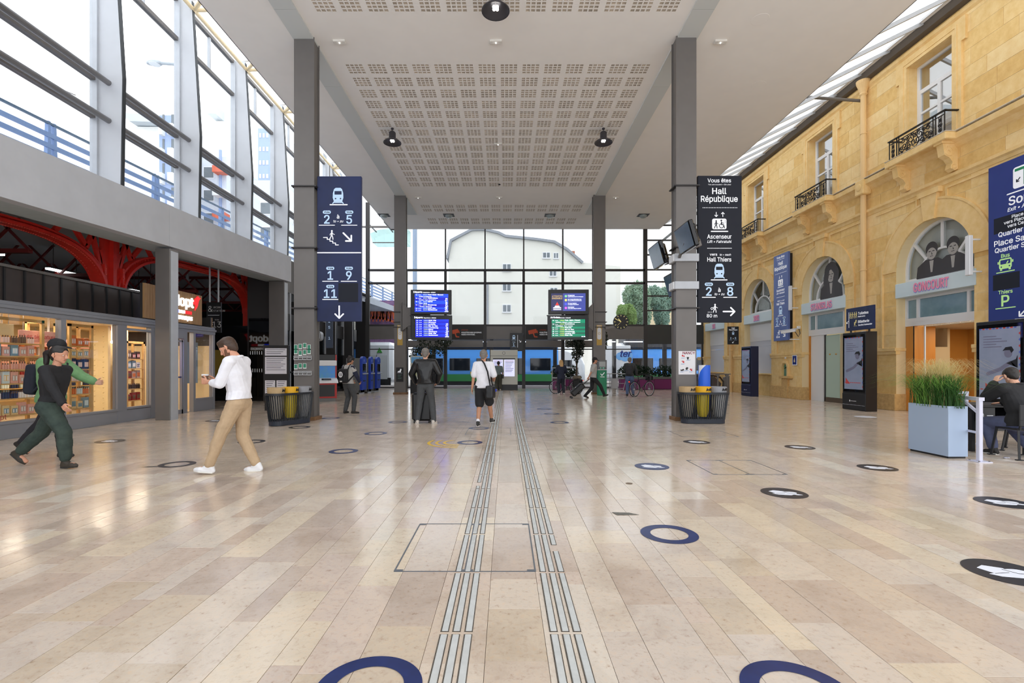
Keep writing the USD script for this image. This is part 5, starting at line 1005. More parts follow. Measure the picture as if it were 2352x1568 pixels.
for p, mm in ((Polygon([(.34, .44), (.52, .44), (.43, .6)]), lcd('cone_red', (206, 50, 40), .6)), (Polygon([(.3, .36), (.56, .36), (.53, .42), (.33, .42)]), TW), (sbox(.24, .29, .62, .34), TW), (sbox(.24, .22, .62, .26), TW)): obj('cone', flat(p, 0, 0, 1, .004), mm, t)
for q, (cc, a, b) in enumerate((((120, 190, 140), 'ÉTIQUETEZ', 'systématiquement vos bagages'), ((220, 210, 100), 'NE VOUS SÉPAREZ PAS', 'de vos affaires personnelles'), ((70, 80, 230), 'Si vous repérez', 'un bagage abandonné'), ((190, 90, 200), 'REGARDEZ', 'sous votre siège en partant'))):
    z = .88 - q * .19; obj('badge', flat(Point(0, 0).buffer(.06), .85, z, 1, .004), lcd(f'badge_{q}', cc, .6), t)
    for s, hgt, dz in ((a, .042, .015), (b, .036, -.045)): v, f = text(s, hgt, .95, z + dz, 'l', True, 0, .002); v[:, 1] -= .003; obj('lettering', T(v, f), TW, t)
for x, sx, lab in ((-5.1, 1, 'grey bracket arm joining the departures screens to the far left column'), (4.3, -1, 'grey bracket arm joining the arrivals screens to the far right column')):
    t = thing('screen_bracket', lab, 'bracket', (x, 24.1, 0)); o = .1 if sx > 0 else 0; MB().box(sx * .45, sx * 1.4, -.06, .0, 2.8, 4.95).build('back_plate', steel_dark, t); MB().box(-sx * .06, sx * .02, .0, .1, 3.1, 4.5).build('fixing', steel, t)
    MB().prism(Polygon([(0, 3.1), (0, 4.5), (sx * .25, 4.25), (sx * .5 + o, 4.3), (sx * .5 + o, 3.4), (sx * .3, 3.35)]), 0, .08).build('plate', steel, t); MB().cyl((sx * .4, .0, 3.86), (sx * 2.3, .0, 3.86), .03, 8).build('tube', steel_dark, t)
t = thing('station_clock', 'round black station clock with yellow marks by the far right column', 'clock', (5.62, 24.1, 3.55)); MB().lathe([(0, -.07), (.33, -.07), (.36, -.06), (.37, -.02), (.37, .07), (0, .07)], n=40, axis='y').build('case', mat('clock_black', (24, 24, 24), .35), t)
MB().lathe([(0, .075), (.35, .072)], n=40, axis='y').build('dial', mat('clock_dial', (32, 31, 30), .5), t); ck = mat('clock_yellow', (226, 214, 140), .5, emit=.2); 
for k in range(12): a = k * math.pi / 6; MB().bar((.27 * math.sin(a), -.08, .27 * math.cos(a)), (.34 * math.sin(a), -.08, .34 * math.cos(a)), .025, .005, (0, 1, 0)).build('hour_mark', ck, t)
for a, L, w in ((math.radians(-62), .3, .025), (math.radians(-41), .2, .035), (math.radians(225), .26, .008)): MB().bar((0, -.085, 0), (L * math.sin(a), -.085, L * math.cos(a)), w, .004, (0, 1, 0)).build('hand', ck, t)
MB().bar((-.25, .02, -.2), (-.72, .1, -.3), .06, .12).build('arm', steel, t)
# three monitors seen obliquely on the near right column
teal = mat('off_screen', (64, 86, 98), .12, rgb2=(86, 100, 118), scale=1.5)
def monitor(loc, rot, label, w=.95, h=.62):
    t = thing('monitor', label, 'monitor', loc, 0, rot=rot); MB().box(-w / 2, w / 2, 0, .12, -h / 2, h / 2, .02).box(-w / 2 + .1, w / 2 - .1, .12, .2, -h / 2 + .08, h / 2 - .08, .03).build('case', black_gloss, t); MB().box(-w / 2 + .03, w / 2 - .03, -.006, 0, -h / 2 + .03, h / 2 - .03).build('screen', teal, t); MB().box(-.08, .08, .18, .34, -.3, -.12, .01).build('mount', steel, t); return t
for loc, r, lab in (((4.27, 11.8, 4.46), (16, 0, -90), 'tilted black monitor nearest the camera on the near right column'), ((4.1, 13.45, 4.4), (16, 0, -90), 'tilted black monitor on the far side of the near right column, upper'), ((4.55, 13.5, 3.62), (16, 0, -90), 'lowest tilted black monitor, mostly hidden behind the near right column')): monitor(loc, r, lab)
for z, lab in ((4.17, 'upper silver clamp band holding the monitors on the near right column'), (3.46, 'lower silver clamp band on the near right column')):
    t = thing('clamp_band', lab, 'bracket', (4.62, 12.78, z)); MB().box(-.31, .31, -.24, .24, -.1, .1, .01).build('band', steel_light, t)
    for k in range(3): MB().box(-.34, -.31, -.2 + k * .13, -.12 + k * .13, -.09, .09).build('fin', white_paint, t)
    if z > 4: MB().bar((-.2, -.24, .0), (-.3, -.9, .2), .06, .06).bar((-.3, .24, 0), (-.4, .7, .15), .06, .06).build('arm', steel, t)
    else: MB().bar((-.2, .24, 0), (-.1, .7, .12), .06, .06).build('arm', steel, t)

# ================================================================ advertising totems along the old wall
ad_bg = mat('advert_ground', (122, 132, 152), .2, emit=.10, rgb2=(140, 146, 168), scale=1.2); ad_k = mat('advert_black', (28, 28, 32), .4); ad_s = mat('advert_skin', (112, 112, 134), .4, emit=.05); ad_r = mat('advert_red', (170, 58, 56), .4, emit=.1); ad_b = mat('advert_blue', (70, 86, 160), .4, emit=.1)
def totem(y_near, y_far, x, h, label, body):
    w = y_far - y_near; t = thing('advertising_totem', label, 'totem', (x, y_far, 0), -90)
    MB().box(0, w, 0, .36, 0, h, .01).build('body', body, t); MB().box(.0, w, -.012, 0, .02, .52, .006).build('base_panel', body, t); z0, z1 = .66, h - .16
    MB().box(.05, w - .05, -.015, -.001, z0 - .08, z1 + .08).build('bezel', black_gloss, t)
    MB().box(.1, w - .1, -.018, -.014, z0, z1).build('screen', ad_bg, t)
    s = (z1 - z0); cx = w * .72; cz = z0 + .58 * s
    def q(p, m, n, d=.022): v = MB().prism(affinity.affine_transform(p, [s * .5, 0, 0, s * .5, cx, cz]), -d, -.017).mesh(); obj(n, v, m, t)
    q(unary_union([affinity.scale(Point(-.05, .12).buffer(.11), 1, 1.15)]), ad_s, 'face_print'); q(Polygon([(-.2, .18), (-.12, .28), (.04, .3), (.1, .2), (.04, .12), (0, .2), (-.12, .2)]), ad_k, 'hair_print', .024)
    q(Polygon([(-.1, -.16), (.16, -.05), (.2, .05), (.2, -.28), (.08, -.22), (.02, -.1)]), ad_k, 'shirt_print', .024); q(stroke([(.0, -.14), (-.25, -.32), (-.62, -.46)], .1), ad_s, 'arm_print')
    q(Polygon([(-.69, -.95), (-.69, -.72), (-.45, -.95)]), ad_r, 'triangle_print')
    for a in (0, 1):
        v = MB()
        for k in range(11): zz = z0 + .05 + k * (s - .1) / 11; v.prism(Polygon([(w - .1, zz), (w - .1, zz + .07), (w - .135, zz + .035)]), -.02, -.016) if (k + a) % 2 else v.box(.1 + k * (w - .25) / 11, .15 + k * (w - .25) / 11, -.02, -.016, z1 - .03, z1)
        v.build('border_print', ad_r if a else ad_b, t, kind='stuff')
    v = MB()
    for k in range(9): v.box(.13 + k * (w - .3) / 9, .13 + (k + .7) * (w - .3) / 9, -.02, -.016, z0 + .12 * s, z0 + .135 * s)
    v.build('footer_print', ad_r, t); MB().add(text('Le site', .1, w * .4, z1 - .3, 'c')).add(text('de votre gare', .06, w * .4, z1 - .42, 'c')).build('lettering', ad_r, t) if False else None
    for k in range(5): MB().box(.2, .2 + (.3 + .12 * ((k * 7) % 3)), -.02, -.016, z1 - .2 - k * .06, z1 - .18 - k * .06).build('text_line_print', ad_s, t)
    MB().add(text('M', .06, w * .34, .27, 'c', True)).box(w * .4, w * .62, -.014, -.012, .285, .3).build('maker_mark', white_paint, t) if False else MB().box(w * .38, w * .62, -.014, -.012, .28, .295).prism(rrect(w * .32, w * .36, .26, .32, .01), -.014, -.012).build('maker_mark', white_paint, t)
    MB().box(.02, w - .02, -.016, 0, .16, .17).build('trim_line', steel_light, t); MB().box(w * .75, w * .9, .05, .15, h, h + .012).build('top_plate', white_paint, t)
tb = mat('totem_black', (26, 26, 28), .35); tn = mat('totem_navy', (26, 34, 64), .3)
totem(10.5, 11.62, 11.1, 2.42, 'black advertising totem at the photo edge behind the seated man', tb)
totem(15.07, 16.1, 11.02, 2.46, 'black advertising totem between the two open arches, under the toilets sign', tb)
totem(22.5, 23.4, 11.2, 2.3, 'navy black advertising totem before the third, closed arch', tn)

# ================================================================ litter baskets with three coloured lids
bag_k = [mat('bag_grey', (150, 144, 134), .3), mat('bag_yellow', (212, 186, 40), .3), mat('bag_clear', (190, 190, 190), .25)]
lidm = [mat('lid_tan', (186, 158, 116), .6, var=.15, scale=3), mat('lid_yellow', (236, 178, 26), .5), mat('lid_grey', (150, 152, 158), .5)]
bask = mat('basket_dark', (44, 48, 54), .45, .3); bask_blue = mat('basket_base', (38, 44, 56), .5)
LW, LD, LH = 1.2, .46, .76
def oval(w, d, n=56):           # rounded rectangle outline
    r = d * .46; p = rrect(-w / 2, w / 2, -d / 2, d / 2, r).exterior; return [p.interpolate(k / n, normalized=True).coords[0] for k in range(n)]
def basket(loc, rz, label, blue_side):
    t = thing('litter_basket', label, 'bin', loc, rz); top, bot = oval(LW, LD), oval(LW * .86, LD * .84)
    MB().prism(Polygon(bot).buffer(.005), 0.01, .12, 'xy').build('base_tray', bask_blue, t)
    for k in range(0, 56):
        a, b = bot[k], top[k]; MB().bar((a[0], a[1], .1), (b[0], b[1], LH - .02), .01, .022, (a[0], a[1], 0)).build('bar', bask, t)
    MB().prism(Polygon(oval(LW + .03, LD + .03)).difference(Polygon(oval(LW - .05, LD - .05))), LH - .05, LH, 'xy').build('rim', bask, t)
    MB().prism(Polygon(oval(LW - .03, LD - .03)).difference(unary_union([Point(x, 0).buffer(.15) for x in (-.38, 0, .38)])), LH - .03, LH - .01, 'xy').build('tray_top', bask, t)
    rr = np.random.default_rng(4)
    for k, x in enumerate((-.38, 0, .38)):
        lm = MB().lathe([(.165, 0), (.19, .0), (.195, .135), (.18, .14), (.17, .13)], (x, 0, LH - .005), 28).build('lid', lidm[k], t)
        th = np.linspace(-.5, .5, 5) - math.pi / 2 + .35
        for j in range(3):
            g = MB()
            for q in range(2): a = -math.pi / 2 + .15 + j * .3 + q * .12; c = np.array([x + .197 * math.cos(a), .197 * math.sin(a)]); n2 = np.array([-math.sin(a), math.cos(a)]); g.bar((*(c - n2 * .012), LH + .035 + .01 * q), (*(c + n2 * .012), LH + .1 - .02 * ((j + q) % 2)), .02, .004, (math.cos(a), math.sin(a), 0))
            g.build('pictogram', black_paint, lm)
        n, m_ = 30, 9; v = []
        for i in range(m_ + 1):
            z = LH - .04 - i * (LH - .2) / m_; R = .155 * (1 - .45 * (i / m_) ** 3)
            for j in range(n): a = 2 * math.pi * j / n; r_ = R * (1 + .10 * math.sin(a * 9 + i * .35 + k) * (i / m_ + .15) + rr.normal() * .012); v.append((x + r_ * math.cos(a) * 1.05, r_ * math.sin(a) * 1.05, z))
        v.append((x, 0, .14)); f = [q for i in range(m_) for j in range(n) for q in ((i * n + j, (i + 1) * n + j, (i + 1) * n + (j + 1) % n), (i * n + j, (i + 1) * n + (j + 1) % n, i * n + (j + 1) % n))] + [(m_ * n + j, len(v) - 1, m_ * n + (j + 1) % n) for j in range(n)]
        obj('bag', T(v, f), bag_k[k], t, smooth=50)
    return t
basket((4.82, 12.05, 0), 0, 'dark wire litter basket with three coloured lids before the near right column', 1)
basket((-5.2, 11.85, 0), 62, 'dark wire litter basket seen end on beside the near left column', 0)
t = thing('blue_bollard', 'tall blue cylinder with a white corner standing behind the right litter basket', 'bollard', (5.06, 12.55, 0)); n = 40; an = np.linspace(0, 2 * math.pi, n, endpoint=False); R = .145
MB().lathe([(0, 1.42), (R, 1.42), (R, 0), (0, 0)], n=40).build('cylinder', mat('bright_blue', (42, 104, 226), .35), t)
v, f = [], []
for k in range(15): a = math.pi * (1.02 + k / 14 * .45); zc = 1.05 + .37 * math.sqrt(k / 14) ; r_ = R + .002; v += [(r_ * math.cos(a), r_ * math.sin(a), zc), (r_ * math.cos(a), r_ * math.sin(a), 1.421)]
for k in range(14): f += [(2 * k, 2 * k + 2, 2 * k + 3), (2 * k, 2 * k + 3, 2 * k + 1)]
obj('white_corner', T(v, f), white_paint, t)

# ================================================================ planter with grasses, metal rail, table, chairs
zinc = mat('planter_blue_grey', (164, 182, 206), .5)
t = thing('planter', 'tall blue grey metal planter of ornamental grass beside the seating', 'planter', (6.68, 7.43, 0), 0); PW, PD, PH = .30, .74, .79
MB().prism(rrect(0, PW, 0, PD, .006).difference(sbox(.02, .02, PW - .02, PD - .02)), .03, PH, 'xy').build('box', zinc, t); MB().box(.02, PW - .02, .02, PD - .02, 0, .05).build('plinth', black_paint, t)
MB().box(.02, PW - .02, .02, PD - .02, .3, PH - .05).build('soil', mat('soil', (84, 66, 50), .95), t)
rs = np.random.default_rng(9); pb_ = MB()
for k in range(150): c = (rs.uniform(.04, PW - .04), rs.uniform(.04, PD - .04), PH - .035); m = trimesh.creation.icosphere(1, 1.0); pb_.add((np.array(m.vertices) * rs.uniform(.012, .024, 3) * (1, 1, .6) + c, m.faces))
pb_.build('pebbles', mat('pebbles', (196, 166, 122), .8, var=.2, scale=20), t, kind='stuff')
gr = [leaf_mat('grass_deep', (58, 100, 44), (122, 170, 78)), leaf_mat('grass_light', (124, 172, 76), (172, 204, 112)), leaf_mat('grass_dry', (206, 188, 130), (236, 222, 176))]
def blades(n, spread, hmin, hmax, droop, w, cx, cy, seed):
    r = np.random.default_rng(seed); V, Fc = [], []
    for k in range(n):
        a = r.uniform(0, 2 * math.pi); b = np.array([cx + r.normal() * .06, cy + r.normal() * .1, PH - .03]); h = r.uniform(hmin, hmax); d = np.array([math.cos(a), math.sin(a), 0]) * r.uniform(.15, 1) * spread; i0 = len(V); s = np.array([-math.sin(a), math.cos(a), 0]) * w
        for q in np.linspace(0, 1, 6):
            p = b + d * q ** 1.6 + np.array([0, 0, h * (q - droop * q ** 3)]); wq = (1 - q) * .9 + .1; V += [p - s * wq, p + s * wq]
        for j in range(5): o = i0 + 2 * j; Fc += [(o, o + 1, o + 3), (o, o + 3, o + 2)]
    return T(V, Fc)
gp = thing('ornamental_grass', 'lush green grass with dry straw plumes growing in the blue grey planter', 'plant', (6.68, 7.43, 0)); cx, cy = PW / 2, PD / 2
for k, (dx, dy) in enumerate(((0, -.2), (0.02, .2), (-.02, 0))): obj('leaf_tuft', blades(430, .6, .5, .9, .42, .0042, cx + dx, cy + dy, 20 + k), gr[0], gp, kind='stuff')
obj('leaf_tuft', blades(560, .95, .65, 1.05, .6, .0046, cx, cy + .1, 31), gr[1], gp, kind='stuff'); obj('plume', blades(460, .8, 1.1, 1.55, .6, .0042, cx + .02, cy + .02, 32), gr[2], gp, kind='stuff')
lav = mat('rail_lavender', (206, 206, 222), .4, .15)
t = thing('barrier_rail', 'pale lavender metal barrier with bolted foot beside the planter', 'rail', (6.93, 7.2, 0))
def post(x, y, h=.94):
    MB().box(x - .029, x + .029, y - .029, y + .029, .012, h, .006).build('post', lav, t); f = MB().box(x - .1, x + .1, y - .1, y + .1, 0, .012).build('foot_plate', lav, t)
    for a in (-1, 1):
        for b in (-1, 1): MB().cyl((x + a * .075, y + b * .075, .012), (x + a * .075, y + b * .075, .024), .012, 8).build('bolt', steel, f)
post(0, 0); post(.34, 1.3)
MB().bar((0, -.035, .915), (.34, 1.33, .915), .07, .05).build('top_rail', lav, t); MB().bar((.0, .03, .72), (.03, .3, .89), .03, .03).build('brace', lav, t); MB().bar((0, 0, .42), (.34, 1.3, .42), .03, .03).build('lower_rail', lav, t)
t = thing('barrier_rail', 'second lavender barrier across the far side of the table', 'rail', (8.32, 8.9, 0)); post(0, 0); post(-.75, 0); MB().box(-.78, .035, -.03, .03, .89, .94, .006).build('top_rail', lav, t); MB().box(-.75, 0, -.015, .015, .4, .43).build('lower_rail', lav, t)
chm = mat('chair_black', (28, 28, 30), .45)
def chair(loc, rz, label):
    t = thing('chair', label, 'chair', loc, rz)
    MB().box(-.21, .21, -.21, .21, .435, .46, .012).build('seat', chm, t)
    for x in (-.19, .19): MB().bar((x, -.19, .44), (x * 1.18, -.25, .012), .026, .026).build('leg', chm, t); MB().bar((x, .19, .44), (x * 1.18, .25, .012), .026, .026).build('leg', chm, t)
    for x in (-.224, .224):
        for y in (-.25, .25): MB().box(x - .04, x + .04, y - .03, y + .03, 0, .012).build('foot', chm, t)
    MB().box(-.21, .21, -.235, -.215, .5, .82, .01).build('backrest', chm, t)
    for x in (-.18, .18): MB().bar((x, -.2, .44), (x, -.225, .6), .024, .024).build('back_support', chm, t)
    return t
c0 = chair((7.86, 7.5, 0), -8, 'black metal chair under the seated man in the dark jacket')
dup(c0, (8.55, 8.1, 0), 40, 'black metal chair further along the table, at the photo edge')
t = thing('work_table', 'long black work table with power sockets before the seated man', 'table', (7.55, 8.0, 0))
MB().box(0, 2.0, 0, .7, .72, .76, .006).build('tabletop', chm, t); MB().box(.03, 1.97, .33, .37, .3, .72).build('modesty_panel', black_gloss, t)
for x in (.1, 1.9):
    for y in (.08, .62): MB().box(x - .03, x + .03, y - .03, y + .03, 0, .72).build('leg', chm, t)
MB().box(.1, .4, -.01, .02, .5, .72, .006).build('socket_box', mat('socket_black', (40, 40, 42), .4), t); MB().add(flat(P_man(), .2, .57, .06, .013)).box(.26, .36, -.014, -.01, .585, .6).build('socket_mark', white_paint, t)
t = thing('floor_scrap', 'small crumpled silvery scrap on the floor by the chair', 'litter', (7.55, 7.42, 0)); m = trimesh.creation.icosphere(2, .03); v = np.array(m.vertices) * (1.6, 1, .5); v += .008 * (meshkit.noise(v * 60)[:, None] - .5); v[:, 2] -= v[:, 2].min(); obj('scrap', T(v, m.faces), mat('foil', (200, 200, 210), .25, .8), t)

# ================================================================ ticket machines, drinks kiosk, information stand, validator
tk_b = mat('ticket_blue', (36, 66, 176), .35); tk_g = mat('machine_grey', (112, 114, 114), .5)
def ticket_machine(loc, w, label):
    t = thing('ticket_machine', label, 'machine', loc, 90); d = .8          # front faces +x
    MB().box(0, w, .1, d, .06, 1.78, .01).build('cabinet', tk_g, t); MB().box(0, w, .1, .16, 0, .2).build('plinth', steel_light, t)
    MB().prism(Polygon([(.0, .2), (w, .2), (w, 1.72)] + [(w / 2 + w / 2 * math.cos(a), 1.72 + .16 * math.sin(a)) for a in np.linspace(0, math.pi, 12)] + [(0, 1.72)]), 0.0, .12).build('front', tk_b, t)
    MB().box(.1, w - .1, -.015, .01, 1.1, 1.5, .01).build('screen', black_gloss, t); MB().box(.06, w - .06, -.12, .0, .98, 1.04, .01).build('ledge', steel_light, t); MB().box(w * .25, w * .75, -.012, .0, .62, .68).build('slot', black_paint, t); obj('lettering', T(*text('i', .1, w / 2, 1.62, 'c', True)), SW, t)
    MB().box(w - .08, w - .02, -.02, 0, 1.08, 1.56).build('notice', white_paint, t)
for y, w, lab in ((24.3, .75, 'nearest blue and grey ticket machine by the dark left wall'), (25.35, .5, 'narrow blue ticket machine in the middle of the row of three'), (26.2, .75, 'farthest blue and grey ticket machine beside the corner doors')): ticket_machine((-7.1 + (y - 24.3) * .12, y, 0), w, lab)
rdk = mat('kiosk_red', (186, 40, 34), .4)
t = thing('drinks_machine', 'red drinks machine with a white sloping top behind the near left column', 'machine', (-7.45, 19.2, 0), 25)
MB().box(0, .85, .5, 1.2, .1, 1.85, .01).build('cabinet', black_paint, t); MB().box(.05, .8, .48, .5, .75, 1.4).build('glass_front', mat('kiosk_picture', (40, 110, 190), .2, emit=.15, rgb2=(90, 140, 60), scale=2), t); MB().box(0, .85, .4, .9, 1.4, 1.62, .02).build('header', white_paint, t); MB().box(0, .05, .45, .52, .6, 1.85).build('side_strip', rdk, t); MB().box(.8, .85, .45, .52, .6, 1.85).build('side_strip', rdk, t)
MB().prism(Polygon([(-.1, .12), (.5, .12), (.5, .7), (-.1, .75)]), 0.05, .8, 'yz').build('counter', rdk, t); MB().prism(Polygon([(-.16, .72), (.5, .78), (.5, .92), (.1, .86), (-.14, .78)]), .0, .85, 'yz').build('counter_top', white_paint, t); MB().box(.12, .72, -.106, -.09, .2, .66).build('front_print', black_paint, t); MB().box(.1, .75, -.1, .5, 0, .14).build('plinth', tk_g, t); MB().box(.25, .6, .0, .2, .84, .9, .01).build('dispenser', black_gloss, t)
t = thing('timetable_case', 'tall framed white timetable case behind the near left column', 'case', (-7.6, 15.4, 0), 0); MB().box(0, .8, 0, .1, .3, 2.05, .01).box(.05, .15, 0, .08, 0, .3).box(.65, .75, 0, .08, 0, .3).build('frame', black_paint, t)
for a, b, z0, z1 in ((.06, .74, 1.72, 1.95), (.06, .74, 1.15, 1.68), (.06, .38, .45, .95), (.42, .74, .45, .95)): s_ = MB().box(a, b, -.006, 0, z0, z1).build('sheet', mat('poster_white', (214, 212, 218), .6), t); m = MB(); [m.box(a + .04, b - .04 - .1 * (k % 3) * (b - a), -.008, -.006, z1 - .05 - k * .06, z1 - .035 - k * .06) for k in range(int((z1 - z0) / .07))]; m.build('text_line', mat('ink_grey', (90, 90, 96), .6), s_)
t = thing('information_stand', 'pale information stand with two lit posters before the platform doors', 'stand', (-.9, 28.4, 0)); MB().box(0, 1.58, 0, .3, 0, .32).build('base', black_paint, t); MB().box(0, 1.58, 0, .3, .32, 2.32, .01).build('body', mat('stand_cream', (220, 220, 210), .5), t)
MB().box(0, 1.58, -.01, 0, 1.97, 1.99).build('groove', tk_g, t); obj('badge', flat(Point(0, 0).buffer(.09).difference(Point(0, 0).buffer(.07)), .78, 2.14), tk_g, t); MB().box(.15, 1.43, -.012, 0, 1.78, 1.84).build('header_bar', black_paint, t)
for a, b, lab in ((.16, .72, 0), (.8, 1.4, 1)):
    s_ = MB().box(a, b, -.016, 0, .8, 1.76).build('poster', mat('poster_lit', (206, 208, 246), .3, emit=.45), t); m = MB(); [m.box(a + .06, b - .06 - .05 * (k % 4), -.019, -.016, 1.6 - k * .09, 1.625 - k * .09) for k in range(7)]; m.build('text_line', mat('ink_violet', (120, 120, 170), .5), s_); MB().box(a + .05, b - .05, -.019, -.016, 1.67, 1.69).build('red_rule', ad_r, s_)
t = thing('ticket_validator', 'green ticket validator post with a grey top before the far right column', 'machine', (4.36, 23.3, 0)); MB().box(0, .42, 0, .3, 0, 1.2, .015).build('body', mat('validator_green', (14, 132, 90), .4), t); MB().box(0, .42, .0, .3, 1.2, 1.68, .015).build('top_unit', tk_g, t); MB().box(.06, .36, -.012, 0, 1.36, 1.6).build('screen', mat('validator_screen', (170, 176, 176), .3), t); MB().box(0, .42, -.012, 0, 1.2, 1.23).build('trim_line', white_paint, t)
obj('tick_mark', flat(stroke([(-.08, .02), (-.02, -.05), (.09, .08)], .035), .21, 1.0), SW, t); MB().add(text('Validez', .045, .21, .86, 'c', True)).build('lettering', SW, t); MB().box(.1, .16, -.008, 0, 1.27, 1.33).box(.22, .3, -.008, 0, 1.27, 1.33).build('icon', mat('mint', (120, 220, 190), .4), t)
t = thing('cash_machine', 'white and yellow machine beside the far left column, behind the jacketed man', 'machine', (-4.86, 25.0, 0)); MB().box(0, .7, 0, .5, .0, .7, .01).build('base', black_paint, t); MB().box(0, .7, 0, .5, .7, 1.9, .01).build('cabinet', mat('stand_cream', (1, 1, 1)), t); MB().box(.06, .64, -.01, 0, 1.55, 1.85).build('header', mat('kiosk_sky', (110, 180, 236), .4), t); MB().box(.02, .3, -.012, 0, .8, 1.05).build('yellow_plate', mat('lime', (206, 226, 40), .5), t); MB().box(.36, .64, -.012, 0, .8, 1.3).build('keypad', tk_g, t)

# prints on the columns
grn = mat('leaflet_green', (52, 132, 104), .6); lf = mat('leaflet_white', (222, 226, 222), .6)
spots = [(x, z) for x in (-5.40, -5.285, -5.17, -5.06) for z in (1.83, 1.68)] + [(-5.40, 1.31), (-5.285, 1.35), (-5.17, 1.31)]
for k, (x, z) in enumerate(spots):
    z += .02 * ((k * 5) % 3 - 1); r_, c_ = ('upper', 'lower')[k % 2] if k < 8 else 'bottom', ('first', 'second', 'third', 'fourth')[k // 2 if k < 8 else k - 8]
    t = thing('leaflet', f'green leaflet, near left column, {r_} row, {c_} from the left', 'leaflet', (x, 12.64, z), 0, 'green leaflets on the near left column'); MB().box(-.045, .045, 0, .004, 0, .135).build('paper', lf, t); MB().box(-.035, .035, -.002, 0, .025, .125).build('green_print', grn, t)
for z, lab in ((1.55, 'upper clear leaflet rack on the near left column'), (1.16, 'lower clear leaflet rack on the near left column')):
    t = thing('leaflet_rack', lab, 'rack', (-5.45, 12.6, z)); m = MB()
    for q in (0, .055, .09): m.box(.01, .47, 0, .03, q, q + .018)
    for q in range(5): m.box(.01 + q * .112, .02 + q * .112, 0, .03, 0, .1)
    m.build('rack', mat('rack_clear', (196, 198, 200), .25), t)
t = thing('city_poster', 'white city poster with black and red sketches on the near right column', 'poster', (4.42, 12.595, 1.18)); MB().box(0, .43, 0, .004, 0, .6).build('paper', mat('poster_paper', (236, 236, 240), .6), t); MB().add(text('NANCY', .065, .42, .52, 'r', True)).build('lettering', mat('wine_ink', (130, 30, 60), .6), t)
rp = random.Random(3)
for k, (x, z) in enumerate(((.12, .47), (.25, .42), (.11, .32), (.2, .15), (.32, .12), (.09, .12))):
    g = unary_union([Point(x + rp.uniform(-.03, .03), z + rp.uniform(-.02, .02)).buffer(rp.uniform(.008, .022)) for _ in range(5)]); MB().prism(g, -.002, 0).build('sketch', ad_k if k % 2 else mat('sketch_red', (200, 60, 66), .6), t); MB().box(x - .05, x + .06, -.002, 0, z - .05, z - .043).box(x - .05, x + .03, -.002, 0, z - .062, z - .056).build('caption_line', mat('caption_blue', (130, 160, 200), .6), t)
yel = mat('notice_yellow', (196, 160, 72), .5)
for x, lab in ((-5.36, 'yellow and white notice plate on the far left column'), (4.48, 'yellow and white notice plate on the far right column')):
    t = thing('notice_plate', lab, 'sign', (x, 24.29, 2.42)); MB().box(0, .26, 0, .006, 0, 1.0).build('plate', yel, t); MB().prism(rrect(.03, .23, .28, .86, .08), -.004, 0).build('white_oval', white_paint, t); obj('mark', flat(Point(.13, .58).buffer(.06).difference(Point(.13, .58).buffer(.045)), 0, 0, 1, .006), yel, t)
    for z in (.9, .95): MB().box(.03, .23, -.004, 0, z, z + .02).build('stripe', white_paint, t)
t = thing('contactless_sign', 'black payment sign with a white hand at chest height on the far left column', 'sign', (-5.42, 24.285, .62)); MB().box(0, .36, 0, .01, 0, .7).build('panel', black_paint, t); obj('hand_print', flat(Polygon([(-.1, -.06), (.06, -.06), (.1, .1), (.04, .12), (0, .02), (-.08, .0)]), .17, .52), SW, t); MB().box(.06, .3, -.002, 0, .42, .43).build('rule', SW, t)
for k in range(5): MB().box(.08, .28 - .03 * (k % 3), -.002, 0, .34 - k * .05, .35 - k * .05).build('text_line', mat('mint_dim', (110, 150, 140), .6), t)

# ================================================================ lamps and fittings under the ceiling
lampg = mat('lamp_grey_metal', (74, 72, 76), .35, .5); lglass = mat('lamp_inside', (216, 214, 222), .25, emit=.35)
def bell_lamp(x, y, label):
    t = thing('pendant_lamp', label, 'lamp', (x, y, 9.32)); MB().lathe([(.30, 0), (.315, .0), (.315, .02), (.24, .09), (.13, .15), (.12, .17), (.12, .36), (.09, .4), (.03, .42), (0, .42)], n=32).lathe([(0, .1), (.1, .12), (.22, .07), (.30, .005)], n=32).build('shade', lampg, t, smooth=40)
    MB().lathe([(0, .015), (.297, .015)], n=32).build('glass', glass('lamp_glass', (.92, .92, .95), 1.5), t)
    for a in range(4): MB().ball((.05 * math.cos(a * 1.57 + .8), .05 * math.sin(a * 1.57 + .8), .075), .04, 1).build('bulb', mat('lamp_bulb', (255, 252, 244), .4, emit=2.2), t)
    MB().cyl((0, 0, .42), (0, 0, .53), .012, 8).lathe([(0, .48), (.05, .49), (.05, .53), (0, .53)], n=16).build('stem', lampg, t)
bell_lamp(-4.04, 17.5, 'grey bell lamp hanging on the left under the perforated ceiling'); bell_lamp(3.47, 17.5, 'grey bell lamp hanging on the right under the perforated ceiling'); bell_lamp(-.23, 11.0, 'grey bell lamp hanging at the middle of the photo top edge')
eml = mat('emergency_white', (226, 222, 214), .5); led = mat('led_white', (255, 255, 255), .4, emit=6)
for x, y, lab in ((-4.33, 12.8, 'white emergency light beside the near left column top'), (-.26, 12.8, 'white emergency light at the middle, behind the front bell lamp'), (5.58, 12.8, 'white emergency light right of the near right column top'), (-.3, 18.7, 'white emergency light between the two rear bell lamps'), (-4.4, 24.65, 'white emergency light near the far left column top'), (-.33, 24.65, 'white emergency light between the two far columns'), (5.5, 24.65, 'white emergency light right of the far right column top')):
    t = thing('emergency_light', lab, 'light', (x, y, CZ - .05)); MB().box(-.16, .16, -.07, .07, 0, .05, .012).build('housing', eml, t); MB().ball((0, 0, -.004), .016, 1).build('bulb', led, t)
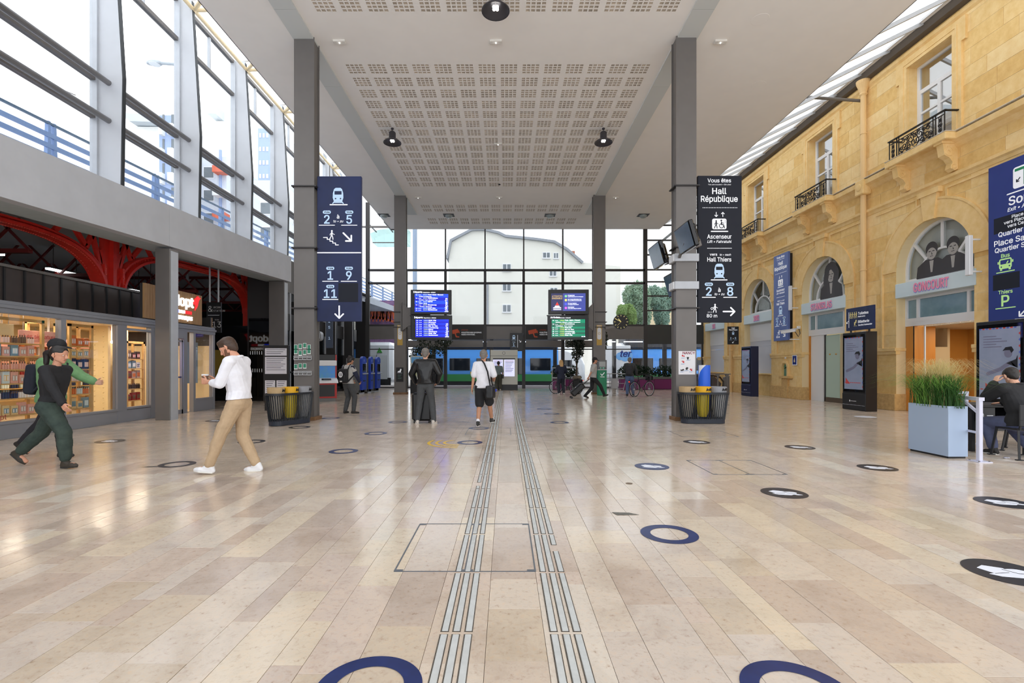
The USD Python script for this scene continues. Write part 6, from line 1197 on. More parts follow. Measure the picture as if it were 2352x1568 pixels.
for x, lab in ((-6.84, 'square dark downlight nearest the left glass wall'), (-3.2, 'square dark downlight just right of the far left column'), (2.47, 'square dark downlight just left of the far right column'), (7.7, 'square dark downlight at the right end of the row of four')):
    t = thing('downlight', lab, 'light', (x, 27.6, CZ)); MB().box(-.3, .3, -.28, .28, -.012, .0).build('plate', steel_dark, t); MB().lathe([(.21, -.012), (.2, -.08), (.14, -.14), (0, -.16)], n=24).build('glass_dome', mat('dome_glass', (150, 160, 160), .15), t)
t = thing('smoke_detector', 'tiny dark smoke detector in the perforated ceiling', 'detector', (-.3, 22.9, CZ)); MB().lathe([(.05, 0), (.05, -.03), (0, -.04)], n=14).build('body', black_paint, t)

# ================================================================ floor markings
fl_b = mat('sticker_blue', (16, 26, 64), .3, rgb2=(24, 38, 84), scale=8); fl_k = mat('sticker_black', (32, 32, 38), .3, var=.2, scale=10); fl_w = mat('sticker_white', (226, 230, 240), .35); fl_y = mat('sticker_yellow', (226, 186, 60), .4)
def disc(poly, m, name, t, z=.0022, th=.0008): MB().prism(poly, z, z + th, 'xy').build(name, m, t)
RINGS = [((1537, 1226), fl_b, 'blue floor ring just right of the tactile strips'), ((846, 1580), fl_b, 'large blue floor ring at the bottom edge left of the tactile strips'), ((1836, 1592), fl_b, 'large blue floor ring at the bottom edge toward the right'), ((789, 1036), fl_b, 'blue floor ring between the strolling man and the near left column'), ((863, 995), fl_b, 'blue floor ring left of the jacketed man'), ((407, 1066), fl_k, 'dark floor ring before the strolling man'), ((578, 1014), fl_k, 'dark floor ring behind the strolling man'), ((688, 981), fl_k, 'dark floor ring beside the left litter basket'), ((760, 960), fl_b, 'faint blue floor ring right of the near left column'), ((913, 969), fl_b, 'faint blue floor ring at the left of the jacketed man’s case'), ((1285, 970), fl_b, 'blue floor ring well right of the tactile strips, in the middle distance'), ((1267, 950), fl_b, 'faint blue floor ring far right of the tactile strips'), ((1100, 983), fl_b, 'blue floor ring under the man in shorts'), ((1079, 1016), fl_b, 'blue floor ring inside the yellow arcs'), ((1250, 939), fl_b, 'tiny faint blue floor ring far down the hall')]
for (u, v), m, lab in RINGS:
    x, y = ground(u, v); t = thing('floor_ring', lab, 'floor sticker', (x, y, 0)); disc(Point(0, 0).buffer(.232, quad_segs=16).difference(Point(0, 0).buffer(.152, quad_segs=16)), m, 'ring', t)
x, y = ground(1045, 1016); t = thing('floor_arcs', 'worn yellow wave arcs beside the blue ring on the floor', 'floor sticker', (x, y, 0))
for r_ in (.32, .46, .6): disc(Point(.1, 0).buffer(r_, quad_segs=14).difference(Point(.1, 0).buffer(r_ - .05, quad_segs=14)).intersection(sbox(-1, -.6, .1, .25)), fl_y, 'arc', t)
DISCS = [((1600, 1015), 'black floor disc with a white figure in front of the right litter basket'), ((1837, 1027), 'black floor disc with a white figure between the bin and the planter, farther one'), ((2015, 1074), 'black floor disc with a white figure left of the planter'), ((1801, 1132), 'black floor disc with a white figure in the middle of the right floor'), ((2306, 1154), 'black floor disc with a white figure below the seated man'), ((2312, 1314), 'largest black floor disc with a white figure at the right edge'), ((1497, 1071), 'greyed blue floor disc with a faint white figure by the reflections'), ((253, 1013), 'black floor disc with a white figure before the shop window'), ((495, 966), 'black floor disc far behind the strolling man’s knees')]
fig = [Polygon([(-.13, .07), (-.06, .11), (.03, .06), (.02, -.03), (-.1, -.02)]), Polygon([(-.14, -.03), (-.02, -.01), (.08, -.06), (.02, -.10), (-.1, -.07)]), affinity.scale(Point(.06, .0).buffer(.055), 1.3, .8), Polygon([(.08, -.03), (.15, -.09), (.1, -.1), (.05, -.06)])]
for (u, v), lab in DISCS:
    x, y = ground(u, v); t = thing('floor_disc', lab, 'floor sticker', (x, y, 0)); disc(Point(0, 0).buffer(.232, quad_segs=16), fl_b if u == 1497 else fl_k, 'disc', t); disc(unary_union(fig).buffer(.004), fl_w, 'white_figure', t, .0031, .0006); disc(unary_union([stroke([(.01, .04), (.05, -.03), (.1, -.04)], .008), stroke([(-.1, -.025), (0, -.015)], .006)]), fl_k, 'figure_line', t, .0038, .0004)
x, y = ground(1987, 957); t = thing('floor_disc', 'plain white floor disc before the middle totem', 'floor sticker', (x, y, 0)); disc(Point(0, 0).buffer(.26, quad_segs=16), fl_w, 'disc', t)
x, y = ground(345, 1072); t = thing('floor_patch', 'small dark scrap of sticker beside the dark ring', 'floor sticker', (x, y, 0)); disc(Polygon([(-.1, -.03), (.1, .0), (.06, .04), (-.06, .03)]), fl_k, 'scrap', t)
x, y = ground(1437, 1180); t = thing('floor_patch', 'dark broken corner patch in the floor above the blue ring', 'floor repair', (x, y, 0)); disc(Polygon([(-.12, .05), (-.09, -.04), (.12, -.03), (.04, .035)]), mat('mortar_patch', (104, 102, 96), .8, var=.3, scale=20), 'patch', t)
x, y = ground(1445, 1110); t = thing('floor_drain', 'small round brown drain cap set in the floor', 'drain', (x, y, 0)); disc(Point(0, 0).buffer(.04), mat('brown_cap', (120, 104, 88), .6), 'cap', t)
tac = mat('tactile_white', (184, 186, 184), .45, var=.08, scale=14); tdirt = mat('tactile_dirt', (84, 78, 70), .8, var=.3, scale=12)
for xs, lab, skip in (((-.322, -.26, -.196), 'left triple tactile guide strip of pale bars on the floor', {(3, 0)}), ((.252, .314, .376), 'right triple tactile guide strip of pale bars on the floor', set())):
    t = thing('tactile_strip', lab, 'tactile strip'); dirt = MB(); y = 1.84; k = 0
    while y < 27:
        for j, x in enumerate(xs):
            parts = [(y, y + .72)]
            if xs[0] > 0 and j == 2 and k == 2: parts = [(y, y + .36), (y + .5, y + .72)]
            if xs[0] < 0 and j == 0 and k == 5: parts = [(y, y + .12), (y + .3, y + .72)]
            for a, b in parts: obj('bar', T(*rbox(x - .0165, x + .0165, a, b, 0, .0052, .003)), tac, t); dirt.box(x - .0235, x + .0215, a - .006, b + .006, .0006, .0012)
        y += .755; k += 1
    dirt.build('dirt_line', tdirt, t, kind='stuff')
stl = mat('cover_steel', (112, 116, 122), .35, .7)
for (xa, xb, ya, yb, ns), lab in (((-.76, .2, 3.35, 4.36, 2), 'steel framed inspection cover crossed by the left tactile strip'), ((2.68, 3.63, 6.34, 7.3, 2), 'steel framed inspection cover in the middle of the right floor'), ((-.83, .1, 10.0, 11.1, 1), 'steel framed inspection cover under the man in shorts'), ((3.5, 4.6, 9.7, 10.6, 1), 'steel framed inspection cover in front of the right litter basket')):
    t = thing('inspection_cover', lab, 'floor cover'); m = MB(); xc = [xa, xb] if ns == 1 else [xa, (xa + xb) / 2, xb]
    for x in xc: m.box(x - .005, x + .005, ya, yb, 0, .0021)
    for y in (ya, yb): m.box(xa, xb, y - .005, y + .005, 0, .0021)
    m.build('frame', stl, t)
    for x in xc:
        for y, s in ((ya, 1), (yb, -1)):
            for sx in ((1,) if x == xa else (-1,) if x == xb else (-1, 1)): MB().box(x, x + sx * .055, y, y + s * .03, 0, .0026).box(x + sx * .025, x + sx * .034, y + s * .011, y + s * .019, .0026, .0029).build('corner_plate', stl, t)

# ================================================================ plants and barriers along the end wall
def ficus(loc, h, label, seed, wide=.7):
    t = thing('potted_tree', label, 'plant', loc); r = np.random.default_rng(seed); MB().lathe([(0, 0), (.22, 0), (.3, .45), (.27, .45), (.25, .4), (0, .4)], n=20).build('pot', mat('pot_grey', (96, 94, 92), .7), t)
    MB().tube([(0, 0, .4), (.03, .02, h * .45), (-.02, 0, h * .8)], [.05, .035, .015], 8).tube([(.02, 0, h * .35), (.2, .1, h * .7)], .02, 6).tube([(.0, 0, h * .4), (-.25, -.05, h * .75)], .02, 6).build('trunk', bark, t)
    for k in range(7): c = (r.normal() * wide * .4, r.normal() * wide * .3, h * r.uniform(.5, .92)); leaf_cloud('foliage', leaf_mat('leaf_ficus', (30, 42, 28), (74, 92, 60)), t, c, (wide * .5, wide * .45, h * .17), 260, .07, r)
ficus((-4.0, 25.6, 0), 3.2, 'dark leafy indoor tree under the departures screens', 4, .8); ficus((3.75, 26.2, 0), 3.6, 'tall leafy indoor tree left of the far right column', 6, .55); ficus((5.35, 27.5, 0), 3.4, 'leafy indoor tree just right of the far right column', 8, .4)
pur = mat('planter_purple', (122, 34, 100), .5)
def trough(x0, x1, y, label, seed):
    t = thing('plant_trough', label, 'planter', (x0, y, 0)); w = x1 - x0; MB().box(0, w, 0, .7, .02, .62, .01).build('box', pur, t); MB().box(-.03, w + .03, -.03, .73, .62, .74, .01).build('rim', mat('trough_grey', (104, 104, 102), .5), t); r = np.random.default_rng(seed)
    for k in range(int(w / .35)):
        c = (.2 + k * .35, .35, .95 + .25 * r.random()); leaf_cloud('foliage', leaf_mat('leaf_trough', (28, 48, 30), (72, 104, 64)), t, c, (.3, .3, .35), 130, .09, r)
    m = MB()
    for k in range(int(w * 3)): x = r.uniform(.1, w - .1); hh = r.uniform(1.2, 2.0); m.tube([(x, .3, .7), (x + r.normal() * .15, .3 + r.normal() * .1, hh)], .008, 4)
    m.build('stem', leaf_mat('leaf_trough', 0, 0), t, kind='stuff')
trough(2.75, 4.2, 28.6, 'purple plant trough behind the woman with the bicycle', 1); trough(6.7, 8.6, 28.6, 'purple plant trough behind the man with the bicycle', 2); trough(8.8, 11.6, 29.2, 'long purple plant trough at the right end of the end wall', 3)
t = thing('guard_rail', 'grey metal crowd rail between the ticket validator and the bicycle', 'rail', (5.0, 25.0, 0)); g = mat('guard_grey', (170, 172, 176), .4, .3)
MB().tube([(-.1, 0, 0), (-.1, 0, 1.0), (1.1, .2, 1.0), (1.25, .2, .9), (1.15, .2, .7), (1.0, .2, .1)], .022, 8).build('frame', g, t)
for z in (.25, .5, .75): MB().bar((-.1, 0, z), (1.05, .2, z), .03, .03).build('rail', g, t)
for x in (.3, .7): MB().bar((x, .08, .05), (x, .08, 1.0), .03, .03).build('post', g, t)
MB().box(.35, .68, .05, .1, .25, .75).build('panel', mat('guard_panel', (196, 198, 204), .5), t); MB().box(-.2, .1, -.1, .1, 0, .02).box(.9, 1.2, .1, .3, 0, .02).build('foot', g, t)
t = thing('balustrade', 'pale double handrail in front of the first purple trough', 'rail', (2.6, 27.9, 0)); MB().cyl((0, 0, 1.28), (1.5, 0, 1.28), .03, 8).cyl((0, 0, .72), (1.7, 0, .72), .03, 8).build('rail', steel_light, t); [MB().cyl((x, 0, 0), (x, 0, 1.28), .025, 8).build('post', steel_light, t) for x in (.02, .75, 1.48)]
# escalator head behind the near right column
t = thing('escalator', 'dark escalator head with a looping black handrail behind the near right column', 'escalator', (10.0, 22.4, 0), 90); pts = [(0, 2.0, .95), (0, .55, .95), (0, .25, .88), (0, .1, .68), (0, .12, .42), (0, .35, .22), (0, .8, .15)]
for x in (0, 1.3): MB().tube([(x, p[1], p[2]) for p in pts], .04, 8).build('handrail', black_paint, t); MB().prism(Polygon([(2.0, .1), (2.0, .9), (.5, .9), (.2, .6), (.3, .25), (.8, .1)]), x - .02, x + .02, 'yz').build('balustrade', mat('escalator_panel', (70, 72, 78), .3, .3), t)
MB().box(.05, 1.25, .3, 2.0, .004, .03).build('comb_plate', stl, t)
t = thing('glass_rail', 'glass guard rail with a flat grey top around the escalator', 'rail', (8.9, 21.6, 0)); MB().box(-1.6, .95, -.05, .05, 1.02, 1.06).build('top_rail', steel, t); MB().box(-1.55, .9, -.006, .006, .1, .98).build('pane', shop_glass, t); [MB().box(x - .025, x + .025, -.03, .03, 0, 1.02).prism(Polygon([(x - .1, 1.02), (x + .1, 1.02), (x, .86)]), -.02, .02).build('post', steel, t) for x in (.4, .8)]
t = thing('stone_bollard', 'short slanted grey post beside the third arch', 'bollard', (10.7, 23.9, 0)); MB().prism(Polygon([(-.12, 0), (.12, 0), (.12, .92), (-.12, .84)]), -.1, .1).build('post', steel, t)
t = thing('heater_tube', 'grey rounded radiant heater fixed along the left wall under the blue banner', 'heater', (-8.5, 20.2, 2.75)); m = MB(); pr = rrect(-.16, .16, -.22, .22, .15); m.prism(pr, 0, 2.3, 'xz'); m.build('casing', steel_light, t); [MB().prism(rrect(-.17, .17, -.23, .23, .15), .2 + k * .42, .24 + k * .42, 'xz').build('rib', steel, t) for k in range(5)]
t = thing('hanging_sign', 'dark vertical platform sign under the blue banner', 'sign', (-7.5, 20.5, 2.15)); MB().box(0, .28, 0, .06, 0, 1.35).build('panel', mat('sign_slate', (54, 66, 84), .5), t); [put(t, s, .11, .14, z, SP, 'c', True) for s, z in (('2', 1.05), ('5', .8), ('1', .35))]; MB().cyl((.14, .03, 1.35), (.14, .03, 7.6), .015, 6).build('hanger', steel, t)

# ================================================================ people
skin_m = {k: mat('skin_' + k, c, .5, var=.05, scale=14) for k, c in (('fair', (222, 172, 146)), ('warm', (206, 150, 122)), ('tan', (190, 138, 108)))}
def V(*a): return np.array(a, float)
def hull(*balls): return Manifold.batch_hull([Manifold.sphere(float(r), 14).translate(tuple(map(float, c))) for c, r in balls])
def ik(a, c, l1, l2, hint):           # middle joint of a two bone limb
    d = c - a; L = np.linalg.norm(d)
    if L > l1 + l2 - 1e-3: c = a + d / L * (l1 + l2 - 1e-3); d = c - a; L = np.linalg.norm(d)
    x = (l1 ** 2 - l2 ** 2 + L ** 2) / (2 * L); h = math.sqrt(max(l1 ** 2 - x ** 2, 0)); u = d / L; n = hint - u * np.dot(hint, u); n /= np.linalg.norm(n) + 1e-9
    return a + u * x + n * h, c
def hand(w, d, palm_n, s, curl, side):  # wrist, finger direction, palm normal
    d = d / np.linalg.norm(d); palm_n = palm_n - d * np.dot(palm_n, d); palm_n /= np.linalg.norm(palm_n); x = np.cross(d, palm_n) * side; out = []
    out.append(hull((w, .024 * s), (w + d * .045 * s + x * .026 * s, .015 * s), (w + d * .045 * s - x * .026 * s, .015 * s), (w + d * .09 * s + x * .03 * s, .011 * s), (w + d * .088 * s - x * .032 * s, .011 * s)))
    for k, (o, L) in enumerate(((.031, .066), (.011, .076), (-.011, .07), (-.032, .055))):
        p = w + d * .086 * s + x * o * s; dd = d.copy(); seg = [.45, .32, .25]
        for j in range(3):
            a = curl * (.45 + .35 * j) * (1 + .08 * k); dd2 = d * math.cos(a) + palm_n * math.sin(a); q = p + dd2 * L * seg[j] * s; out.append(hull((p, (.0095 - .001 * j) * s), (q, (.0085 - .001 * j) * s))); p = q
    p = w + d * .028 * s + x * .026 * s
    for L, a in ((.038, .75), (.03, .45), (.022, .3)): dd = d * math.cos(a) + x * math.sin(a) + palm_n * .35 * curl; dd /= np.linalg.norm(dd); q = p + dd * L * s; out.append(hull((p, .011 * s), (q, .0095 * s))); p = q
    return out
def finish(parts, res, it=8, noise_=0.0, seed=0):
    m = Manifold.batch_boolean(parts, manifold3d.OpType.Add)
    if res: m = m.refine_to_length(res)
    me = m.to_mesh(); t = trimesh.Trimesh(me.vert_properties[:, :3], me.tri_verts, process=False)
    if it: trimesh.smoothing.filter_taubin(t, .5, .53, it)
    if noise_: v = np.array(t.vertices); n = np.array(t.vertex_normals); q = meshkit.fbm(v * V(9, 9, 14) + seed, 3) - .5; t = T(v + n * (noise_ * 2 * q)[:, None], t.faces)
    return t
def person(name, label, loc, rz, Hh, pose, look, near=True):
    """pose in the body's own frame: x to its right, y forward, z up; ankles, wrists given; look: colours and clothes"""
    k = Hh / 1.75; P = thing('person', label, 'person', loc, rz); fat = look.get('fat', 1.0); g = lambda n, d: pose.get(n, d)
    hip = V(*g('hip', (0, 0, .93))) * k; lean = V(*g('lean', (0, .0))); up = V(lean[0], lean[1], 1); up /= np.linalg.norm(up); rt = V(1, 0, 0); tw = math.radians(g('twist', 0)); rt = V(math.cos(tw), math.sin(tw), 0); fw = np.cross(up, rt); fw /= np.linalg.norm(fw)
    chest = hip + up * .34 * k; sh = hip + up * .50 * k; neck = hip + up * .555 * k; hl = V(*g('head_lean', (0, .1))); hup = V(hl[0], hl[1], 1); hup /= np.linalg.norm(hup); ht = math.radians(g('head_turn', 0))
    hf = V(-math.sin(ht), math.cos(ht), 0); hf = hf - hup * np.dot(hf, hup) - V(0, 0, g('nod', 0)); hf /= np.linalg.norm(hf); hup = hup - hf * np.dot(hup, hf); hup /= np.linalg.norm(hup); hr = np.cross(hf, hup); hd = neck + hup * .165 * k + hf * .015 * k
    S = {}; res = .016 if near else .028
    for n, s in (('r', 1), ('l', -1)):
        S['h' + n] = hip + rt * s * .085 * k - up * .02 * k; S['a' + n] = V(*g('ankle_' + n, (s * .11, 0, .085))) * k
        S['k' + n], S['a' + n] = ik(S['h' + n], S['a' + n], .43 * k, .42 * k, V(*g('knee_' + n, (s * .1, 1, 0)))); S['f' + n] = V(*g('foot_' + n, (s * .15, 1, -.02))); S['f' + n] = S['f' + n] / np.linalg.norm(S['f' + n])
        S['s' + n] = sh + rt * s * .175 * k * look.get('broad', 1); S['w' + n] = V(*g('wrist_' + n, (s * .27, .04, .83))) * k; S['e' + n], S['w' + n] = ik(S['s' + n], S['w' + n], .29 * k, .255 * k, V(*g('elbow_' + n, (s * .6, -1, 0))))
    body = [hull((hip, .098 * k), (hip + up * .12 * k, .095 * k * fat), (hip + rt * .07 * k, .09 * k), (hip - rt * .07 * k, .09 * k)), hull((hip + up * .1 * k, .1 * k * fat), (chest + rt * .07 * k, .1 * k), (chest - rt * .07 * k, .1 * k)), hull((chest + rt * .07 * k, .1 * k), (chest - rt * .07 * k, .1 * k), (sh + rt * .13 * k, .06 * k), (sh - rt * .13 * k, .06 * k)), hull((sh, .075 * k), (neck, .055 * k)), hull((neck, .054 * k), (hd - hup * .05 * k, .05 * k))]
    for n, s in (('r', 1), ('l', -1)):
        body += [hull((S['h' + n], .09 * k), (S['k' + n], .056 * k)), hull((S['k' + n], .056 * k), (S['k' + n] * .65 + S['a' + n] * .35 - V(0, .015, 0), .055 * k), (S['a' + n], .038 * k)), hull((S['a' + n] - V(0, 0, .04 * k), .034 * k), (S['a' + n] + S['f' + n] * .12 * k - V(0, 0, .05 * k), .028 * k)),
                 hull((S['s' + n], .056 * k), (S['e' + n], .041 * k)), hull((S['e' + n], .04 * k), (S['w' + n], .027 * k)), hull((sh + rt * s * .1 * k, .055 * k), (S['s' + n], .056 * k))]
        hd_ = V(*g('hand_' + n, tuple((S['w' + n] - S['e' + n]) / .25))); body += hand(S['w' + n], hd_, V(*g('palm_' + n, (-s, .2, 0))), k * .95, g('curl_' + n, .5), s)
    at = lambda x, y, z: hd + (hr * x + hf * y + hup * z) * k
    head = [hull((at(0, -.018, .035), .088 * k), (at(0, .03, .03), .075 * k)), hull((at(0, .02, .0), .07 * k), (at(.03, .05, -.065), .024 * k), (at(-.03, .05, -.065), .024 * k), (at(0, .072, -.092), .019 * k), (at(.05, .0, -.05), .022 * k), (at(-.05, .0, -.05), .022 * k)),
            hull((at(0, .098, .015), .010 * k), (at(0, .118, -.022), .013 * k), (at(.014, .1, -.03), .009 * k), (at(-.014, .1, -.03), .009 * k)), hull((at(.045, .076, .032), .012 * k), (at(-.045, .076, .032), .012 * k), (at(0, .09, .034), .012 * k)), hull((at(.022, .086, -.055), .008 * k), (at(-.022, .086, -.055), .008 * k), (at(0, .095, -.054), .01 * k))]
    for s in (-1, 1): head += [hull((at(s * .082, -.012, .02), .012 * k), (at(s * .086, -.016, -.005), .016 * k), (at(s * .08, -.005, -.03), .009 * k))]
    obj('body', finish(body + head, .011 if near else .02, 6), skin_m[look.get('skin', 'fair')], P, smooth=True)
    if near:
        for s in (-1, 1): MB().ball(at(s * .032, .0815, .010), .0115 * k, 2).build('eye', mat('eye_white', (226, 222, 216), .2), P); MB().ball(at(s * .032, .0902, .010), .0052 * k, 1).build('iris', black_paint, P)
        obj('mouth', finish([hull((at(.02, .0955, -.055), .004 * k), (at(0, .102, -.055), .0055 * k), (at(-.02, .0955, -.055), .004 * k))], .004, 2), mat('lips', (166, 96, 86), .5), P)
    # hair
    hm = look['hair_mat']; style = look.get('hair', 'short'); hs = []
    if style != 'none':
        cap_ = hull((at(0, -.028, .046), .094 * k), (at(0, .022, .056), .08 * k)); cut = hull((at(0, .135, -.03), .088 * k), (at(0, .09, -.1), .09 * k), (at(0, .155, .062), .078 * k))
        low = hull((at(0, -.04, .0), .078 * k), (at(.052, -.02, .02), .04 * k), (at(-.052, -.02, .02), .04 * k), (at(0, -.06, -.05), .045 * k)); hs = [cap_ - cut, low - cut]
        if style == 'quiff': hs += [hull((at(.03, .06, .105), .024 * k), (at(-.03, .06, .105), .024 * k), (at(0, -.02, .118), .03 * k), (at(0, .085, .1), .018 * k))]
        if style == 'mop': hs += [Manifold.sphere(.045 * k, 10).translate(tuple(at(.07 * math.cos(q), -.02 + .07 * math.sin(q), .09 + .02 * math.sin(3 * q)))) for q in np.linspace(0, 6, 9)]
        if style == 'long': hs += [hull((at(.05, -.06, .0), .05 * k), (at(-.05, -.06, .0), .05 * k), (at(.06, -.07, -.22), .04 * k), (at(-.06, -.07, -.22), .04 * k)), hull((at(.07, .0, .02), .03 * k), (at(.08, -.01, -.15), .025 * k)), hull((at(-.07, .0, .02), .03 * k), (at(-.08, -.01, -.15), .025 * k))]
        if style == 'tail': hs += [hull((at(0, -.11, .04), .04 * k), (at(0, -.17, .0), .045 * k)), hull((at(0, -.17, .0), .045 * k), (at(0, -.16, -.14), .03 * k))]
        obj('hair', finish(hs, .012, 3, .004 if near else 0), hm, P, smooth=50)
    if look.get('beard'): obj('beard', finish([(hull((at(.06, .02, -.03), .02 * k), (at(.045, .05, -.075), .022 * k), (at(0, .075, -.105), .022 * k), (at(-.045, .05, -.075), .022 * k), (at(-.06, .02, -.03), .02 * k), (at(0, .02, -.08), .05 * k)) - hull((at(0, .12, -.03), .042 * k), (at(0, .06, .0), .05 * k)))], .01, 2), look['beard'], P, smooth=50)
    if look.get('cap'):
        c_ = hull((at(0, -.02, .055), .105 * k), (at(0, .02, .06), .095 * k)) - hull((at(0, 0, -.06), .09 * k), (at(.1, 0, -.05), .09 * k), (at(-.1, 0, -.05), .09 * k), (at(0, .12, -.04), .08 * k), (at(0, -.12, -.06), .09 * k)); visor = hull((at(.055, .085, .045), .008 * k), (at(-.055, .085, .045), .008 * k), (at(.04, .18, .03), .007 * k), (at(-.04, .18, .03), .007 * k))
        obj('cap', finish([c_, visor], .012, 2), look['cap'], P, smooth=50)
    # clothes
    ease = look.get('ease', .014) * k; tm = look['top']; sl = look.get('sleeve', 1.0); hem = look.get('hem', -.04)
    top = [hull((hip + up * hem * k + rt * .085 * k, .1 * k + ease), (hip + up * hem * k - rt * .085 * k, .1 * k + ease), (hip + up * .14 * k, .105 * k * fat + ease * 1.4), (hip + up * .1 * k + rt * .06 * k, .1 * k + ease), (hip + up * .1 * k - rt * .06 * k, .1 * k + ease)), hull((hip + up * .1 * k, .105 * k * fat + ease * 1.4), (chest + rt * .075 * k, .105 * k + ease), (chest - rt * .075 * k, .105 * k + ease)), hull((chest + rt * .075 * k, .105 * k + ease), (chest - rt * .075 * k, .105 * k + ease), (sh + rt * .135 * k, .062 * k + ease), (sh - rt * .135 * k, .062 * k + ease)), hull((sh + up * .0, .078 * k + ease * .5), (neck - up * .02 * k, .058 * k + ease * .3))]
    top[0] = hull((hip - up * .16 * k + rt * .06 * k, .1 * k + ease), (hip - up * .16 * k - rt * .06 * k, .1 * k + ease), (hip + rt * .082 * k, .098 * k + ease), (hip - rt * .082 * k, .098 * k + ease), (hip + up * .14 * k, .105 * k * fat + ease * 1.4))
    cutp = hip + up * hem * k; top = [Manifold.batch_boolean(top, manifold3d.OpType.Add).trim_by_plane(tuple(up), float(np.dot(up, cutp)))]
    for n, s in (('r', 1), ('l', -1)):
        top += [hull((sh + rt * s * .1 * k, .06 * k + ease), (S['s' + n], .06 * k + ease))]
        if sl <= .5: top += [hull((S['s' + n], .06 * k + ease), (S['s' + n] + (S['e' + n] - S['s' + n]) * sl * 2, .05 * k + ease * 1.5))]
        else: q = (sl - .5) * 2; top += [hull((S['s' + n], .06 * k + ease), (S['e' + n], .046 * k + ease)), hull((S['e' + n], .046 * k + ease), (S['e' + n] + (S['w' + n] - S['e' + n]) * q, .033 * k + ease * .8))]
    tmsh = finish(top, res, 6, .009 if near else .006, 1.7); obj(look.get('top_name', 'shirt'), tmsh, tm, P, smooth=True)
    if look.get('collar'): MB().tube([neck - up * .012 * k + (rt * math.cos(q) * .068 + fw * math.sin(q) * .066 + up * (.012 - .018 * math.sin(q))) * k for q in np.linspace(0, 2 * math.pi, 20, endpoint=False)], .016 * k, 8, closed=True).build('collar', look['collar'], P, smooth=True)
    leg = look.get('leg', 1.0); lm = look['bottom']; le = look.get('leg_ease', .012) * k; bt = [hull((hip + up * .05 * k, .112 * k), (hip + rt * .07 * k, .108 * k), (hip - rt * .07 * k, .108 * k), (S['hr'] - V(0, 0, .02), .104 * k), (S['hl'] - V(0, 0, .02), .104 * k))]
    for n in 'rl':
        h_, kn, an = S['h' + n], S['k' + n], S['a' + n]
        if leg <= .5: bt += [hull((h_, .094 * k + le), (h_ + (kn - h_) * min(leg * 2, 1), .068 * k + le * 1.6))]
        else: q = (leg - .5) * 2; bt += [hull((h_, .094 * k + le), (kn, .062 * k + le)), hull((kn, .062 * k + le), (kn * .6 + an * .4, .058 * k + le), (kn + (an - kn) * q, .043 * k + le))]
    obj(look.get('bottom_name', 'trousers'), finish(bt, res, 5, .009 if near else .006, 4.2), lm, P, smooth=True)
    for n in 'rl':
        a, f = S['a' + n], S['f' + n]; dn = V(0, 0, -1); sd = np.cross(f, V(0, 0, 1)); sd /= np.linalg.norm(sd) + 1e-9; dn = np.cross(f, sd); dn = dn if dn[2] < 0 else -dn; b = a + dn * .055 * k
        so = look.get('sole', None); shoe = finish([hull((a + dn * .0 - f * .012 * k, .045 * k), (b - f * .05 * k, .032 * k), (b + f * .06 * k, .038 * k)), hull((b - f * .05 * k, .032 * k), (b + f * .1 * k + sd * .012 * k, .035 * k), (b + f * .1 * k - sd * .012 * k, .035 * k), (b + f * .155 * k + dn * .006 * k, .024 * k))], .014, 3)
        sh_ = obj('shoe', shoe, look['shoe'], P, smooth=True)
        if so is not None: s0 = b + dn * .024 * k; obj('sole', finish([hull((s0 - f * .055 * k, .012 * k), (s0 - f * .055 * k + sd * .024 * k, .01 * k), (s0 - f * .055 * k - sd * .024 * k, .01 * k), (s0 + f * .1 * k + sd * .036 * k, .01 * k), (s0 + f * .1 * k - sd * .036 * k, .01 * k), (s0 + f * .165 * k, .011 * k))], .02, 1), so, sh_)
    S.update(hip=hip, up=up, rt=rt, fw=fw, chest=chest, sh=sh, neck=neck, k=k, at=at); return P, S
cl = lambda n, c, v=.12, r=.8: mat(n, c, r, var=v, scale=12)
H_brown = mat('hair_brown', (62, 44, 32), .5, var=.2, scale=40); H_dark = mat('hair_dark', (28, 23, 21), .45, var=.2, scale=40); H_grey = mat('hair_grey', (118, 112, 106), .6, var=.2, scale=40); H_blond = mat('hair_blond', (196, 156, 104), .5, var=.2, scale=40)
white_c = cl('white_cotton', (232, 232, 238), .04); black_c = cl('black_cloth', (30, 30, 33)); leather = mat('black_leather', (15, 16, 18), .32, var=.2, scale=10); chino = cl('beige_chino', (186, 160, 128), .08); grey_t = cl('grey_trousers', (70, 72, 74)); navy_c = cl('navy_cloth', (34, 40, 62)); green_h = cl('green_hoodie', (110, 152, 104)); camo = mat('dark_green_cargo', (40, 54, 50), .85, rgb2=(62, 76, 68), scale=9); jeans = cl('blue_jeans', (84, 104, 142)); heather = cl('heather_grey', (178, 176, 172), .06)
sneaker = mat('white_sneaker', (232, 232, 234), .5); dark_shoe = mat('dark_shoe', (40, 38, 36), .6); sole_w = mat('white_sole', (226, 224, 218), .6)

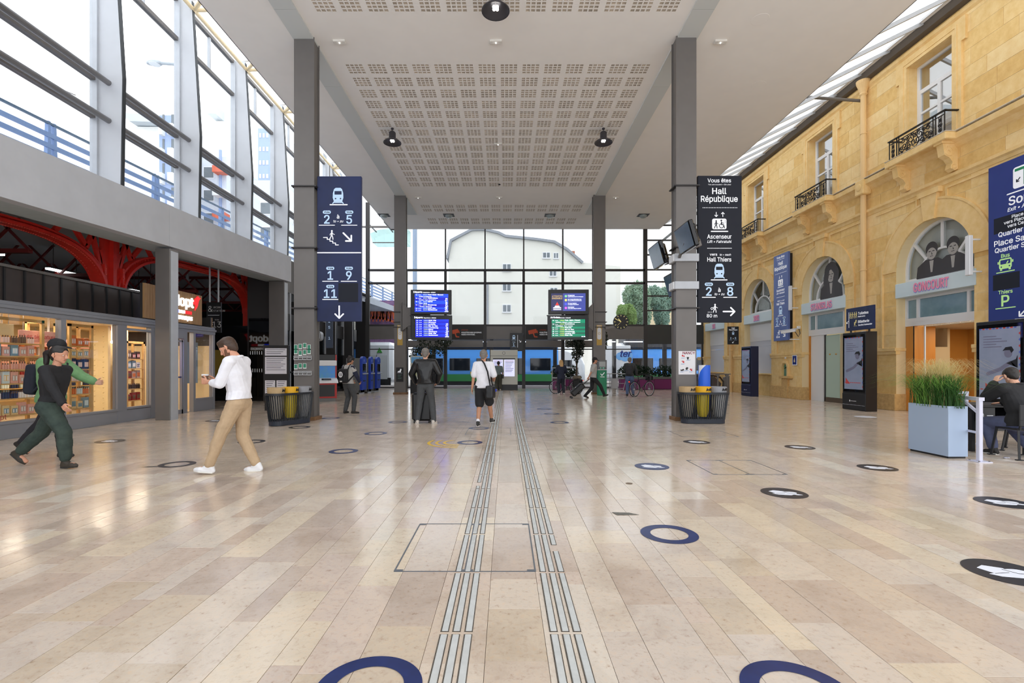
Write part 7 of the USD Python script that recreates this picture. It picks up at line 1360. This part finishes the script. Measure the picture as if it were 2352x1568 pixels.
# 1 man in the white shirt walking left with a coffee cup
X0, Y0p = ground(548, 1086)
P, S = person('p', 'person in white shirt and beige trousers walking left with a coffee cup', (X0, 6.45, 0), 90, 1.80, dict(hip=(0, 0, .91), lean=(0, .06), head_lean=(0, .3), nod=.35, ankle_r=(.1, -.17, .085), knee_r=(.1, 1, 0), foot_r=(.1, 1, -.05), ankle_l=(-.1, .33, .1), knee_l=(-.1, 1, 0), foot_l=(-.1, 1, .12), wrist_l=(-.07, .36, 1.16), elbow_l=(-.6, -.6, -1), hand_l=(.25, .9, .1), palm_l=(1, .1, .1), curl_l=.9, wrist_r=(.09, .33, 1.16), elbow_r=(.6, -.6, -1), hand_r=(-.25, .9, .05), palm_r=(-1, .1, .1), curl_r=.9),
    dict(hair_mat=H_brown, hair='quiff', beard=mat('beard_brown', (104, 70, 48), .7), top=white_c, collar=white_c, sleeve=.78, hem=.03, bottom=chino, leg=.97, shoe=sneaker, sole=sole_w, ease=.02, skin='warm', leg_ease=.014))
k = S['k']; c_ = (S['wl'] + S['wr']) / 2 + V(0, .1, .0)
t = thing('coffee_cup', 'paper coffee cup with a dark lid rim held by the strolling man', 'cup', tuple(V(X0, 6.45, 0) + V(-c_[1], c_[0], c_[2] - .03))); MB().lathe([(0, 0), (.03, 0), (.04, .11), (0, .11)], n=24).build('cup', mat('cup_paper', (122, 92, 72), .6), t); MB().lathe([(.042, .108), (.044, .118), (.038, .128), (0, .128)], n=24).build('lid', white_paint, t)
# 2, 3 the pair walking right at the photo edge
P, S = person('p', 'person in black top and dark green cargo trousers striding right, dark hair tied back', (-6.28, 6.8, 0), -88, 1.70, dict(hip=(0, 0, .88), lean=(0, .12), head_lean=(0, .15), head_turn=0, ankle_r=(.1, .28, .1), foot_r=(.1, 1, .05), ankle_l=(-.08, -.52, .2), foot_l=(-.05, .8, -.7), knee_l=(0, 1, -.2), wrist_r=(.25, .38, .88), elbow_r=(.4, -1, 0), wrist_l=(-.27, -.3, .88), elbow_l=(-.3, -1, 0), curl_r=.8),
    dict(hair_mat=H_dark, hair='tail', top=black_c, sleeve=.98, hem=.06, bottom=camo, leg=.93, shoe=mat('brown_shoe', (58, 52, 44), .6), sole=dark_shoe, ease=.018, leg_ease=.03, skin='warm'))
P, S = person('p', 'person in black cap and green hoodie with a backpack striding right beside another', (-6.98, 7.55, 0), -88, 1.80, dict(hip=(0, 0, .9), lean=(0, .1), ankle_r=(.1, .25, .1), foot_r=(.1, 1, .05), ankle_l=(-.08, -.5, .2), foot_l=(-.05, .8, -.7), wrist_r=(.2, .1, .82), wrist_l=(-.2, .5, 1.1), elbow_l=(-.3, -.5, -1), hand_l=(.1, 1, .1), curl_l=.6),
    dict(hair_mat=H_dark, hair='short', cap=black_c, top=green_h, top_name='hoodie', sleeve=.9, hem=-.08, bottom=cl('dark_trousers', (34, 34, 40)), leg=.97, shoe=dark_shoe, ease=.03, leg_ease=.02))
def backpack(P_loc, rz, S, label, m, w=.32, h=.46, d=.17, logo=None):
    k = S['k']; c = S['sh'] - S['up'] * .26 * k - S['fw'] * (.135 + d / 2) * k; t = thing('backpack', label, 'backpack', tuple(P_loc), rz)
    R = np.stack([S['rt'], S['fw'], S['up']], 1); body = finish([hull(*[(c + R @ V(x, y, z), .05) for x in (-w / 2 + .05, w / 2 - .05) for y in (-d / 2 + .05, d / 2 - .05) for z in (-h / 2 + .05, h / 2 - .05)])], .04, 4, .006); obj('bag', body, m, t, smooth=True)
    obj('front_pocket', finish([hull(*[(c + R @ V(x, -d / 2 + .0, z), .03) for x in (-w / 2 + .07, w / 2 - .07) for z in (-h / 2 + .06, .0)])], .04, 2), m, t, smooth=True)
    for s in (-1, 1): MB().tube([c + R @ V(s * .1, d / 2, h * .42), S['sh'] + R @ V(s * .115, -.03, .085), S['sh'] + R @ V(s * .12, .09, .0), S['chest'] + R @ V(s * .13, .135, -.02), S['chest'] + R @ V(s * .17, .02, -.1), c + R @ V(s * .13, d / 2 - .02, -h * .4)], .02, 6).build('strap', m, t, smooth=True)
    if logo:
        fr_ = lambda p, dep: T(*(lambda v, f: (np.array([c + R @ V(a[0], -d / 2 - .052 + a[1], a[2]) for a in v]), f))(*(lambda mm: (np.array(mm.vertices), np.array(mm.faces)))(flat(p, 0, 0, 1, dep))))
        obj('round_patch', fr_(Point(0, .04).buffer(.085), .004), white_paint, t); obj('patch_mark', fr_(unary_union([stroke([(-.03, .08), (-.03, .03), (-.015, .005)], .018), stroke([(.025, .08), (.025, .03), (.04, .005)], .018)]), .007), black_paint, t); obj('small_patch', fr_(sbox(-.03, -.17, .06, -.14), .004), white_paint, t)
    return t
backpack((-6.98, 7.55, 0), -88, S, 'dark navy backpack on the person in the green hoodie', cl('pack_navy', (30, 34, 46)))
# 4 man in the leather jacket with his case
X0, Yq = ground(977, 973)
P, S = person('p', 'person with grey hair in black leather jacket, seen from behind with a case', (X0, Yq, 0), 0, 1.79, dict(hip=(0, 0, .94), ankle_r=(.2, 0, .085), ankle_l=(-.19, 0, .085), wrist_r=(.26, .16, .98), wrist_l=(-.26, .16, .98), elbow_r=(.8, -.6, 0), elbow_l=(-.8, -.6, 0), hand_r=(-.3, .6, -.4), hand_l=(.3, .6, -.4), foot_r=(.3, 1, -.02), foot_l=(-.3, 1, -.02), head_lean=(0, .02)),
    dict(hair_mat=H_grey, hair='short', top=leather, top_name='jacket', collar=leather, sleeve=.97, hem=.01, bottom=grey_t, leg=1.0, leg_ease=.016, shoe=mat('pale_shoe', (206, 198, 188), .6), sole=sole_w, ease=.035, fat=1.15, broad=1.08), near=False)
t = thing('suitcase', 'tall black suitcase standing before the man in the leather jacket', 'suitcase', (X0 - .12, Yq + .28, 0)); MB().box(-.24, .24, -.14, .14, .05, .74, .05).build('case', leather, t); MB().cyl((-.1, 0, .72), (-.1, 0, 1.05), .012, 8).cyl((.1, 0, .72), (.1, 0, 1.05), .012, 8).cyl((-.11, 0, 1.05), (.11, 0, 1.05), .016, 8).build('handle', black_paint, t)
for x in (-.18, .18):
    for y in (-.09, .09): MB().cyl((x - .015, y, .03), (x + .015, y, .03), .03, 12).build('wheel', black_paint, t)
MB().prism(Point(0, .4).buffer(.02), -.145, -.14, 'xz').build('badge', steel_light, t)
# 5 man in white t-shirt and shorts walking away
X0, Yq = ground(1110, 977)
P, S = person('p', 'person with grey hair in white shirt and black shorts walking away', (X0, Yq, 0), -12, 1.76, dict(hip=(0, 0, .92), lean=(0, .04), ankle_r=(.12, .36, .085), ankle_l=(-.1, -.1, .085), foot_r=(.15, 1, -.02), wrist_r=(.2, .24, 1.04), elbow_r=(.5, -1, -.3), hand_r=(-.5, .5, .2), wrist_l=(-.26, -.05, .84)),
    dict(hair_mat=H_grey, hair='short', top=white_c, sleeve=.42, hem=-.05, bottom=black_c, bottom_name='shorts', leg=.46, shoe=dark_shoe, sole=sole_w, ease=.02, fat=1.12, skin='tan', leg_ease=.026), near=False)
for n in 'rl': obj('sock', finish([hull((S['a' + n] + V(0, 0, .05), .042), (S['a' + n] - V(0, 0, .02), .045))], .02, 1), white_c, P, smooth=True)
t = thing('shoulder_bag', 'black shoulder bag on a diagonal strap at the hip of the man in shorts', 'bag', (X0, Yq, 0), -12); obj('bag', finish([hull(*[(S['hip'] + V(.2 + x, -.1 + y, -.12 + z), .03) for x in (-.06, .06) for y in (-.12, .12) for z in (-.13, .11)])], .03, 3, .005), leather, t, smooth=True); MB().tube([S['hip'] + V(.2, -.13, .02), S['chest'] + V(.14, -.16, .0), S['sh'] + V(.05, -.12, .03), S['sh'] + V(-.03, -.02, .1), S['sh'] + V(-.0, .1, .0), S['chest'] + V(.14, .15, -.1), S['hip'] + V(.21, .05, .02)], .018, 6).build('strap', black_c, t, smooth=True); MB().box(.32, .334, -.12, -.04, S['hip'][2] - .12, S['hip'][2] - .06).build('blue_print', mat('print_blue', (40, 60, 190), .5), t)
# 6 person with a black backpack by the left banner
X0, Yq = ground(800, 949)
P, S = person('p', 'person in grey and navy raglan shirt, back turned, black bag with white roundel', (X0, Yq, 0), -28, 1.67, dict(hip=(0, 0, .92), ankle_r=(.16, .06, .085), ankle_l=(-.13, 0, .085), foot_r=(.6, .8, 0), wrist_r=(.2, .26, .98), wrist_l=(-.16, .28, 1.0), elbow_r=(.8, -.6, -.2), elbow_l=(-.8, -.6, -.2), nod=.3, head_lean=(0, .2)),
    dict(hair_mat=H_dark, hair='mop', top=heather, sleeve=.2, hem=.0, bottom=grey_t, leg=.98, leg_ease=.02, shoe=dark_shoe, ease=.02, skin='tan'), near=False)
for n, s in (('r', 1), ('l', -1)): obj('sleeve', finish([hull((S['s' + n], .078), (S['e' + n], .062)), hull((S['e' + n], .062), (S['w' + n], .045))], .02, 3), navy_c, P, smooth=True)
backpack((X0, Yq, 0), -28, S, 'black drawstring backpack with a white round patch, by the blue banner', black_c, .32, .42, .12, True)
# 7 person reading the information stand
X0, Yq = ground(1145, 897)
P, S = person('p', 'person in grey top and dark wide trousers reading the information stand', (X0, Yq, 0), 5, 1.64, dict(hip=(0, 0, .92)), dict(hair_mat=H_dark, hair='short', top=cl('slate_top', (112, 126, 128)), sleeve=.45, hem=.04, bottom=cl('olive_trousers', (66, 66, 56)), leg=.9, leg_ease=.05, shoe=mat('sandal', (196, 188, 176), .6), ease=.02), near=False)
t = thing('handbag', 'small black handbag at the side of the reader by the information stand', 'bag', (X0, Yq, 0), 5); obj('bag', finish([hull(*[(V(.24 + x, y, .8 + z), .03) for x in (-.02, .02) for y in (-.08, .08) for z in (-.08, .08)])], .03, 2), leather, t, smooth=True); MB().tube([(.22, -.06, .9), (.16, -.04, 1.3), (.2, .06, .9)], .01, 5).build('strap', leather, t)
# bicycles
def bicycle(loc, rz, label, panniers):
    t = thing('bicycle', label, 'bicycle', loc, rz); R = .34; tyre = mat('tyre', (24, 24, 24), .7); fm = mat('bike_frame', (40, 42, 48), .35)
    for x in (-.52, .52):
        c = np.array([x, 0, R]); w = MB().tube([c + V(R * math.cos(a), 0, R * math.sin(a)) for a in np.linspace(0, 2 * math.pi, 36, endpoint=False)], .018, 8, closed=True).build('tyre', tyre, t); MB().tube([c + V((R - .03) * math.cos(a), 0, (R - .03) * math.sin(a)) for a in np.linspace(0, 2 * math.pi, 36, endpoint=False)], .01, 6, closed=True).build('rim', steel_light, w)
        sp = MB(); [sp.bar(c, c + V((R - .03) * math.cos(a), 0, (R - .03) * math.sin(a)), .003, .003, (0, 1, 0)) for a in np.linspace(0, 2 * math.pi, 20, endpoint=False)]; sp.build('spokes', steel_light, w, kind='stuff'); MB().cyl(c - V(0, .05, 0), c + V(0, .05, 0), .025, 10).build('hub', steel_light, w)
    bb, st, hd, hh = V(-.1, 0, .3), V(-.25, 0, .85), V(.38, 0, .85), V(.43, 0, .7)
    MB().cyl(bb, st, .018, 8).cyl(V(-.23, 0, .78), hd, .018, 8).cyl(bb, hh, .02, 8).cyl(V(-.52, .05, R), bb, .011, 6).cyl(V(-.52, -.05, R), bb, .011, 6).cyl(V(-.52, .05, R), V(-.23, 0, .78), .01, 6).cyl(V(-.52, -.05, R), V(-.23, 0, .78), .01, 6).build('frame', fm, t)
    MB().cyl(hh, V(.5, .05, .45), .014, 8).cyl(V(.5, .05, .45), V(.52, .05, R), .013, 8).cyl(V(.5, -.05, .45), V(.52, -.05, R), .013, 8).cyl(hh, V(.36, 0, .98), .016, 8).build('fork', fm, t)
    MB().tube([V(.28, -.3, 1.0), V(.36, -.2, 1.02), V(.38, 0, .99), V(.36, .2, 1.02), V(.28, .3, 1.0)], .013, 8).build('handlebar', black_paint, t); MB().cyl(st, st + V(-.02, 0, .1), .014, 8).add(rbox(-.4, -.12, -.07, .07, .94, .99, .025)).build('saddle', black_paint, t)
    MB().lathe([(0, -.01), (.09, -.008), (.09, .008), (0, .01)], tuple(bb + V(0, -.05, 0)), 20, 'y').cyl(bb, bb + V(.12, -.08, -.12), .01, 6).cyl(bb, bb + V(-.12, .08, .12), .01, 6).build('crank', steel, t)
    MB().box(-.85, -.3, -.07, .07, .72, .735).cyl((-.8, .06, .72), (-.52, .06, R), .007, 6).cyl((-.8, -.06, .72), (-.52, -.06, R), .007, 6).build('luggage_rack', black_paint, t); MB().ball((-.87, 0, .68), (.02, .04, .03), 1).build('rear_light', mat('rear_red', (226, 60, 30), .4, emit=.6), t)
    if panniers:
        for s in (-1, 1): MB().box(-.8, -.4, s * .09, s * .25, .34, .74, .05).build('pannier', leather if s > 0 else navy_c, t)
        MB().add(rbox(-.78, -.36, -.14, .14, .74, .92, .06)).build('load', mat('load_tan', (140, 128, 108), .9, rgb2=(52, 50, 48), scale=8), t); MB().box(-.7, -.5, -.262, -.25, .42, .56).build('emblem', sole_w, t)
    else: MB().add(rbox(.4, .62, -.16, .16, .72, .95, .03)).build('front_basket', black_paint, t)
bicycle((3.0, 24.6, 0), 158, 'bicycle loaded with panniers beside the long haired person', True); bicycle((6.25, 22.6, 0), 35, 'dark bicycle held by the man before the purple trough', False)
X0, Yq = ground(1289, 905)
P, S = person('p', 'person with long blond hair in a navy coat standing at a loaded bicycle', (X0, Yq, 0), 8, 1.68, dict(hip=(0, 0, .92), wrist_r=(.12, .24, 1.05), wrist_l=(-.12, .24, 1.05), elbow_r=(.8, -.5, -.3), elbow_l=(-.8, -.5, -.3), ankle_l=(-.12, 0, .085), ankle_r=(.14, .02, .085)), dict(hair_mat=H_blond, hair='long', top=navy_c, top_name='coat', sleeve=.97, hem=-.14, bottom=cl('navy_trousers', (40, 44, 58)), leg=1, leg_ease=.03, shoe=sole_w, ease=.032), near=False)
X0, Yq = ground(1362, 914)
P, S = person('p', 'person in black cap and grey shirt striding right, pulling a black case', (X0, Yq, 0), -85, 1.78, dict(hip=(0, 0, .88), lean=(0, .08), ankle_r=(.1, .46, .16), foot_r=(0, 1, .3), ankle_l=(-.1, -.3, .12), foot_l=(0, 1, -.35), wrist_r=(.22, -.3, .8), elbow_r=(.3, -1, 0), wrist_l=(-.26, .15, .85)), dict(hair_mat=H_dark, hair='short', cap=black_c, top=heather, sleeve=.42, hem=.0, bottom=black_c, leg=1, leg_ease=.014, shoe=dark_shoe, ease=.024, skin='warm'), near=False)
t = thing('trolley_case', 'black wheeled case tilted behind the striding man in the cap', 'suitcase', (X0 - .95, Yq - .2, .0), 0); 
a = math.radians(48); R = np.array([[math.cos(a), 0, math.sin(a)], [0, 1, 0], [-math.sin(a), 0, math.cos(a)]])
def tilt(m): return T(np.array(m.vertices) @ R.T + V(.0, 0, .16), m.faces)
obj('case', tilt(T(*rbox(-.13, .13, -.22, .22, 0, .66, .05))), leather, t); obj('handle', tilt(MB().cyl((0, -.1, .64), (0, -.1, 1.0), .011, 6).cyl((0, .1, .64), (0, .1, 1.0), .011, 6).cyl((0, -.11, 1.0), (0, .11, 1.0), .015, 6).mesh()), black_paint, t); obj('white_print', tilt(MB().box(-.134, -.13, -.1, .08, .3, .36).mesh()), sole_w, t)
obj('wheel', MB().cyl((-.02, -.2, .05), (-.02, -.16, .05), .05, 14).mesh(), black_paint, t); obj('wheel', MB().cyl((-.02, .16, .05), (-.02, .2, .05), .05, 14).mesh(), black_paint, t)
X0, Yq = ground(1446, 909)
P, S = person('p', 'person in dark jacket and jeans with a backpack beside the dark bicycle', (X0, Yq, 0), -20, 1.78, dict(hip=(0, 0, .92), lean=(0, .08), ankle_r=(.14, .2, .085), ankle_l=(-.1, -.06, .085), wrist_r=(.28, .35, 1.0), wrist_l=(-.1, .35, 1.02), elbow_r=(.8, -.5, -.3), elbow_l=(-.8, -.5, -.3)), dict(hair_mat=H_grey, hair='short', top=cl('charcoal_jacket', (58, 62, 64)), top_name='jacket', sleeve=.97, hem=-.02, bottom=jeans, leg=.98, leg_ease=.02, shoe=dark_shoe, ease=.03), near=False)
backpack((X0, Yq, 0), -20, S, 'dark backpack on the man holding the dark bicycle', cl('pack_dark', (46, 46, 50)), .3, .46, .15)
# 11 the seated man
P, S = person('p', 'person in black jacket sitting at the table, back turned, hand raised to the head', (7.86, 7.52, 0), -4, 1.78, dict(hip=(0, -.02, .535), lean=(-.02, .12), ankle_r=(.2, .02, .1), knee_r=(.25, 1, .25), foot_r=(.2, .8, -.75), ankle_l=(-.12, .3, .085), knee_l=(-.1, 1, .5), wrist_l=(-.15, .24, 1.12), elbow_l=(-.35, .5, -1), hand_l=(.35, -.1, 1), palm_l=(1, 0, 0), curl_l=.9, wrist_r=(.2, .5, .78), elbow_r=(1, 0, -.4), hand_r=(-.3, 1, 0), palm_r=(0, 0, -1), nod=.4, head_lean=(.05, .22), head_turn=-8),
    dict(hair_mat=H_dark, hair='short', top=black_c, top_name='jacket', collar=black_c, sleeve=.95, hem=-.06, bottom=cl('slate_jeans', (86, 92, 122)), leg=.95, leg_ease=.022, shoe=dark_shoe, sole=sole_w, ease=.03, broad=1.1))
